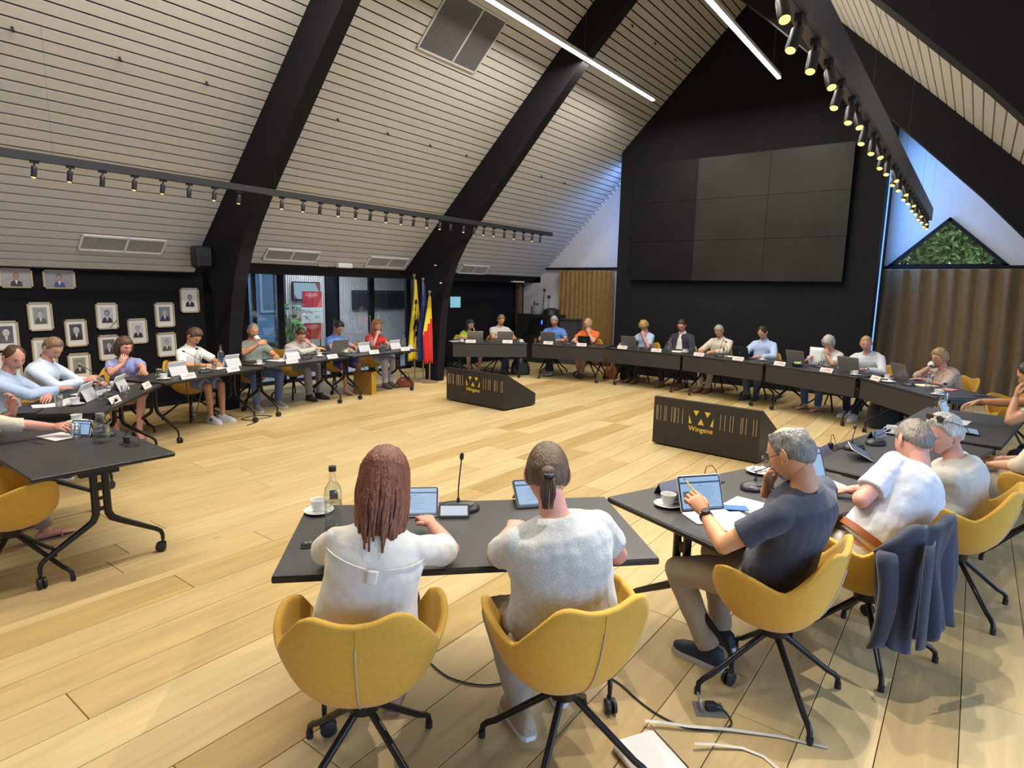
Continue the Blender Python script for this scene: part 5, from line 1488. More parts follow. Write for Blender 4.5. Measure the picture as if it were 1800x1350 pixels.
# left arm of the ring
seat('A', 'person cut by the left edge in a beige top, hand at chin, holding a tablet', 'A', (-5.52, 1.10, 1.17), hub=(-5.42, 0.80), pitch=15, yaw=-10,
     L=dict(W=(-0.02, 0.48, 0.93), F=(0.2, 0.1, 1), B=(-0.4, 0.9, 0), curl=0.7, pole=(-0.5, 0.6, -1)), R=dict(Ww=(-5.28, 1.56, 0.80), Fw=(0.9, 0.35, 0.15), Bw=(0.2, -0.5, 1), curl=0.9, pole=(0.8, 0.2, -0.8)),
     top=dict(mat=CREAM, sleeve='roll'), bottom=dict(mat=C_('taupe', (0.25, 0.19, 0.14))), shoes=SANDAL, hair=dict(style='short', mat=H_BRN), skin_='pink', feet=((-0.16, 0.42), (0.18, 0.55)), chair=False)
place_chair(-4.64, 1.05, (0.10, 1.0), 'mustard bucket armchair at the left edge, cut by the picture, at the nearest left table')
place_chair(-5.45, 0.74, (0.0, 1), 'mustard bucket armchair under the person cut by the left edge')
seat('B1', 'man in a pale blue shirt with folded arms and thinning brown hair', 'B', (-7.10, 1.77, 1.15), pitch=28, yaw=-38, L='cross', R='cross', dd=0.14, top=dict(mat=PBLUE, sleeve='long'), bottom=dict(mat=NAVY), hair=dict(style='thin', mat=H_BRN, thick=0.010, bald=0.3), collar=PBLUE, skin_='pink', glasses=None, shoes=dict(mat=NAVY, solem=M_WHITEP))
seat('B2', 'taller man in a very pale blue shirt looking down at the phone in his hand', 'B', (-7.66, 2.24, 1.17), pitch=42, yaw=-28, L='rest', R=dict(W=(0.12, 0.47, 0.84), F=(-0.1, 1, 0.25), B=(0.8, 0, 0.6), curl=0.9, pole=(0.9, -0.2, -0.8)), dd=0.14, top=dict(mat=PBLUE2, sleeve='long'), bottom=dict(mat=DJEANS), hair=dict(style='short', mat=H_LB, thick=0.011), collar=PBLUE2, skin_='pink', b=1.08)
seat('C1', 'woman in a blue blouse with pink pattern, hand on her chin, reaching for a glass', 'C', (-8.22, 3.13, 1.09), pitch=22, yaw=25, R='chin', L=dict(W=(-0.12, 0.62, 0.83), F=(-0.1, 1, 0.0), B=(-0.7, 0, 0.7), curl=0.9, pole=(-0.9, -0.2, -0.7)), turn=-0.55, female=True,
     top=dict(mat=C_('blue_pattern', (0.24, 0.30, 0.62), speck=(22, 0.60, (0.62, 0.33, 0.38))), sleeve='short'), bottom=dict(mat=C_('tan_skirt', (0.36, 0.22, 0.14)), len='skirt'), shoes=SANDAL, hair=dict(style='bob', mat=H_BRN, len=0.13), skin_='pink', b=0.95, feet=((-0.05, 0.45), (0.16, 0.30)))
seat('C2', 'boy with brown hair in a white short sleeved shirt and shorts, writing', 'C', (-8.48, 4.10, 1.15), pitch=48, L='write', R='write', top=dict(mat=WHT, sleeve='short', sl=0.85, loose=0.02), bottom=dict(mat=C_('blue_shorts', (0.20, 0.26, 0.36)), len='shorts'), shoes=dict(mat=mat('shoe_white', (0.62, 0.63, 0.68), 0.6), solem=M_WHITEP, stripes=True), hair=dict(style='short', mat=H_BRN, thick=0.022, amp=0.007), collar=WHT, skin_='tan', b=0.92, feet=((-0.02, 0.50), (0.12, 0.44)))
seat('D1', 'grey haired man in a grey green T-shirt drinking from a cup', 'D', (-8.80, 5.15, 1.16), pitch=18, yaw=-8, turn=-0.12, R=dict(W=(0.10, 0.40, 0.99), F=(-0.9, 0.25, 0.25), B=(0.2, 0.9, 0.3), curl=1.1, pole=(0.9, 0.1, -0.8)), L='rest', top=dict(mat=C_('sage', (0.24, 0.28, 0.24)), sleeve='short'), bottom=dict(mat=C_('blue_jeans', (0.10, 0.15, 0.27))), shoes=dict(mat=GREY, solem=M_WHITEP), hair=dict(style='short', mat=H_GRY, thick=0.007), skin_='tan', b=1.08, feet=((-0.18, 0.40), (0.22, 0.46)))
seat('D2', 'brown haired man in an off-white shirt holding a tissue to his nose', 'D', (-8.86, 6.02, 1.06), pitch=45, yaw=-15, L='mouth', R='cross', top=dict(mat=C_('offwhite', (0.55, 0.53, 0.48)), sleeve='long'), bottom=dict(mat=GREY), shoes=dict(mat=SHBLK['mat'], boot=True), hair=dict(style='short', mat=H_BRN, thick=0.012), collar=C_('offwhite', (0.55, 0.53, 0.48)), skin_='pink', feet=((-0.10, 0.46), (0.10, 0.44)))
seat('E1', 'woman with short dark hair in a blue polo and blue shorts, typing', 'E', (-8.93, 6.83, 1.14), pitch=38, L='type', R='type', top=dict(mat=C_('polo_blue', (0.12, 0.24, 0.66)), sleeve='short'), bottom=dict(mat=C_('royal_shorts', (0.03, 0.05, 0.26)), len='shorts'), shoes=SANDAL, hair=dict(style='short', mat=H_DK, thick=0.018, amp=0.006), collar=C_('polo_blue', (0.12, 0.24, 0.66)), skin_='tan', b=0.98, female=True)
seat('E2', 'woman with long red blond hair in a bright red top and white trousers', 'E', (-8.98, 7.74, 1.14), pitch=20, L='rest', R='mouth', top=dict(mat=C_('red', (0.66, 0.035, 0.02)), sleeve='short', sl=0.5), bottom=dict(mat=C_('white_trousers', (0.58, 0.55, 0.55))), shoes=dict(mat=mat('boot_taupe', (0.16, 0.12, 0.10), 0.6), boot=True), hair=dict(style='bob', mat=H_RED, len=0.20), skin_='pink', b=0.92, female=True, feet=((-0.05, 0.40), (0.10, 0.42)))
# far side
seat('F1', 'dark haired woman in a lime green top leaning on her hand', 'F', (-9.0, 10.45, 1.07), pitch=20, yaw=5, L='cheek', R='write', turn=0.35, top=dict(mat=C_('lime', (0.50, 0.66, 0.05)), sleeve='short', sl=0.9, loose=0.03), bottom=dict(mat=C_('light_shorts', (0.5, 0.45, 0.36)), len='shorts'), shoes=SANDAL, hair=dict(style='bob', mat=H_DK, len=0.17), skin_='fair', b=0.95, female=True)
seat('F2', 'brown haired man in a pale grey T-shirt behind a grey laptop', 'F', (-8.50, 10.93, 1.18), pitch=32, L='rest', R='type', turn=0.25, top=dict(mat=C_('palegrey', (0.46, 0.44, 0.42)), sleeve='short'), bottom=dict(mat=DJEANS), shoes=SHBLK, hair=dict(style='short', mat=H_LB, thick=0.016), collar=C_('palegrey', (0.46, 0.44, 0.42)), skin_='tan', b=1.06, feet=((0.06, 0.40), (-0.06, 0.36)))
seat('G1', 'grey haired man with glasses in a blue polo behind a silver laptop', 'G', (-7.50, 11.58, 1.18), pitch=35, L='rest', R='rest', turn=0.1, top=dict(mat=C_('blue_polo', (0.08, 0.19, 0.52)), sleeve='short'), bottom=dict(mat=BLK), shoes=dict(mat=GREY), hair=dict(style='short', mat=H_GRY, thick=0.016), glasses=M_DARKP, collar=C_('blue_polo', (0.08, 0.19, 0.52)), skin_='tan', b=1.08, feet=((0.05, 0.42), (-0.05, 0.40)))
seat('G2', 'person in a bright orange shirt and glasses, hand on the mouth', 'G', (-6.74, 11.77, 1.16), pitch=12, yaw=-35, L='chin', R='rest', turn=-0.05, top=dict(mat=C_('orange', (0.78, 0.15, 0.012)), sleeve='short', loose=0.02), bottom=dict(mat=C_('rose_trousers', (0.36, 0.22, 0.18))), shoes=SHBLK, hair=dict(style='short', mat=H_BLD, thick=0.006), glasses=M_DARKP, collar=C_('orange', (0.78, 0.15, 0.012)), skin_='fair', b=1.06, feet=((0.0, 0.42), (0.06, 0.34)))
seat('H1', 'woman with curly blond hair in a pale blue blouse, face bent over her hand', 'H', (-5.51, 11.95, 1.17), pitch=55, L='chin', R='rest', top=dict(mat=C_('ice_blue', (0.40, 0.47, 0.66)), sleeve='short', sl=0.85, loose=0.02), bottom=dict(mat=BLK), shoes=SHBRN, hair=dict(style='curly', mat=hairm('gold', (0.42, 0.27, 0.09)), fringe=True), skin_='pink', b=0.95, female=True, feet=((-0.05, 0.46), (0.10, 0.42)))
seat('H2', 'man with glasses in a navy blazer over a white shirt', 'H', (-4.68, 11.90, 1.22), pitch=32, yaw=8, L='lap', R='lap', top=dict(mat=C_('blazer', (0.022, 0.023, 0.042)), sleeve='long', name='blazer', loose=0.02, under=WHT), bottom=dict(mat=BLK), shoes=SHBRN, hair=dict(style='short', mat=H_DK, thick=0.014), glasses=M_DARKP, collar=WHT, skin_='pink', b=1.03, feet=((-0.22, 0.50), (0.18, 0.44)), )
seat('I1', 'grey haired man in a cream shirt writing, behind the bottle and the microphone', 'I', (-3.89, 11.80, 1.16), pitch=45, yaw=12, L='write', R='rest', top=dict(mat=C_('cream_shirt', (0.60, 0.54, 0.44)), sleeve='long', loose=0.025), bottom=dict(mat=BEI), shoes=SHBRN, hair=dict(style='short', mat=H_GRY, thick=0.016), collar=C_('cream_shirt', (0.60, 0.54, 0.44)), skin_='tan', b=1.12, feet=((-0.06, 0.44), (0.05, 0.52)))
seat('I2', 'dark haired man in a sky blue shirt behind the black tablet', 'I', (-3.04, 11.60, 1.19), pitch=48, yaw=5, L='rest', R='write', top=dict(mat=C_('sky_shirt', (0.42, 0.53, 0.78)), sleeve='long'), bottom=dict(mat=JEANS), shoes=SHBLK, hair=dict(style='thin', mat=H_DK, thick=0.010), collar=C_('sky_shirt', (0.42, 0.53, 0.78)), skin_='pink', b=1.05, feet=((-0.14, 0.36), (-0.02, 0.46)))
seat('J1', 'white haired woman in a white T-shirt and jeans reading a sheet of paper', 'J', (-1.87, 11.12, 1.12), pitch=42, yaw=18, L='chin', R=dict(W=(0.10, 0.36, 0.86), F=(-0.3, 1, 0.2), B=(0.9, 0, 0.4), curl=0.9, pole=(0.9, -0.3, -0.6)), top=dict(mat=C_('white_tee', (0.66, 0.65, 0.62)), sleeve='short', sl=0.9, loose=0.022), bottom=dict(mat=C_('mid_jeans', (0.06, 0.12, 0.30))), shoes=SANDAL, hair=dict(style='bob', mat=H_GRY2, len=0.07, fringe=True), skin_='fair', b=1.03, female=True)
seat('J2', 'blond man in a white long sleeved shirt between two grey laptops', 'J', (-1.30, 10.84, 1.15), pitch=20, yaw=28, roll=6, L='rest', R='rest', turn=0.1, dd=0.26, top=dict(mat=C_('white_shirt', (0.62, 0.65, 0.72)), sleeve='long', loose=0.02), bottom=dict(mat=C_('navy_trousers', (0.018, 0.024, 0.05))), shoes=dict(mat=mat('shoe_white', (0.62, 0.63, 0.68), 0.6), solem=M_WHITEP), hair=dict(style='short', mat=H_BLD, thick=0.008), collar=C_('white_shirt', (0.62, 0.65, 0.72)), skin_='pink', b=1.08, feet=((-0.12, 0.62), (0.10, 0.42)))
seat('K1', 'woman with short curly blond hair in a flowered blouse drinking from a cup', 'K', (-0.33, 10.20, 1.06), pitch=12, yaw=12, R=dict(W=(0.05, 0.235, 0.94), F=(-0.5, 0.2, 0.8), B=(0.4, 0.9, 0), curl=1.0, pole=(0.6, 0.5, -1)), L='rest', top=dict(mat=C_('flowered', (0.50, 0.42, 0.36), speck=(26, 0.56, (0.55, 0.22, 0.17))), sleeve='roll', loose=0.02), bottom=dict(mat=C_('salmon', (0.45, 0.24, 0.17))), hair=dict(style='curly', mat=H_BLD), glasses=M_DARKP, skin_='pink', b=1.08, female=True)
place_chair(0.50, 9.62, (-0.93, -0.36), 'empty mustard bucket armchair before the wide brown curtain, at the pointed table end')
# right arm of the ring
seat('O1', 'man in a grey T-shirt at the right edge, chin on hand, reaching to a tablet', 'O', (0.45, 6.98, 1.22), pitch=35, yaw=-5, hub=(0.92, 6.95), turn=-0.1,
     R=dict(Ww=(-0.02, 7.00, 0.92), Fw=(-0.85, -0.1, -0.35), Bw=(-0.3, 0.1, 1), curl=0.7, polew=(0, 0.4, -1)), L=dict(Ww=(0.36, 6.90, 1.03), Fw=(0.1, 0.25, 1), Bw=(-1, -0.2, 0.2), curl=0.9, polew=(-0.4, -0.7, -1)),
     top=dict(mat=C_('grey_tee', (0.40, 0.40, 0.42), n=(60, 0.12)), sleeve='short'), bottom=dict(mat=DJEANS), hair=dict(style='thin', mat=H_DK, thick=0.009), skin_='tan', b=1.0)
seat('O2', 'person mostly cut off by the right edge, cream shirt and trousers', 'N', (0.46, 5.72, 1.16), pitch=30, hub=(0.52, 5.62), L='lap', R='lap', top=dict(mat=CREAM, sleeve='roll'), bottom=dict(mat=C_('pale_trousers', (0.42, 0.38, 0.32)), belt=M_DARKP), hair=dict(style='short', mat=H_BRN), skin_='fair')
seat('N2', 'smiling woman with grey hair and sunglasses pushed up on her head, off-white shirt', 'N', (-0.075, 4.46, 1.055), hub=(0.06, 4.50), pitch=16, yaw=60, roll=-4, nk=0.135, near=True, female=True, shoulder_yaw=10, L='cross', R='rest', top=dict(mat=C_('ecru', (0.50, 0.48, 0.43)), sleeve='short', sl=0.9, loose=0.02, wr=0.015), bottom=dict(mat=C_('taupe2', (0.30, 0.25, 0.2))), hair=dict(style='short', mat=H_GRY2, thick=0.024, amp=0.009, freq=38), skin_='pink', b=1.1, chair_turn=0.1)
seat('N3', 'man in a white T-shirt seen from behind, leaning towards the woman with the sunglasses', 'M', (-0.195, 3.90, 1.095), hub=(-0.30, 3.56), turn=-0.08, pitch=30, yaw=-20, roll=14, nk=0.13, near=True, shoulder_yaw=-8, L=dict(Ww=(-0.40, 3.72, 0.80), Fw=(0.2, 1, -0.05), Bw=(0, 0, 1), curl=0.5, polew=(-0.3, -1, -0.5)), R='rest', top=dict(mat=C_('tee_white', (0.66, 0.65, 0.66)), sleeve='short', sl=0.72, loose=0.016, wr=0.017, low=0.0), bottom=dict(mat=C_('offwhite_trousers', (0.58, 0.53, 0.45)), belt=mat('belt_tan', (0.30, 0.085, 0.02), 0.5)), hair=dict(style='short', mat=hairm('grey_brown', (0.17, 0.145, 0.12)), thick=0.016, amp=0.005), skin_='pink', b=1.12, chair_turn=0.05)
seat('M1', 'man with glasses and a bald crown in a dark T-shirt, pencil in hand, right foreground', 'M', (-0.575, 2.80, 1.19), hub=(-0.60, 2.90), turn=0.10, pitch=26, yaw=0, near=True, shoulder_yaw=0, nk=0.132, L=dict(Ww=(-0.93, 2.79, 0.84), Fw=(-0.70, 0.25, 0.62), Bw=(0.55, -0.72, 0.35), curl=1.15, polew=(0.6, -1, -0.55)), R=dict(Ww=(-0.680, 2.86, 0.99), Fw=(0.12, -0.10, 1), Bw=(-0.9, 0.1, 0.2), curl=0.85, polew=(-0.2, 1, -0.8)),
     top=dict(mat=C_('slate', (0.030, 0.036, 0.062)), sleeve='short', sl=0.66, loose=0.014, wr=0.014), bottom=dict(mat=C_('khaki', (0.33, 0.26, 0.17))), shoes=dict(mat=mat('shoe_navy', (0.015, 0.02, 0.035), 0.6), solem=mat('sole_pale', (0.5, 0.46, 0.42), 0.6), sole=0.028), hair=dict(style='ring', mat=hairm('grey_ring', (0.17, 0.16, 0.145)), thick=0.017, amp=0.007, freq=45), glasses=mat('glasses_blue', (0.05, 0.07, 0.10), 0.3), skin_='tan', b=1.08, feet=((-0.06, 0.26), (0.14, 0.32)), chair_turn=0.22)
# foreground
seat('Z1', 'woman with shoulder length auburn hair in a white blouse seen from behind', 'Z', (-1.675, 1.470, 1.165), hub=(-1.69, 1.37), pitch=30, yaw=-10, near=True, female=True, nk=0.15, waist=1.16, R=dict(Ww=(-1.93, 1.99, 0.80), Fw=(-1, 0.5, 0), Bw=(0, 0, 1), curl=0.5, pole=(1, -0.35, -0.35), Ew=(-1.63, 1.79, 0.80)), L=dict(Ww=(-2.10, 1.72, 0.79), Fw=(0, 1, 0), Bw=(0, 0, 1), curl=0.5, pole=(-1, -0.35, -0.35), Ew=(-2.01, 1.44, 0.80)),
     top=dict(mat=C_('blouse', (0.70, 0.67, 0.60)), sleeve='puff', loose=0.020, wr=0.014, name='blouse', high=True, low=-0.02, yoke=True), bottom=dict(mat=C_('brown_skirt', (0.14, 0.07, 0.045)), len='skirt'), shoes=SANDAL, hair=dict(style='long', mat=H_AUB, len=0.235), skin_='pink', b=0.92, collar=C_('blouse', (0.70, 0.67, 0.60)), feet=((-0.10, 0.40), (0.10, 0.38)))
seat('Z2', 'woman with a brown ponytail in a glittering pale grey top seen from behind', 'Z', (-1.245, 1.905, 1.175), hub=(-1.14, 1.91), turn=0.12, pitch=34, yaw=-17, near=True, female=True, nk=0.15, waist=1.06, R=dict(Ww=(-1.42, 2.38, 0.79), Fw=(-1, 0.3, 0), Bw=(0, 0, 1), curl=0.5, pole=(1, -0.3, -0.3), Ew=(-1.075, 2.19, 0.80)), L=dict(Ww=(-1.60, 2.16, 0.79), Fw=(-0.4, 1, 0), Bw=(0, 0, 1), curl=0.5, pole=(-1, -0.3, -0.3), Ew=(-1.45, 1.86, 0.80)),
     top=dict(mat=C_('glitter', (0.46, 0.47, 0.45), speck=(340, 0.62, (0.85, 0.85, 0.80))), sleeve='short', sl=0.58, loose=0.020, wr=0.013, high=True, low=-0.05), bottom=dict(mat=C_('stone', (0.42, 0.36, 0.29))), shoes=dict(mat=mat('knit_shoe', (0.45, 0.35, 0.24), 0.8, bump=(60, 0.8)), solem=M_WHITEP), hair=dict(style='pony', mat=H_PONY), skin_='pink', b=1.16, feet=((-0.10, 0.18), (0.12, 0.34)), chair_turn=0.14)
bake_people()

# ================================================================== THINGS ON THE TABLES
Z0 = TH
def on(key, s, o):
    a, b_, L, t_, n_ = TF[key]
    p = a+t_*s+n_*o
    return p
def face_in(key):      # rotation so that local +y points from the seats to the middle of the ring
    n_ = TF[key][4]; return math.atan2(n_.x, -n_.y)
def cup(label, key, s, o, seed=0, spoon=True):
    p = on(key, s, o); r = random.Random(seed)
    t = thing('coffee_cup', label, 'cup', (p.x, p.y, Z0), r.uniform(0, 6.28), 'coffee cups on their saucers')
    MB().lathe([(0.0, 0.004), (0.028, 0.0), (0.045, 0.004), (0.072, 0.014), (0.074, 0.016), (0.070, 0.016), (0.045, 0.008), (0.0, 0.007)], n=28).obj('saucer', M_PORC, t, smooth=50)
    c = MB().lathe([(0.0, 0.008), (0.022, 0.008), (0.026, 0.012), (0.036, 0.030), (0.040, 0.066), (0.0415, 0.068), (0.038, 0.067), (0.034, 0.032), (0.022, 0.016), (0.0, 0.015)], n=26).tube([(0.037, 0, 0.055), (0.056, 0, 0.055), (0.062, 0, 0.042), (0.055, 0, 0.028), (0.033, 0, 0.026)], 0.0042, 7).obj('cup', M_PORC, t, smooth=50)
    MB().lathe([(0.0, 0.024), (0.030, 0.024)], n=16, cap=False).obj('coffee', M_COFFEE, c)
    if spoon: MB().tube([(-0.055, -0.03, 0.016), (0.0, -0.055, 0.020), (0.05, -0.045, 0.020)], 0.0022, 5).obj('spoon', M_CHROME, t)
    return t
def bottle(label, key, s, o, dark_cap=True):
    p = on(key, s, o)
    t = thing('water_bottle', label, 'bottle', (p.x, p.y, Z0), random.random()*6, 'glass water bottles')
    MB().lathe([(0.0, 0.004), (0.034, 0.0), (0.040, 0.006), (0.041, 0.17), (0.038, 0.195), (0.026, 0.215), (0.0155, 0.230), (0.0150, 0.275), (0.0165, 0.279), (0.0155, 0.283)], n=26, cap=False).obj('glass_body', M_GLASS, t, smooth=True)
    MB().lathe([(0.0, 0.008), (0.037, 0.010), (0.038, 0.13), (0.0, 0.13)], n=20).obj('water', M_WATER, t, smooth=40)
    MB().lathe([(0.0, 0.277), (0.0175, 0.277), (0.0175, 0.300), (0.0, 0.301)], n=16).obj('cap', M_DARKP if dark_cap else M_WHITEP, t, smooth=40)
    lb = MB(); lb.rings([[(0.0418*math.cos(a), 0.0418*math.sin(a), z) for a in [j*0.12 for j in range(9)]] for z in (0.125, 0.170)], cap=False, closed=False)
    lb.obj('label_print', M_DARKP, t)
    return t
def carafe(label, key, s, o):
    p = on(key, s, o)
    t = thing('carafe', label, 'carafe', (p.x, p.y, Z0))
    MB().lathe([(0.0, 0.006), (0.045, 0.0), (0.052, 0.006), (0.053, 0.13), (0.050, 0.15), (0.028, 0.172), (0.026, 0.19), (0.030, 0.205)], n=28, cap=False).obj('glass_body', M_GLASS, t, smooth=True)
    MB().lathe([(0.0, 0.010), (0.049, 0.012), (0.050, 0.10), (0.0, 0.10)], n=22).obj('water', M_WATER, t, smooth=40)
    MB().lathe([(0.0, 0.188), (0.0265, 0.190), (0.0265, 0.208), (0, 0.209)], n=18).obj('lid', M_GREYP, t, smooth=40)
    MB().box((0.0, -0.0535, 0.125), (0.022, 0.002, 0.030)).obj('label_print', M_DARKP, t)
def glass(label, key, s, o, water=True):
    p = on(key, s, o)
    t = thing('drinking_glass', label, 'glass', (p.x, p.y, Z0), 0, 'drinking glasses')
    MB().lathe([(0.0, 0.006), (0.022, 0.0), (0.027, 0.004), (0.034, 0.11), (0.0325, 0.11), (0.026, 0.012), (0.0, 0.012)], n=22, cap=False).obj('tumbler', M_GLASS, t, smooth=True)
    if water: MB().lathe([(0.0, 0.013), (0.0255, 0.013), (0.029, 0.06), (0.0, 0.06)], n=18).obj('water', M_WATER, t, smooth=40)
def laptop(label, key, s, o, m=None, turn=0.0, sc=1.0, ang=72):
    p = on(key, s, o)
    t = thing('laptop', label, 'laptop', (p.x, p.y, Z0), face_in(key)+turn, 'open laptops')
    m = m or M_ALU; w, d = 0.34*sc, 0.235*sc
    MB().rbox((0, -d/2, 0.008), (w, d, 0.016), 0.008).obj('base', m, t)
    MB().rbox((0, -d/2-0.005*0, 0.0167), (w*0.86, d*0.5, 0.0015), 0.003).obj('keyboard', M_DARKP, t)
    A = Matrix.Translation((0, 0.002, 0.012)) @ Matrix.Rotation(math.radians(ang), 4, 'X') @ Matrix.Translation((0, d/2, 0))
    # the lid stands up from the hinge; its back faces the middle of the ring
    A = Matrix.Translation((0, 0.0, 0.014)) @ Matrix.Rotation(math.radians(180-ang-15), 4, 'X')
    A = Matrix.Translation((0, 0.0, 0.014)) @ Matrix.Rotation(math.radians(90-18), 4, 'X')
    lid = MB().rbox((0, d/2, 0), (w, d, 0.008), 0.008, M=A).obj('lid', m, t)
    MB().box((0, d/2, 0.0045), (w*0.93, d*0.88, 0.001), M=A).obj('screen', M_SCREEN, lid)
    MB().lathe([(0, 0), (0.014, 0)], n=12, cap=False, M=A @ Matrix.Translation((0, d/2, -0.0045))).obj('emblem', M_GREYP, lid)
    return t
def tablet_case(label, key, s, o, turn=0.0):
    """tablet in a folded white keyboard case, seen from behind"""
    p = on(key, s, o)
    t = thing('tablet', label, 'tablet', (p.x, p.y, Z0), face_in(key)+turn, 'tablets in white folding cases')
    A = Matrix.Translation((0, -0.02, 0.004)) @ Matrix.Rotation(math.radians(66), 4, 'X')
    MB().rbox((0, 0.09, 0), (0.26, 0.18, 0.010), 0.010, M=A).obj('shell', M_WHITEP, t)
    MB().box((0, 0.09, 0.006), (0.245, 0.165, 0.002), M=A).obj('screen', M_SCREEN, t)
    B = Matrix.Translation((0, 0.085, 0.003)) @ Matrix.Rotation(math.radians(112), 4, 'X')
    MB().rbox((0, 0.06, 0), (0.255, 0.118, 0.005), 0.006, M=B).obj('stand_flap', mat('case_grey', (0.56, 0.57, 0.60), 0.5), t)
    MB().rbox((0, -0.10, 0.004), (0.255, 0.16, 0.007), 0.008).obj('keyboard', M_WHITEP, t)
def card(label, key, s, o, turn=0.0, tone=None):
    p = on(key, s, o)
    t = thing('name_card', label, 'name card', (p.x, p.y, Z0), face_in(key)+turn, 'folded name cards')
    m = tone or mat('card_white', (0.74, 0.70, 0.68), 0.8)
    MB().add([(-0.105, 0.03, 0), (0.105, 0.03, 0), (0.105, 0, 0.062), (-0.105, 0, 0.062), (0.105, -0.03, 0), (-0.105, -0.03, 0)], [(0, 3, 2, 1), (3, 5, 4, 2), (0, 1, 2), (3, 5, 0)][:2]).obj('card', m, t)
    if tone is None:
        mb = MB()
        for x0, x1, zz in ((-0.075, 0.02, 0.043), (-0.075, 0.07, 0.027)):
            y = 0.03*(1-zz/0.062)+0.0012
            mb.add([(x0, y+0.003, zz-0.005), (x1, y+0.003, zz-0.005), (x1, y-0.001, zz+0.004), (x0, y-0.001, zz+0.004)], [(0, 1, 2, 3)])
        mb.obj('print', mat('print_salmon', (0.62, 0.28, 0.24), 0.7), t)
def mic(label, key, s, o, turn=0.0, bend=(0.02, -0.10, 0.30), sc=1.0):
    p = on(key, s, o)
    t = thing('conference_microphone', label, 'microphone', (p.x, p.y, Z0), face_in(key)+turn, 'conference microphones')
    n = 24
    def outl(k, z, inset=0):
        return [((0.105*sc-inset)*math.cos(2*PI*j/n), (0.062*sc-inset)*math.sin(2*PI*j/n)*(1.0 if math.sin(2*PI*j/n) > 0 else 1.15), z) for j in range(n)]
    b1 = MB(); b1.rings([outl(0, 0.002, 0.006), outl(0, 0.006), outl(0, 0.018, 0.0), outl(0, 0.030, 0.014), outl(0, 0.040, 0.034)])
    b1.obj('base', mat('mic_base', (0.028, 0.031, 0.036), 0.42), t, smooth=50)
    MB().tube([(0.080*sc*math.cos(a), 0.048*sc*math.sin(a)*1.15, 0.0335) for a in [PI+PI*j/14 for j in range(15)]], 0.0035, 6).obj('speaker_slot', M_DARKP, t, smooth=True)
    x, y, z = bend
    pts = [(0, 0.01, 0.035), (0, 0.01, 0.10), (x*0.3, 0.01+y*0.3, z*0.6), (x*0.8, y*0.75, z*0.9), (x, y, z)]
    MB().tube([(0, 0.01, 0.03), (0, 0.01, 0.06)], 0.008, 8).tube(pts, 0.0035, 7).obj('gooseneck', M_DARKP, t, smooth=True)
    e = V(pts[-1]); d = (e-V(pts[-2])).normalized()
    MB().ball(e+d*0.016, (0.0115, 0.0115, 0.021), 12, 8, A=d.to_track_quat('Z', 'Y').to_matrix()).obj('microphone_head', M_DARKP, t, smooth=True)
    return t
def sheet(name, label, cat, key, s, o, w, d, turn, m, z=0.0008, lines=0, lift=0.0, grp=None):
    p = on(key, s, o)
    t = thing(name, label, cat, (p.x, p.y, Z0), face_in(key)+turn, grp)
    MB().rbox((0, 0, z+0.001), (w, d, 0.002), 0.004).obj('sheet', m, t)
    if lines:
        mb = MB(); r = random.Random(int(s*100))
        for k in range(lines): mb.box((-0.01, d*0.40-d*0.8*k/max(1, lines-1), z+0.0025), (w*r.uniform(0.45, 0.78), d*0.016, 0.0006))
        mb.obj('print', M_TXT, t)
    return t
PN = dict(CS); PN['A'] = 'person at the left edge'; PN['N3'] = 'man in the white T-shirt'
for args in (('white cup and saucer at the left corner of the foreground table, behind the bottle', 'Z', 1.53, 0.10), ('white cup and saucer at the tip of the right foreground table, beside the standing tablet', 'M', 1.40, 0.27),
             ('white cup and saucer between the nearest left table and the pale blue shirts', 'A', 1.46, 0.12), ('white cup before the man with folded arms', 'B', 0.39, 0.37), ('white cup beside the name card of the woman in the blue blouse', 'C', 0.20, 0.24), ('white cup before the taller man in paler blue', 'B', 1.38, 0.40),
             ('white cup at the table joint left of the man drinking coffee', 'D', 0.08, 0.25), ('white cup before the man wiping his nose', 'D', 1.33, 0.38), ('white cup before the woman in the blue polo', 'E', 0.27, 0.50), ('white cup at the far end of the left tables, right of the woman in red', 'E', 1.52, 0.18),
             ('white cup before the woman in lime', 'F', 0.22, 0.16), ('white cup right of the laptop of the man in pale grey', 'F', 1.50, 0.25), ('white cup left of the curly blond woman', 'H', 0.09, 0.38), ('white cup before the man in the navy blazer', 'H', 1.50, 0.34), ('white cup before the man in sky blue', 'I', 1.33, 0.45),
             ('white cup left of the blond man in the white shirt', 'J', 1.47, 0.16), ('white cup right of the blond man in the white shirt', 'K', 0.13, 0.30), ('white cup on the last far table, before the woman in the flowered blouse', 'K', 1.42, 0.15), ('white cup left of the head of the man in the white T-shirt', 'N', 0.10, 0.12)):
    cup(*args, seed=len(args[0]))
for args in (('tall glass water bottle with black cap beside the auburn haired woman', 'Z', 1.43, 0.31), ('glass water bottle before the boy in white', 'C', 0.95, 0.50), ('glass water bottle between the woman in the blue polo and the woman in red', 'E', 0.94, 0.57), ('glass water bottle at the far end of the left tables', 'E', 1.50, 0.32),
             ('glass water bottle left of the man in the navy blazer', 'H', 1.30, 0.12), ('glass water bottle before the grey haired man in cream', 'I', 0.78, 0.16), ('glass water bottle before the woman in the flowered blouse', 'K', 0.95, 0.34), ('glass water bottle behind the head of the woman with sunglasses', 'O', 0.25, 0.17), ('glass water bottle right of the boy in white', 'C', 1.40, 0.55)):
    bottle(*args)
carafe('squat glass carafe with grey lid on the nearest left table', 'A', 0.64, 0.22)
carafe('glass carafe between the two men in pale blue', 'B', 0.66, 0.25)
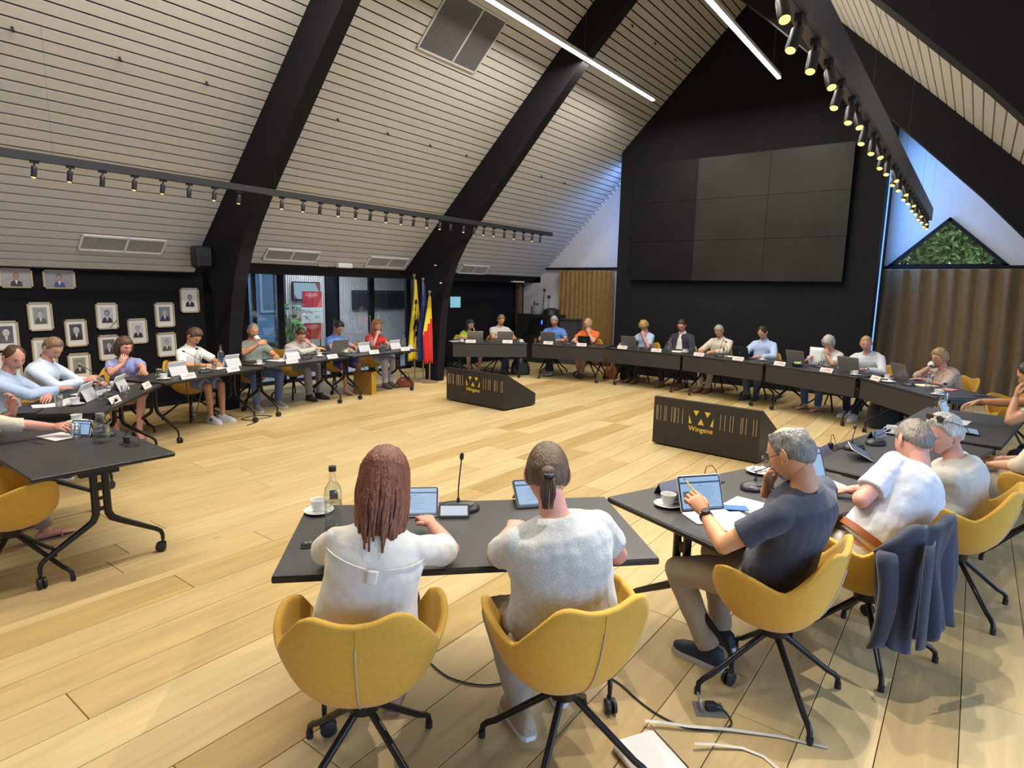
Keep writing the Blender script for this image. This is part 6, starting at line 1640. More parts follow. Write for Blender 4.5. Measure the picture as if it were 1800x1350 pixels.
for args in (('drinking glass left of the squat carafe', 'A', 0.88, 0.30), ('drinking glass before the man with folded arms', 'B', 0.30, 0.46), ('drinking glass beside the name card of the taller man in paler blue', 'B', 0.80, 0.10), ('drinking glass in the hand of the woman in the blue blouse', 'C', 0.30, 0.42), ('drinking glass right of the man in pale grey', 'F', 1.40, 0.06),
             ('drinking glass at the joint before the man in the blue polo', 'G', 0.07, 0.10), ('drinking glass right of the laptop of the man in the blue polo', 'G', 0.55, 0.70), ('dark drinking glass left of the curly blond woman', 'H', 0.16, 0.30), ('drinking glass right of the grey haired man in cream', 'I', 0.86, 0.38), ('drinking glass before the blond man in the white shirt', 'J', 1.52, 0.33), ('drinking glass before the boy in white', 'C', 1.05, 0.33), ('empty drinking glass behind the head of the woman with sunglasses', 'O', 0.38, 0.22)):
    glass(*args)
for args in (('grey laptop before the woman in lime', 'F', 0.50, 0.22), ('grey laptop before the man in pale grey', 'F', 1.15, 0.30), ('silver laptop before the man in the blue polo', 'G', 0.25, 0.42), ('grey laptop before the curly blond woman', 'H', 0.27, 0.42), ('grey laptop left of the white haired woman', 'J', 0.26, 0.42), ('grey laptop before the blond man, left one of his pair', 'J', 1.22, 0.38), ('grey laptop with round emblem before the woman in the flowered blouse', 'K', 0.24, 0.42), ('dark grey laptop left of the woman in the blue polo', 'E', 0.12, 0.50)):
    laptop(*args)
laptop('small black tablet computer before the person in orange', 'G', 1.06, 0.40, M_DARKP, 0, 0.78)
laptop('black tablet computer before the man in sky blue', 'I', 0.97, 0.36, M_DARKP, 0, 0.9)
for args in (('white cased tablet before the man with folded arms', 'B', 0.62, 0.40), ('white cased tablet before the taller man in paler blue', 'B', 1.15, 0.30), ('white cased tablet beside the woman in the blue blouse', 'C', 0.52, 0.42), ('white cased tablet right of the boy in white', 'C', 1.45, 0.45), ('white cased tablet right of the man drinking coffee', 'D', 0.80, 0.45), ('white cased tablet before the woman in the blue polo', 'E', 0.60, 0.45), ('white cased tablet right of the woman in red', 'E', 1.32, 0.42)):
    tablet_case(*args)
for key, L_ in (('A', []), ('B', [(0.47, 'B1'), (1.34, 'B2')]), ('C', [(0.39, 'C1'), (1.10, 'C2')]), ('D', [(0.50, 'D1'), (1.30, 'D2')]), ('E', [(0.52, 'E1'), (1.27, 'E2')]), ('F', [(0.40, 'F1'), (1.18, 'F2')]), ('G', [(0.37, 'G1'), (1.10, 'G2')]), ('H', [(0.31, 'H1'), (1.05, 'H2')]), ('I', [(0.31, 'I1'), (1.09, 'I2')]), ('J', [(0.23, 'J1'), (1.07, 'J2')]), ('K', [(0.25, 'K1')])):
    for s, pk in L_: card('white folded name card before the '+PN[pk], key, s, 0.085, 0.05*math.sin(s*9))
LIL = mat('card_back', (0.20, 0.20, 0.27), 0.4)
card('clear lilac name card holder left of the standing tablet, right foreground table', 'M', 1.20, 0.09, 0.12, LIL)
card('clear lilac name card holder behind the head of the man in the dark T-shirt', 'N', 1.28, 0.08, 0.1, LIL)
card('clear lilac name card holder left of the head of the man in the white T-shirt', 'N', 0.34, 0.10, -0.1, LIL)
mic('conference microphone with upright stalk in the centre foreground', 'Z', 0.83, 0.13, 0.0, (0.015, 0.01, 0.265), 1.05)
mic('conference microphone bent behind the hand of the man in the dark T-shirt', 'M', 0.70, 0.30, 0.0, (0.10, -0.12, 0.20), 1.15)
for args in (('conference microphone on the table left of the white T-shirt man', 'N', 0.90, 0.14, 0, (0.05, 0.02, 0.14)), ('conference microphone before the boy in white', 'C', 0.88, 0.30, 0, (0.10, -0.22, 0.26)), ('conference microphone between the two men in pale blue', 'B', 0.90, 0.26, 0, (-0.10, -0.28, 0.28)), ('conference microphone on the nearest left table, stalk leaning left', 'A', 0.86, 0.14, 0.3, (0.30, -0.10, 0.30)),
             ('conference microphone right of the man drinking coffee', 'D', 1.03, 0.34, 0, (0.05, -0.1, 0.1)), ('conference microphone before the woman in red', 'E', 1.02, 0.36, 0, (0.05, -0.1, 0.1)), ('conference microphone between the woman in lime and the man in pale grey', 'F', 0.84, 0.24, 0, (0.05, -0.1, 0.08)), ('conference microphone between the blue polo and the orange shirt', 'G', 0.72, 0.26, 0, (0.05, -0.1, 0.08)),
             ('conference microphone right of the curly blond woman', 'H', 0.66, 0.36, 0, (0.05, -0.1, 0.10)), ('conference microphone before the grey haired man in cream', 'I', 0.58, 0.30, 0, (0.10, -0.26, 0.27)), ('conference microphone beside the white haired woman', 'J', 0.62, 0.50, 0, (0.05, -0.1, 0.08)), ('conference microphone left of the woman in the flowered blouse', 'K', 0.66, 0.26, 0, (0.30, -0.20, 0.26)), ('conference microphone left of the woman with sunglasses', 'N', 0.60, 0.18, 0, (0.06, -0.05, 0.10))):
    mic(*args)
# foreground table
def slate(name, label, key, s, o, w, d, h, turn, tilt, case, thick=0.008, ribbon=True, green=False, stand=False, flat=False, scr=None, kb=False, lift=0.0):
    p = on(key, s, o)
    t = thing(name, label, 'tablet' if w > 0.18 else 'phone', (p.x, p.y, Z0+lift), face_in(key)+turn)
    A = Matrix.Translation((0, 0, 0.002 if not flat else 0.001)) @ Matrix.Rotation(math.radians(tilt), 4, 'X')
    MB().rbox((0, d/2, thick/2), (w, d, thick), 0.012, M=A).obj('case', case, t)
    MB().rbox((0, d/2, thick+0.0003), (w-0.006, d-0.006, 0.001), 0.011, M=A).obj('bezel', M_DARKP, t)
    sw, sh = w-0.024, d-0.024
    MB().box((0, d/2, thick+0.0010), (sw, sh, 0.0008), M=A).obj('screen', scr or M_SCREEN, t)
    if ribbon:
        MB().box((0, d/2+sh*0.33, thick+0.0017), (sw, sh*0.055, 0.0006), M=A).obj('screen_bar', M_UIDARK, t); MB().box((0, d/2-sh*0.475, thick+0.0017), (sw, sh*0.03, 0.0006), M=A).obj('screen_bar', M_UIDARK, t)
        mb = MB(); r = random.Random(3)
        for k in range(8): mb.box((sw*(0.10 if green else -0.02), d/2+sh*(0.20-0.07*k), thick+0.0017), (sw*r.uniform(0.3, 0.62), sh*0.012, 0.0005), M=A)
        mb.box((sw*0.0, d/2+sh*0.24, thick+0.0017), (sw*0.10, sh*0.02, 0.0006), M=A)
        mb.obj('screen_lines', M_UILINE, t)
    if green:
        MB().box((-sw*0.30, d/2-sh*0.02, thick+0.0018), (sw*0.30, sh*0.17, 0.0006), M=A).obj('screen_picture', M_UIGREEN, t)
    if stand:
        e = A @ V((0, d*0.62, 0)); 
        MB().add([(-w/2+0.01, e.y, e.z), (w/2-0.01, e.y, e.z), (w/2-0.01, e.y+0.075, 0.002), (-w/2+0.01, e.y+0.075, 0.002)], [(0, 1, 2, 3), (3, 2, 1, 0)]).obj('stand_flap', mat('case_grey2', (0.30, 0.30, 0.31), 0.5), t)
    if kb:
        MB().rbox((0, -0.085, 0.004), (w, 0.16, 0.006), 0.01).obj('keyboard', M_WHITEP, t)
    return t
slate('tablet', 'lit tablet before the auburn haired woman', 'Z', 1.06, 0.22, 0.25, 0.175, 0, -0.05, 38, M_WHITEP, stand=True)
slate('tablet', 'lit tablet before the woman with the ponytail', 'Z', 0.40, 0.14, 0.25, 0.175, 0, 0.1, 38, M_GREYP, stand=True)
slate('phone', 'white lit phone leaning on the centre foreground microphone', 'Z', 0.86, 0.255, 0.158, 0.078, 0, -0.08, 40, M_DARKP, ribbon=False, scr=M_SCREEN2)
slate('tablet', 'standing tablet with document and green picture, touched by the man in the dark T-shirt', 'M', 1.30, 0.42, 0.255, 0.190, 0, -0.30, 68, M_WHITEP, green=True, stand=True, kb=True)
slate('tablet', 'standing lit tablet between the dark T-shirt and the white T-shirt', 'M', 0.28, 0.36, 0.27, 0.200, 0, -0.28, 66, M_GREYP, stand=True, kb=True)
slate('tablet', 'grey tablet lying angled before the shoulder of the man in the white T-shirt', 'N', 1.10, 0.34, 0.24, 0.16, 0, 0.5, 28, M_WHITEP, ribbon=False, scr=mat('dim_screen', (0.10, 0.14, 0.22), 0.3))
slate('tablet', 'tablet with white keyboard touched by the man in the grey T-shirt', 'O', 0.72, 0.30, 0.25, 0.19, 0, 0.0, 70, M_WHITEP, ribbon=False, kb=True)
slate('tablet', 'pale blue lit tablet lying at the right edge of the picture', 'O', 1.15, 0.60, 0.26, 0.20, 0, 0.2, 6, M_DARKP, ribbon=False, scr=emis('soft_screen', (0.38, 0.55, 0.85), 0.8), flat=True)
sheet('folding_case', 'white folded tablet case beside the woman with sunglasses', 'tablet case', 'N', 0.28, 0.50, 0.23, 0.15, 0.5, M_WHITEP)
t = sheet('paper_sheet', 'printed sheet under the hand of the man in the dark T-shirt', 'paper', 'M', 1.28, 0.62, 0.21, 0.297, -0.35, M_PAPER, lines=14)
t = sheet('paper_sheet', 'printed sheet beyond the blue phone of the man in the dark T-shirt', 'paper', 'M', 1.00, 0.52, 0.21, 0.297, 0.25, M_PAPER, lines=12)
t = sheet('phone', 'blue phone lying on the papers beside the standing tablet', 'phone', 'M', 1.12, 0.47, 0.075, 0.150, 0.9, mat('phone_blue', (0.06, 0.17, 0.42), 0.3), z=0.006)
# saucer with wrappers
def litter(label, key, s, o, n=9):
    p = on(key, s, o)
    t = thing('saucer_with_wrappers', label, 'saucer', (p.x, p.y, Z0))
    MB().lathe([(0.0, 0.004), (0.035, 0.0), (0.06, 0.006), (0.088, 0.018), (0.09, 0.020), (0.085, 0.020), (0.05, 0.009), (0.0, 0.008)], n=28).obj('saucer', M_PORC, t, smooth=50)
    r = random.Random(n)
    for k in range(n):
        x, y = r.uniform(-0.05, 0.05), r.uniform(-0.05, 0.05); a = r.uniform(0, 6)
        MB().add([(x-0.022, y-0.012, 0.012), (x+0.02, y-0.014, 0.022+0.01*r.random()), (x+0.022, y+0.012, 0.016), (x-0.02, y+0.014, 0.028), (x, y, 0.036+0.01*r.random())], [(0, 1, 4), (1, 2, 4), (2, 3, 4), (3, 0, 4), (3, 2, 1, 0)]).obj('wrapper', M_PAPER if k % 3 else mat('foil', (0.5, 0.5, 0.5), 0.3, metal=0.8), t)
litter('saucer with crumpled wrappers beyond the bent microphone, right foreground table', 'M', 0.42, 0.12)
litter('saucer with wrappers right of the blond man in the white shirt', 'K', 0.42, 0.14, 5)
# table sockets with cable
def socket(label, key, s, o):
    p = on(key, s, o)
    t = thing('table_socket', label, 'power socket', (p.x, p.y, Z0), face_in(key))
    MB().rbox((0, 0, 0.003), (0.16, 0.085, 0.006), 0.006).obj('plate', M_DARKP, t)
    MB().rbox((-0.06, 0, 0.028), (0.035, 0.035, 0.045), 0.008).tube([(-0.06, 0, 0.05), (-0.06, 0, 0.075), (-0.04, 0.01, 0.10), (0.02, 0.02, 0.10), (0.07, 0.03, 0.06), (0.09, 0.02, 0.008), (0.02, -0.06, 0.006)], 0.0025, 6).obj('plug', M_DARKP, t, smooth=40)
socket('table socket with plug and curved cable on the right foreground table', 'M', 0.86, 0.10)
socket('table socket with curved cable beyond the standing tablets', 'N', 1.02, 0.05)
socket('table socket with cable on the nearest left table', 'A', 0.42, 0.12)
# car key and keyring
p = on('Z', 1.50, 0.52)
t = thing('car_key', 'silver and black car key with rings beside the auburn haired woman', 'key', (p.x, p.y, Z0), 0.95)
MB().rbox((0, 0, 0.010), (0.085, 0.036, 0.017), 0.014).obj('fob', M_DARKP, t, smooth=40)
MB().rbox((0, 0, 0.006), (0.088, 0.039, 0.008), 0.015).obj('fob_edge', M_CHROME, t)
mb = MB()
for k in range(3): mb.rbox((-0.02+0.018*k, 0, 0.0195), (0.012, 0.014, 0.003), 0.003)
mb.obj('buttons', M_GREYP, t)
mb = MB().tube([(0.062+0.016*math.cos(a), 0.016*math.sin(a), 0.004) for a in [2*PI*k/14 for k in range(15)]], 0.0015, 5).tube([(0.085+0.014*math.cos(a), 0.014*math.sin(a), 0.006) for a in [2*PI*k/14 for k in range(15)]], 0.0015, 5).lathe([(0, 0.001), (0.016, 0.001), (0.016, 0.004), (0, 0.004)], c=(0.03, -0.034, 0), n=16)
mb.obj('key_rings', M_CHROME, t)
# left table
sheet('tablet_keyboard', 'white keyboard case before the person at the left edge', 'keyboard', 'A', 1.02, 0.37, 0.25, 0.17, 0.2, M_WHITEP, z=0.004)
t = slate('tablet', 'small tablet held upright by the person at the left edge', 'A', 0.93, 0.26, 0.16, 0.12, 0, 0.55, 72, M_WHITEP, ribbon=True, thick=0.008, lift=0.0)
sheet('pen', 'dark pen lying on the nearest left table', 'pen', 'A', 0.92, 0.52, 0.15, 0.010, 0.25, mat('pen_brown', (0.09, 0.05, 0.04), 0.4), z=0.004)
sheet('notebook', 'black notebook before the man with folded arms', 'notebook', 'B', 0.12, 0.62, 0.24, 0.17, 0.2, M_DARKP, z=0.006)
sheet('paper_sheet', 'white sheet before the man with folded arms', 'paper', 'B', 0.40, 0.56, 0.21, 0.29, 0.5, M_PAPER)
sheet('paper_sheet', 'white sheet before the taller man in paler blue', 'paper', 'B', 1.02, 0.48, 0.21, 0.29, -0.3, M_PAPER)
sheet('paper_sheet', 'white sheet under the hands of the boy in white', 'paper', 'C', 1.22, 0.52, 0.21, 0.29, 0.2, M_PAPER)
sheet('paper_sheet', 'white sheet before the man drinking coffee', 'paper', 'D', 0.60, 0.48, 0.21, 0.29, 0.1, M_PAPER)
sheet('notebook', 'dark folder before the man drinking coffee', 'notebook', 'D', 0.28, 0.62, 0.30, 0.21, 0.1, M_DARKP, z=0.006)
sheet('paper_sheet', 'white sheet before the woman in lime', 'paper', 'F', 0.12, 0.40, 0.29, 0.21, 0.4, M_PAPER)
sheet('paper_sheet', 'white sheet before the man in the navy blazer', 'paper', 'H', 1.30, 0.45, 0.21, 0.29, 0.3, M_PAPER)
sheet('paper_sheet', 'white sheet before the grey haired man in cream', 'paper', 'I', 0.62, 0.52, 0.29, 0.21, 0.3, M_PAPER)
sheet('paper_sheet', 'pale yellow sheet beside the laptop of the woman in the flowered blouse', 'paper', 'K', 0.62, 0.50, 0.21, 0.25, 0.2, mat('paper_yellow', (0.72, 0.70, 0.40), 0.8))
sheet('notebook', 'pink notebook before the woman in the flowered blouse', 'notebook', 'K', 0.98, 0.56, 0.15, 0.21, 0.6, mat('pink_note', (0.62, 0.24, 0.22), 0.6), z=0.006)
sheet('phone', 'black phone on the last far table near the pointed end', 'phone', 'K', 1.45, 0.62, 0.075, 0.15, 0.2, M_DARKP, z=0.006)
# snack bowl
p = on('J', 0.45, 0.20)
t = thing('snack_bowl', 'dark bowl with a green packet before the white haired woman', 'bowl', (p.x, p.y, Z0))
MB().lathe([(0.0, 0.0), (0.06, 0.0), (0.09, 0.05), (0.092, 0.052), (0.086, 0.052), (0.055, 0.008), (0, 0.008)], n=22).obj('bowl', mat('bowl_blue', (0.02, 0.03, 0.07), 0.4), t, smooth=50)
MB().rbox((0.0, 0, 0.055), (0.11, 0.07, 0.03), 0.012, M=Matrix.Rotation(0.25, 4, 'Y')).obj('packet', mat('packet_green', (0.40, 0.58, 0.10), 0.5), t, smooth=40)
MB().rbox((0.04, 0.02, 0.06), (0.07, 0.06, 0.012), 0.01, M=Matrix.Rotation(-0.3, 4, 'Y')).obj('tissue', M_PAPER, t)

# ------------------------------------------------------------------ things in hands
# white sheet read by the white haired woman
inf = PEOPLE['J1']; a = math.radians(0)
Mw = Matrix.Translation(inf['org']) @ Matrix.Rotation(inf['rz'], 4, 'Z')
def held(name, label, cat, mb_fn, M_): 
    t = thing(name, label, cat); t.matrix_world = M_; mb_fn(t); return t
def f_paper(t):
    rows_ = [[(x, 0.02*math.cos(x*9)-0.10*(z-0.1)*0.4, z) for x in (-0.11, -0.055, 0, 0.055, 0.11)] for z in (0, 0.08, 0.16, 0.23, 0.29)]
    o = MB().grid(rows_).obj('sheet', M_PAPER, t, smooth=True); o.modifiers.new('thick', 'SOLIDIFY').thickness = 0.001
held('paper_sheet', 'white sheet of paper held upright by the white haired woman', 'paper', f_paper, Mw @ Matrix.Translation((0.0, inf['hl'].y+0.26, TH+0.01)) @ Matrix.Rotation(0.25, 4, 'Z'))
def hold_cup(pk, label, dy=0.115, dz=-0.050):
    inf = PEOPLE[pk]; Mw = Matrix.Translation(inf['org']) @ Matrix.Rotation(inf['rz'], 4, 'Z') @ inf['head']
    pos = Mw @ V((0.0, dy+0.018, dz-0.01))
    t = thing('coffee_cup', label, 'cup'); t.matrix_world = Matrix.Translation(pos) @ Matrix.Rotation(inf['rz']+PI, 4, 'Z') @ Matrix.Rotation(-0.9, 4, 'X')
    MB().lathe([(0.0, -0.045), (0.022, -0.045), (0.026, -0.040), (0.036, -0.022), (0.040, 0.012), (0.0415, 0.014), (0.038, 0.013), (0.034, -0.020), (0.0, -0.036)], n=22).tube([(0.037, 0, 0.0), (0.056, 0, 0.0), (0.060, 0, -0.015), (0.033, 0, -0.026)], 0.0042, 7).obj('cup', M_PORC, t, smooth=50)
hold_cup('D1', 'white cup lifted to the mouth by the grey haired man')
hold_cup('K1', 'white cup lifted to the mouth by the woman in the flowered blouse')
def in_hand(pk, s, off):
    inf = PEOPLE[pk]; return Matrix.Translation(inf['org']) @ Matrix.Rotation(inf['rz'], 4, 'Z') @ inf['arm'][s][3]['M'] @ Matrix.Translation(off)
M_PH = in_hand('B2', 1, (0, 0.09, -0.028))
held('phone', 'dark phone in the hand of the taller man in paler blue', 'phone', lambda t: (MB().rbox((0, 0, 0), (0.072, 0.150, 0.008), 0.010).obj('case', M_DARKP, t), MB().box((0, 0, -0.0045), (0.066, 0.142, 0.001)).obj('screen', M_SCREEN2, t)), M_PH)
# pencil and watch of the man in the dark T-shirt
inf = PEOPLE['M1']; arm = inf['arm'][-1]
Wr = Matrix.Translation(inf['org']) @ Matrix.Rotation(inf['rz'], 4, 'Z')
Mh_ = Wr @ arm[3]['M']
tip = Mh_ @ V((0.02, 0.16, -0.02))
def pencil(t):
    MB().tube([(0, 0, 0), (0, 0.115, 0)], 0.0037, 6).obj('barrel', mat('pencil_yellow', (0.70, 0.45, 0.02), 0.4), t)
    MB().tube([(0, 0.115, 0), (0, 0.133, 0)], [0.0037, 0.0006], 6).obj('point', mat('pencil_point', (0.05, 0.04, 0.04), 0.5), t)
Q = (V((-0.75, 0.30, 0.50))).to_track_quat('Y', 'Z').to_matrix().to_4x4()
held('pencil', 'yellow pencil in the hand of the man in the dark T-shirt', 'pencil', pencil, Matrix.Translation(Mh_ @ V((0.03, 0.075, -0.012))) @ Q)
Wp, Ep = Wr @ arm[2], Wr @ arm[1]
d = (Wp-Ep).normalized(); c = Wp-d*0.035
Qw = d.to_track_quat('Z', 'Y').to_matrix().to_4x4()
def watch(t):
    MB().lathe([(0.0285, -0.011), (0.0315, -0.010), (0.0315, 0.010), (0.0285, 0.011)], n=22, cap=False).obj('strap', M_DARKP, t, smooth=40)
    MB().lathe([(0, 0), (0.021, 0), (0.021, 0.009), (0.018, 0.012), (0, 0.012)], n=22, M=Matrix.Translation((0, 0, 0)) @ Matrix.Rotation(PI/2, 4, 'X') @ Matrix.Translation((0, 0, 0.030))).obj('dial', mat('watch_face', (0.03, 0.02, 0.02), 0.2), t, smooth=40)
def aim(Qm, want):
    best = None
    for k in range(24):
        R = Qm @ Matrix.Rotation(2*PI*k/24, 4, 'Z'); v = R.to_3x3() @ V((0, -1, 0))
        s = v.dot(want)
        if best is None or s > best[0]: best = (s, R)
    return best[1]
held('wristwatch', 'round dark wristwatch on the man in the dark T-shirt', 'watch', watch, Matrix.Translation(c) @ aim(Qw, V((0.5, -0.9, 0.3))))
# sunglasses on the head of the woman
inf = PEOPLE['N2']; Mg = Matrix.Translation(inf['org']) @ Matrix.Rotation(inf['rz'], 4, 'Z') @ inf['head'] @ Matrix.Translation((0, -0.040, 0.080)) @ Matrix.Rotation(0.50, 4, 'X')
def sung(t):
    mb = MB()
    for s in (-1, 1):
        mb.tube([(s*0.068, 0.10, 0), (s*0.092, 0.05, 0.0), (s*0.098, -0.03, -0.01), (s*0.090, -0.07, -0.035)], 0.003, 6)
    mb.tube([(-0.066, 0.102, 0.012), (0, 0.115, 0.014), (0.066, 0.102, 0.012)], 0.003, 6)
    mb.obj('frame', mat('sunglass_frame', (0.10, 0.085, 0.075), 0.3), t, smooth=True)
    for s in (-1, 1): MB().ball((s*0.036, 0.106, 0), (0.028, 0.004, 0.022), 14, 8).obj('lens', mat('sunglass_lens', (0.04, 0.035, 0.035), 0.1), t, smooth=True)
held('sunglasses', 'sunglasses pushed up on grey hair', 'sunglasses', sung, Mg)

# ------------------------------------------------------------------ jacket over the chair back
inf = PEOPLE['N3']; f = inf['f']; ca, sa = math.cos(0.05), math.sin(0.05); f2 = V((f.x*ca-f.y*sa, f.x*sa+f.y*ca, 0))
t = thing('jacket', 'dark navy jacket hung over the back of a mustard chair, right foreground', 'jacket', (inf['hub'].x, inf['hub'].y, 0), math.atan2(-f2.x, f2.y))
r = random.Random(2)
def fold(u, v): return 0.022*math.sin(u*9+1.5*v)*v+0.012*math.sin(u*17+3*v+1)*v+0.010*math.sin(u*5-4*v)
rows_ = []
NU, NV = 44, 30
for j in range(NV+1):
    v = j/NV; row = []
    for i in range(NU+1):
        u = -1+2*i/NU; phi = u*58
        rz_ = rim_z(phi)
        if v < 0.12:                      # inside of the back, then over the rim
            k = v/0.12; z = rz_-0.10*(1-k)+0.022*k; rr_ = chair_r(phi, rz_)-0.045+0.030*k
        else:
            k = (v-0.12)/0.88; z = (rz_+0.025)*(1-k)+(0.245+0.05*math.sin(u*4+1)+0.03*abs(u))*k
            rr_ = chair_r(phi, max(z, 0.62))+0.014+0.055*k+1.4*fold(u, 0.25+k)
        q = math.radians(phi*(1-0.18*v))
        row.append((rr_*math.sin(q)*1.02, -rr_*math.cos(q)+0.02, z))
    rows_.append(row)
M_JK = cloth('jacket_navy', (0.016, 0.021, 0.042), n=(200, 0.1))
o = MB().grid(rows_).obj('cloth', M_JK, t, smooth=True); md = o.modifiers.new('thick', 'SOLIDIFY'); md.thickness = 0.007
def sleeve(x, y, zt, L_, lean):
    mb = MB(); rs = []
    for k in range(12):
        g = k/11; c = V((x+lean*g, y-0.03*math.sin(g*3), zt-L_*g)); w_ = 0.062-0.012*g
        rs.append([c+V((w_*(1+0.08*math.sin(g*14))*math.cos(a), w_*0.62*math.sin(a), 0.01*math.sin(a*2+g*6))) for a in [2*PI*m/16 for m in range(16)]])
    mb.rings(rs); s = mb.obj('sleeve', M_JK, t, smooth=True)
    return s
s = sleeve(0.30, -0.20, 0.70, 0.50, 0.02); sleeve(-0.285, -0.22, 0.70, 0.46, -0.01)
mb = MB()
for k in range(3): mb.lathe([(0, 0), (0.008, 0), (0.008, 0.003), (0, 0.003)], n=10, M=Matrix.Translation((-0.24+0.012*k, -0.37, 0.34+0.03*k)) @ Matrix.Rotation(PI/2, 4, 'X'))
mb.obj('buttons', M_DARKP, t)
# lapel fold
MB().grid([[( -0.20+0.10*i/4-0.08*j/6, -0.335-0.05*j/6-0.012*math.sin(i), 0.76-0.46*j/6) for i in range(5)] for j in range(7)]).obj('lapel', M_JK, t, smooth=True).modifiers.new('thick', 'SOLIDIFY').thickness = 0.006
# pale cardigan on the chair of the woman in red
inf = PEOPLE['E2']
t = thing('cardigan', 'pale beige cardigan hung over the chair of the woman in red', 'cardigan', (inf['hub'].x, inf['hub'].y, 0), inf['rz'])
rows_ = []
for j in range(16):
    v = j/15; row = []
    for i in range(20):
        u = -1+2*i/19; phi = -20+u*42; rz_ = rim_z(phi)
        z = (rz_+0.02)-(0.50*v if v > 0.1 else 0) ; rr_ = chair_r(phi, max(z, 0.6))+(-0.02+0.04*min(1, v/0.1))+0.012*math.sin(u*11)*v
        q = math.radians(phi); row.append((rr_*math.sin(q), -rr_*math.cos(q)+0.02, z))
    rows_.append(row)
MB().grid(rows_).obj('cloth', cloth('cardigan', (0.50, 0.40, 0.30)), t, smooth=True).modifiers.new('thick', 'SOLIDIFY').thickness = 0.008
t2 = MB().tube([(-0.28, 0.02, 0.64), (-0.31, 0.04, 0.5), (-0.30, 0.06, 0.36)], [0.04, 0.045, 0.035], 10, flat=0.5).obj('sleeve', cloth('cardigan', (0.50, 0.40, 0.30)), t, smooth=True)

# ------------------------------------------------------------------ bags and floor things
def paper_bag():
    t = thing('shopping_bag', 'ochre paper carrier bag on the floor below the woman in the blue polo', 'bag', (-8.42, 6.98, 0), 0.35)
    mb = MB(); w, d, h = 0.17, 0.075, 0.40
    b0 = [(-w, -d), (w, -d), (w, d), (-w, d)]
    mb.rings([[(x, y, 0) for x, y in b0], [(x*1.02, y*1.05, h*0.5) for x, y in b0], [(x*1.05, y*1.25, h) for x, y in b0]], cap=False)
    mb.add([(x, y, 0) for x, y in b0], [(3, 2, 1, 0)])
    o = mb.obj('bag_body', [mat('bag_ochre', (0.50, 0.28, 0.02), 0.5), mat('bag_brown', (0.22, 0.11, 0.02), 0.5)], t); 
    for i, pl in enumerate(o.data.polygons): pl.material_index = 1 if i % 4 == 3 or i % 4 == 0 else 0
    for y in (-0.09, 0.09): MB().tube([(-0.07, y, h-0.02), (-0.06, y, h+0.08), (0, y, h+0.11), (0.06, y, h+0.08), (0.07, y, h-0.02)], 0.004, 6).obj('handle', mat('bag_handle', (0.2, 0.1, 0.03), 0.6), t)
paper_bag()
def soft_bag(name, label, loc, rz, w, d, h, m, handle=True, slump=0.2):
    t = thing(name, label, 'bag', loc, rz)
    rs = []
    for f, k in ((0, 0.86), (0.06, 0.98), (0.3, 1.04), (0.6, 0.95), (0.85, 0.80), (1.0, 0.55)):
        rs.append([(w*k*math.copysign(abs(math.cos(a))**0.6, math.cos(a)), d*k*(1-0.4*f)*math.copysign(abs(math.sin(a))**0.6, math.sin(a))+slump*0.1*f*math.sin(3*a), h*f*(1-0.08*abs(math.cos(a))*slump*4)+0.002) for a in [2*PI*j/20 for j in range(20)]])
    MB().rings(rs).obj('bag_body', m, t, smooth=True)
    MB().box((0, -d*0.98, h*0.42), (w*1.1, 0.012, h*0.45)).obj('pocket', m, t)
    if handle:
        for y in (-d*0.35, d*0.35): MB().tube([(-w*0.45, y, h*0.85), (-w*0.40, y, h*1.25), (0, y*0.6, h*1.45), (w*0.40, y, h*1.25), (w*0.45, y, h*0.85)], 0.008, 7).obj('handle', m, t, smooth=True)
    return t
soft_bag('handbag', 'soft brown leather handbag on the floor below the woman in red', (-8.50, 8.0, 0), 0.8, 0.17, 0.11, 0.20, mat('leather_brown', (0.20, 0.055, 0.025), 0.45, n=(20, 0.2)), slump=0.6)
soft_bag('handbag', 'tan leather handbag standing below the joint right of the person in orange', (-6.18, 11.85, 0), 0.2, 0.15, 0.10, 0.27, mat('leather_tan', (0.28, 0.095, 0.03), 0.42, n=(20, 0.15)))
soft_bag('backpack', 'black backpack slumped on the floor below the man in pale grey', (-7.95, 10.95, 0), 0.9, 0.20, 0.15, 0.42, M_DARKP, handle=False, slump=0.9)
soft_bag('backpack', 'black backpack on the floor left of the curly blond woman', (-5.75, 11.85, 0), 0.1, 0.18, 0.13, 0.36, BLK, handle=False, slump=0.9)
soft_bag('briefcase', 'tall black bag standing below the last far table', (-0.88, 10.15, 0), 0.5, 0.24, 0.13, 0.50, BLK, handle=False, slump=0.3)
soft_bag('floor_case', 'black case on the floor behind the farther lectern', (-8.75, 9.85, 0), 0.7, 0.20, 0.16, 0.20, M_DARKP, handle=False)
t = thing('floor_speaker', 'small black wedge speaker on the floor left of the farther lectern', 'speaker', (-9.6, 10.6, 0), 0.6)
MB().rbox((0, 0, 0.10), (0.34, 0.22, 0.20), 0.03).obj('cabinet', M_DARKP, t, smooth=30); MB().lathe([(0, 0), (0.07, 0), (0.07, 0.006), (0.05, 0.010), (0, 0.004)], n=20, M=Matrix.Translation((0.05, -0.111, 0.10)) @ Matrix.Rotation(PI/2, 4, 'X')).obj('driver', M_GREYP, t, smooth=40)
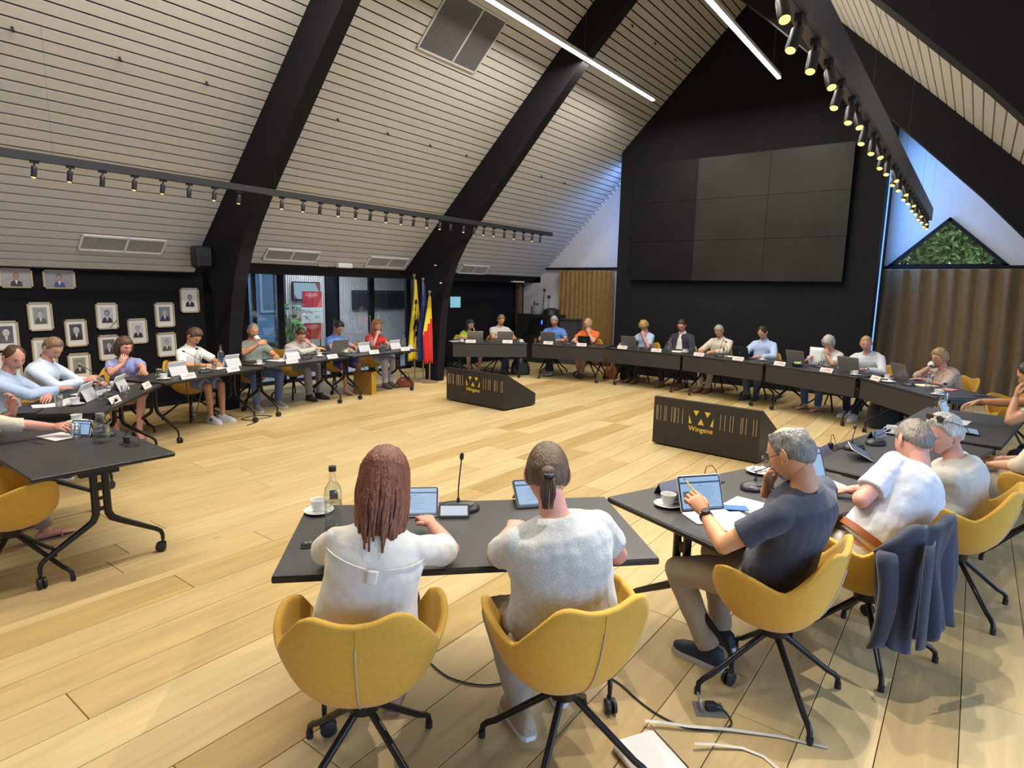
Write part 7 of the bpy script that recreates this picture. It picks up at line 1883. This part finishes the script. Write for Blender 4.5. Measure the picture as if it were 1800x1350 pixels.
# white handbag and strap at the bottom edge
t = thing('white_bag', 'flat white leather shoulder bag lying on the floor at the bottom edge', 'bag', (-0.845, 2.115, 0), math.radians(150))
MB().rbox((0, 0, 0.022), (0.27, 0.21, 0.040), 0.028, seg=5).obj('bag_body', mat('leather_white', (0.66, 0.63, 0.57), 0.5, n=(10, 0.03)), t, smooth=40)
MB().tube([(-0.11, -0.095, 0.044), (0.11, -0.095, 0.044)], 0.003, 6).obj('zipper', M_CHROME, t)
MB().tube([(0.10, -0.10, 0.03), (0.15, -0.115, 0.022), (0.17, -0.12, 0.02)], 0.006, 7).obj('tassel', M_CHROME, t)
o = MB().tube([(-0.96, 2.30, 0.03), (-0.90, 2.34, 0.028), (-0.80, 2.40, 0.020), (-0.66, 2.50, 0.012), (-0.48, 2.60, 0.006), (-0.30, 2.66, 0.006)], 0.0095, 8, flat=0.25, ref=(0, 0, 1)).obj('bag_strap', mat('strap_white', (0.60, 0.56, 0.47), 0.5))
tag(o, 'pale leather strap of the white bag running right across the floor', 'strap')
o = MB().tube([(-0.74, 2.30, 0.03), (-0.68, 2.36, 0.02), (-0.58, 2.43, 0.008), (-0.50, 2.44, 0.005), (-0.42, 2.40, 0.005)], 0.008, 8, flat=0.25, ref=(0, 0, 1)).obj('bag_strap', mat('strap_white', (0.60, 0.56, 0.47), 0.5))
tag(o, 'shorter loop of pale strap beside the white bag', 'strap')
# floor socket with lid, plug and cable
t = thing('floor_socket', 'open metal floor socket with round lid, right foreground', 'power socket', (-0.775, 2.585, 0), math.radians(33))
MB().box((0, 0, 0.0025), (0.135, 0.10, 0.005)).obj('plate', mat('steel_plate', (0.30, 0.29, 0.27), 0.4, metal=0.6), t)
MB().lathe([(0, 0), (0.036, 0), (0.038, 0.003), (0.036, 0.006), (0, 0.006)], n=24, M=Matrix.Translation((-0.048, 0.0, 0.042)) @ Matrix.Rotation(PI/2, 4, 'Y') @ Matrix.Rotation(-0.2, 4, 'Y')).obj('lid', mat('steel_lid', (0.35, 0.40, 0.45), 0.3, metal=0.5), t, smooth=40)
MB().rbox((0.005, 0, 0.022), (0.05, 0.036, 0.034), 0.010).tube([(0.03, 0, 0.022), (0.058, -0.002, 0.018)], [0.013, 0.006], 8).obj('plug', M_DARKP, t, smooth=40)
cab = [(-0.73, 2.610, 0.018), (-0.70, 2.60, 0.010), (-0.665, 2.555, 0.006), (-0.675, 2.50, 0.006), (-0.74, 2.44, 0.006), (-0.83, 2.40, 0.006), (-0.95, 2.405, 0.006), (-1.06, 2.44, 0.006), (-1.20, 2.50, 0.006), (-1.34, 2.49, 0.006), (-1.47, 2.40, 0.006), (-1.58, 2.22, 0.006), (-1.68, 2.08, 0.006), (-1.85, 2.02, 0.006), (-2.02, 2.05, 0.006)]
def smooth_path(p, n=4):
    P = [V(q) for q in p]; out = []
    for i in range(len(P)-1):
        a, b_, c, d = P[max(0, i-1)], P[i], P[i+1], P[min(len(P)-1, i+2)]
        for k in range(n):
            t = k/n; out.append(0.5*((2*b_)+(c-a)*t+(2*a-5*b_+4*c-d)*t*t+(3*b_-a-3*c+d)*t**3))
    out.append(P[-1]); return out
o = MB().tube(smooth_path(cab), 0.0042, 7).obj('power_cable', M_DARKP, smooth=True); tag(o, 'black cable from the floor socket under the foreground chairs', 'cable')
o = MB().tube(smooth_path([(-7.6, 4.3, 0.006), (-7.75, 4.55, 0.006), (-8.0, 4.45, 0.006), (-8.1, 4.7, 0.006), (-7.9, 4.85, 0.006), (-7.85, 4.6, 0.006)]), 0.006, 6).obj('power_cable', M_DARKP, smooth=True); tag(o, 'black cable loop on the floor under the table of the man drinking coffee', 'cable')
# cable hanging under the table joint between boy and woman
o = MB().tube(smooth_path([(-7.40, 3.45, 0.70), (-7.46, 3.5, 0.45), (-7.44, 3.55, 0.28), (-7.42, 3.6, 0.45), (-7.45, 3.7, 0.70)]), 0.006, 6).ball((-7.44, 3.54, 0.25), (0.03, 0.03, 0.06)).obj('hanging_cable', M_DARKP, smooth=True); tag(o, 'black cable and plug hanging below the table of the boy in white', 'cable')

# ------------------------------------------------------------------ lettering to meshes
if TEXTS:
    dg = bpy.context.evaluated_depsgraph_get(); dg.update()
    for o in TEXTS:
        me = D.meshes.new_from_object(o.evaluated_get(dg))
        n = D.objects.new('lettering', me); COL.objects.link(n); n.parent = o.parent
        n.location = o.location; n.rotation_euler = o.rotation_euler; xs = [v.co.x for v in me.vertices]; sx = o['w']/(max(xs)-min(xs)); n.scale = (sx, min(sx, 1.0)*1.0, 1)
        if not me.materials: me.materials.append(M_GOLD)
        D.objects.remove(o)
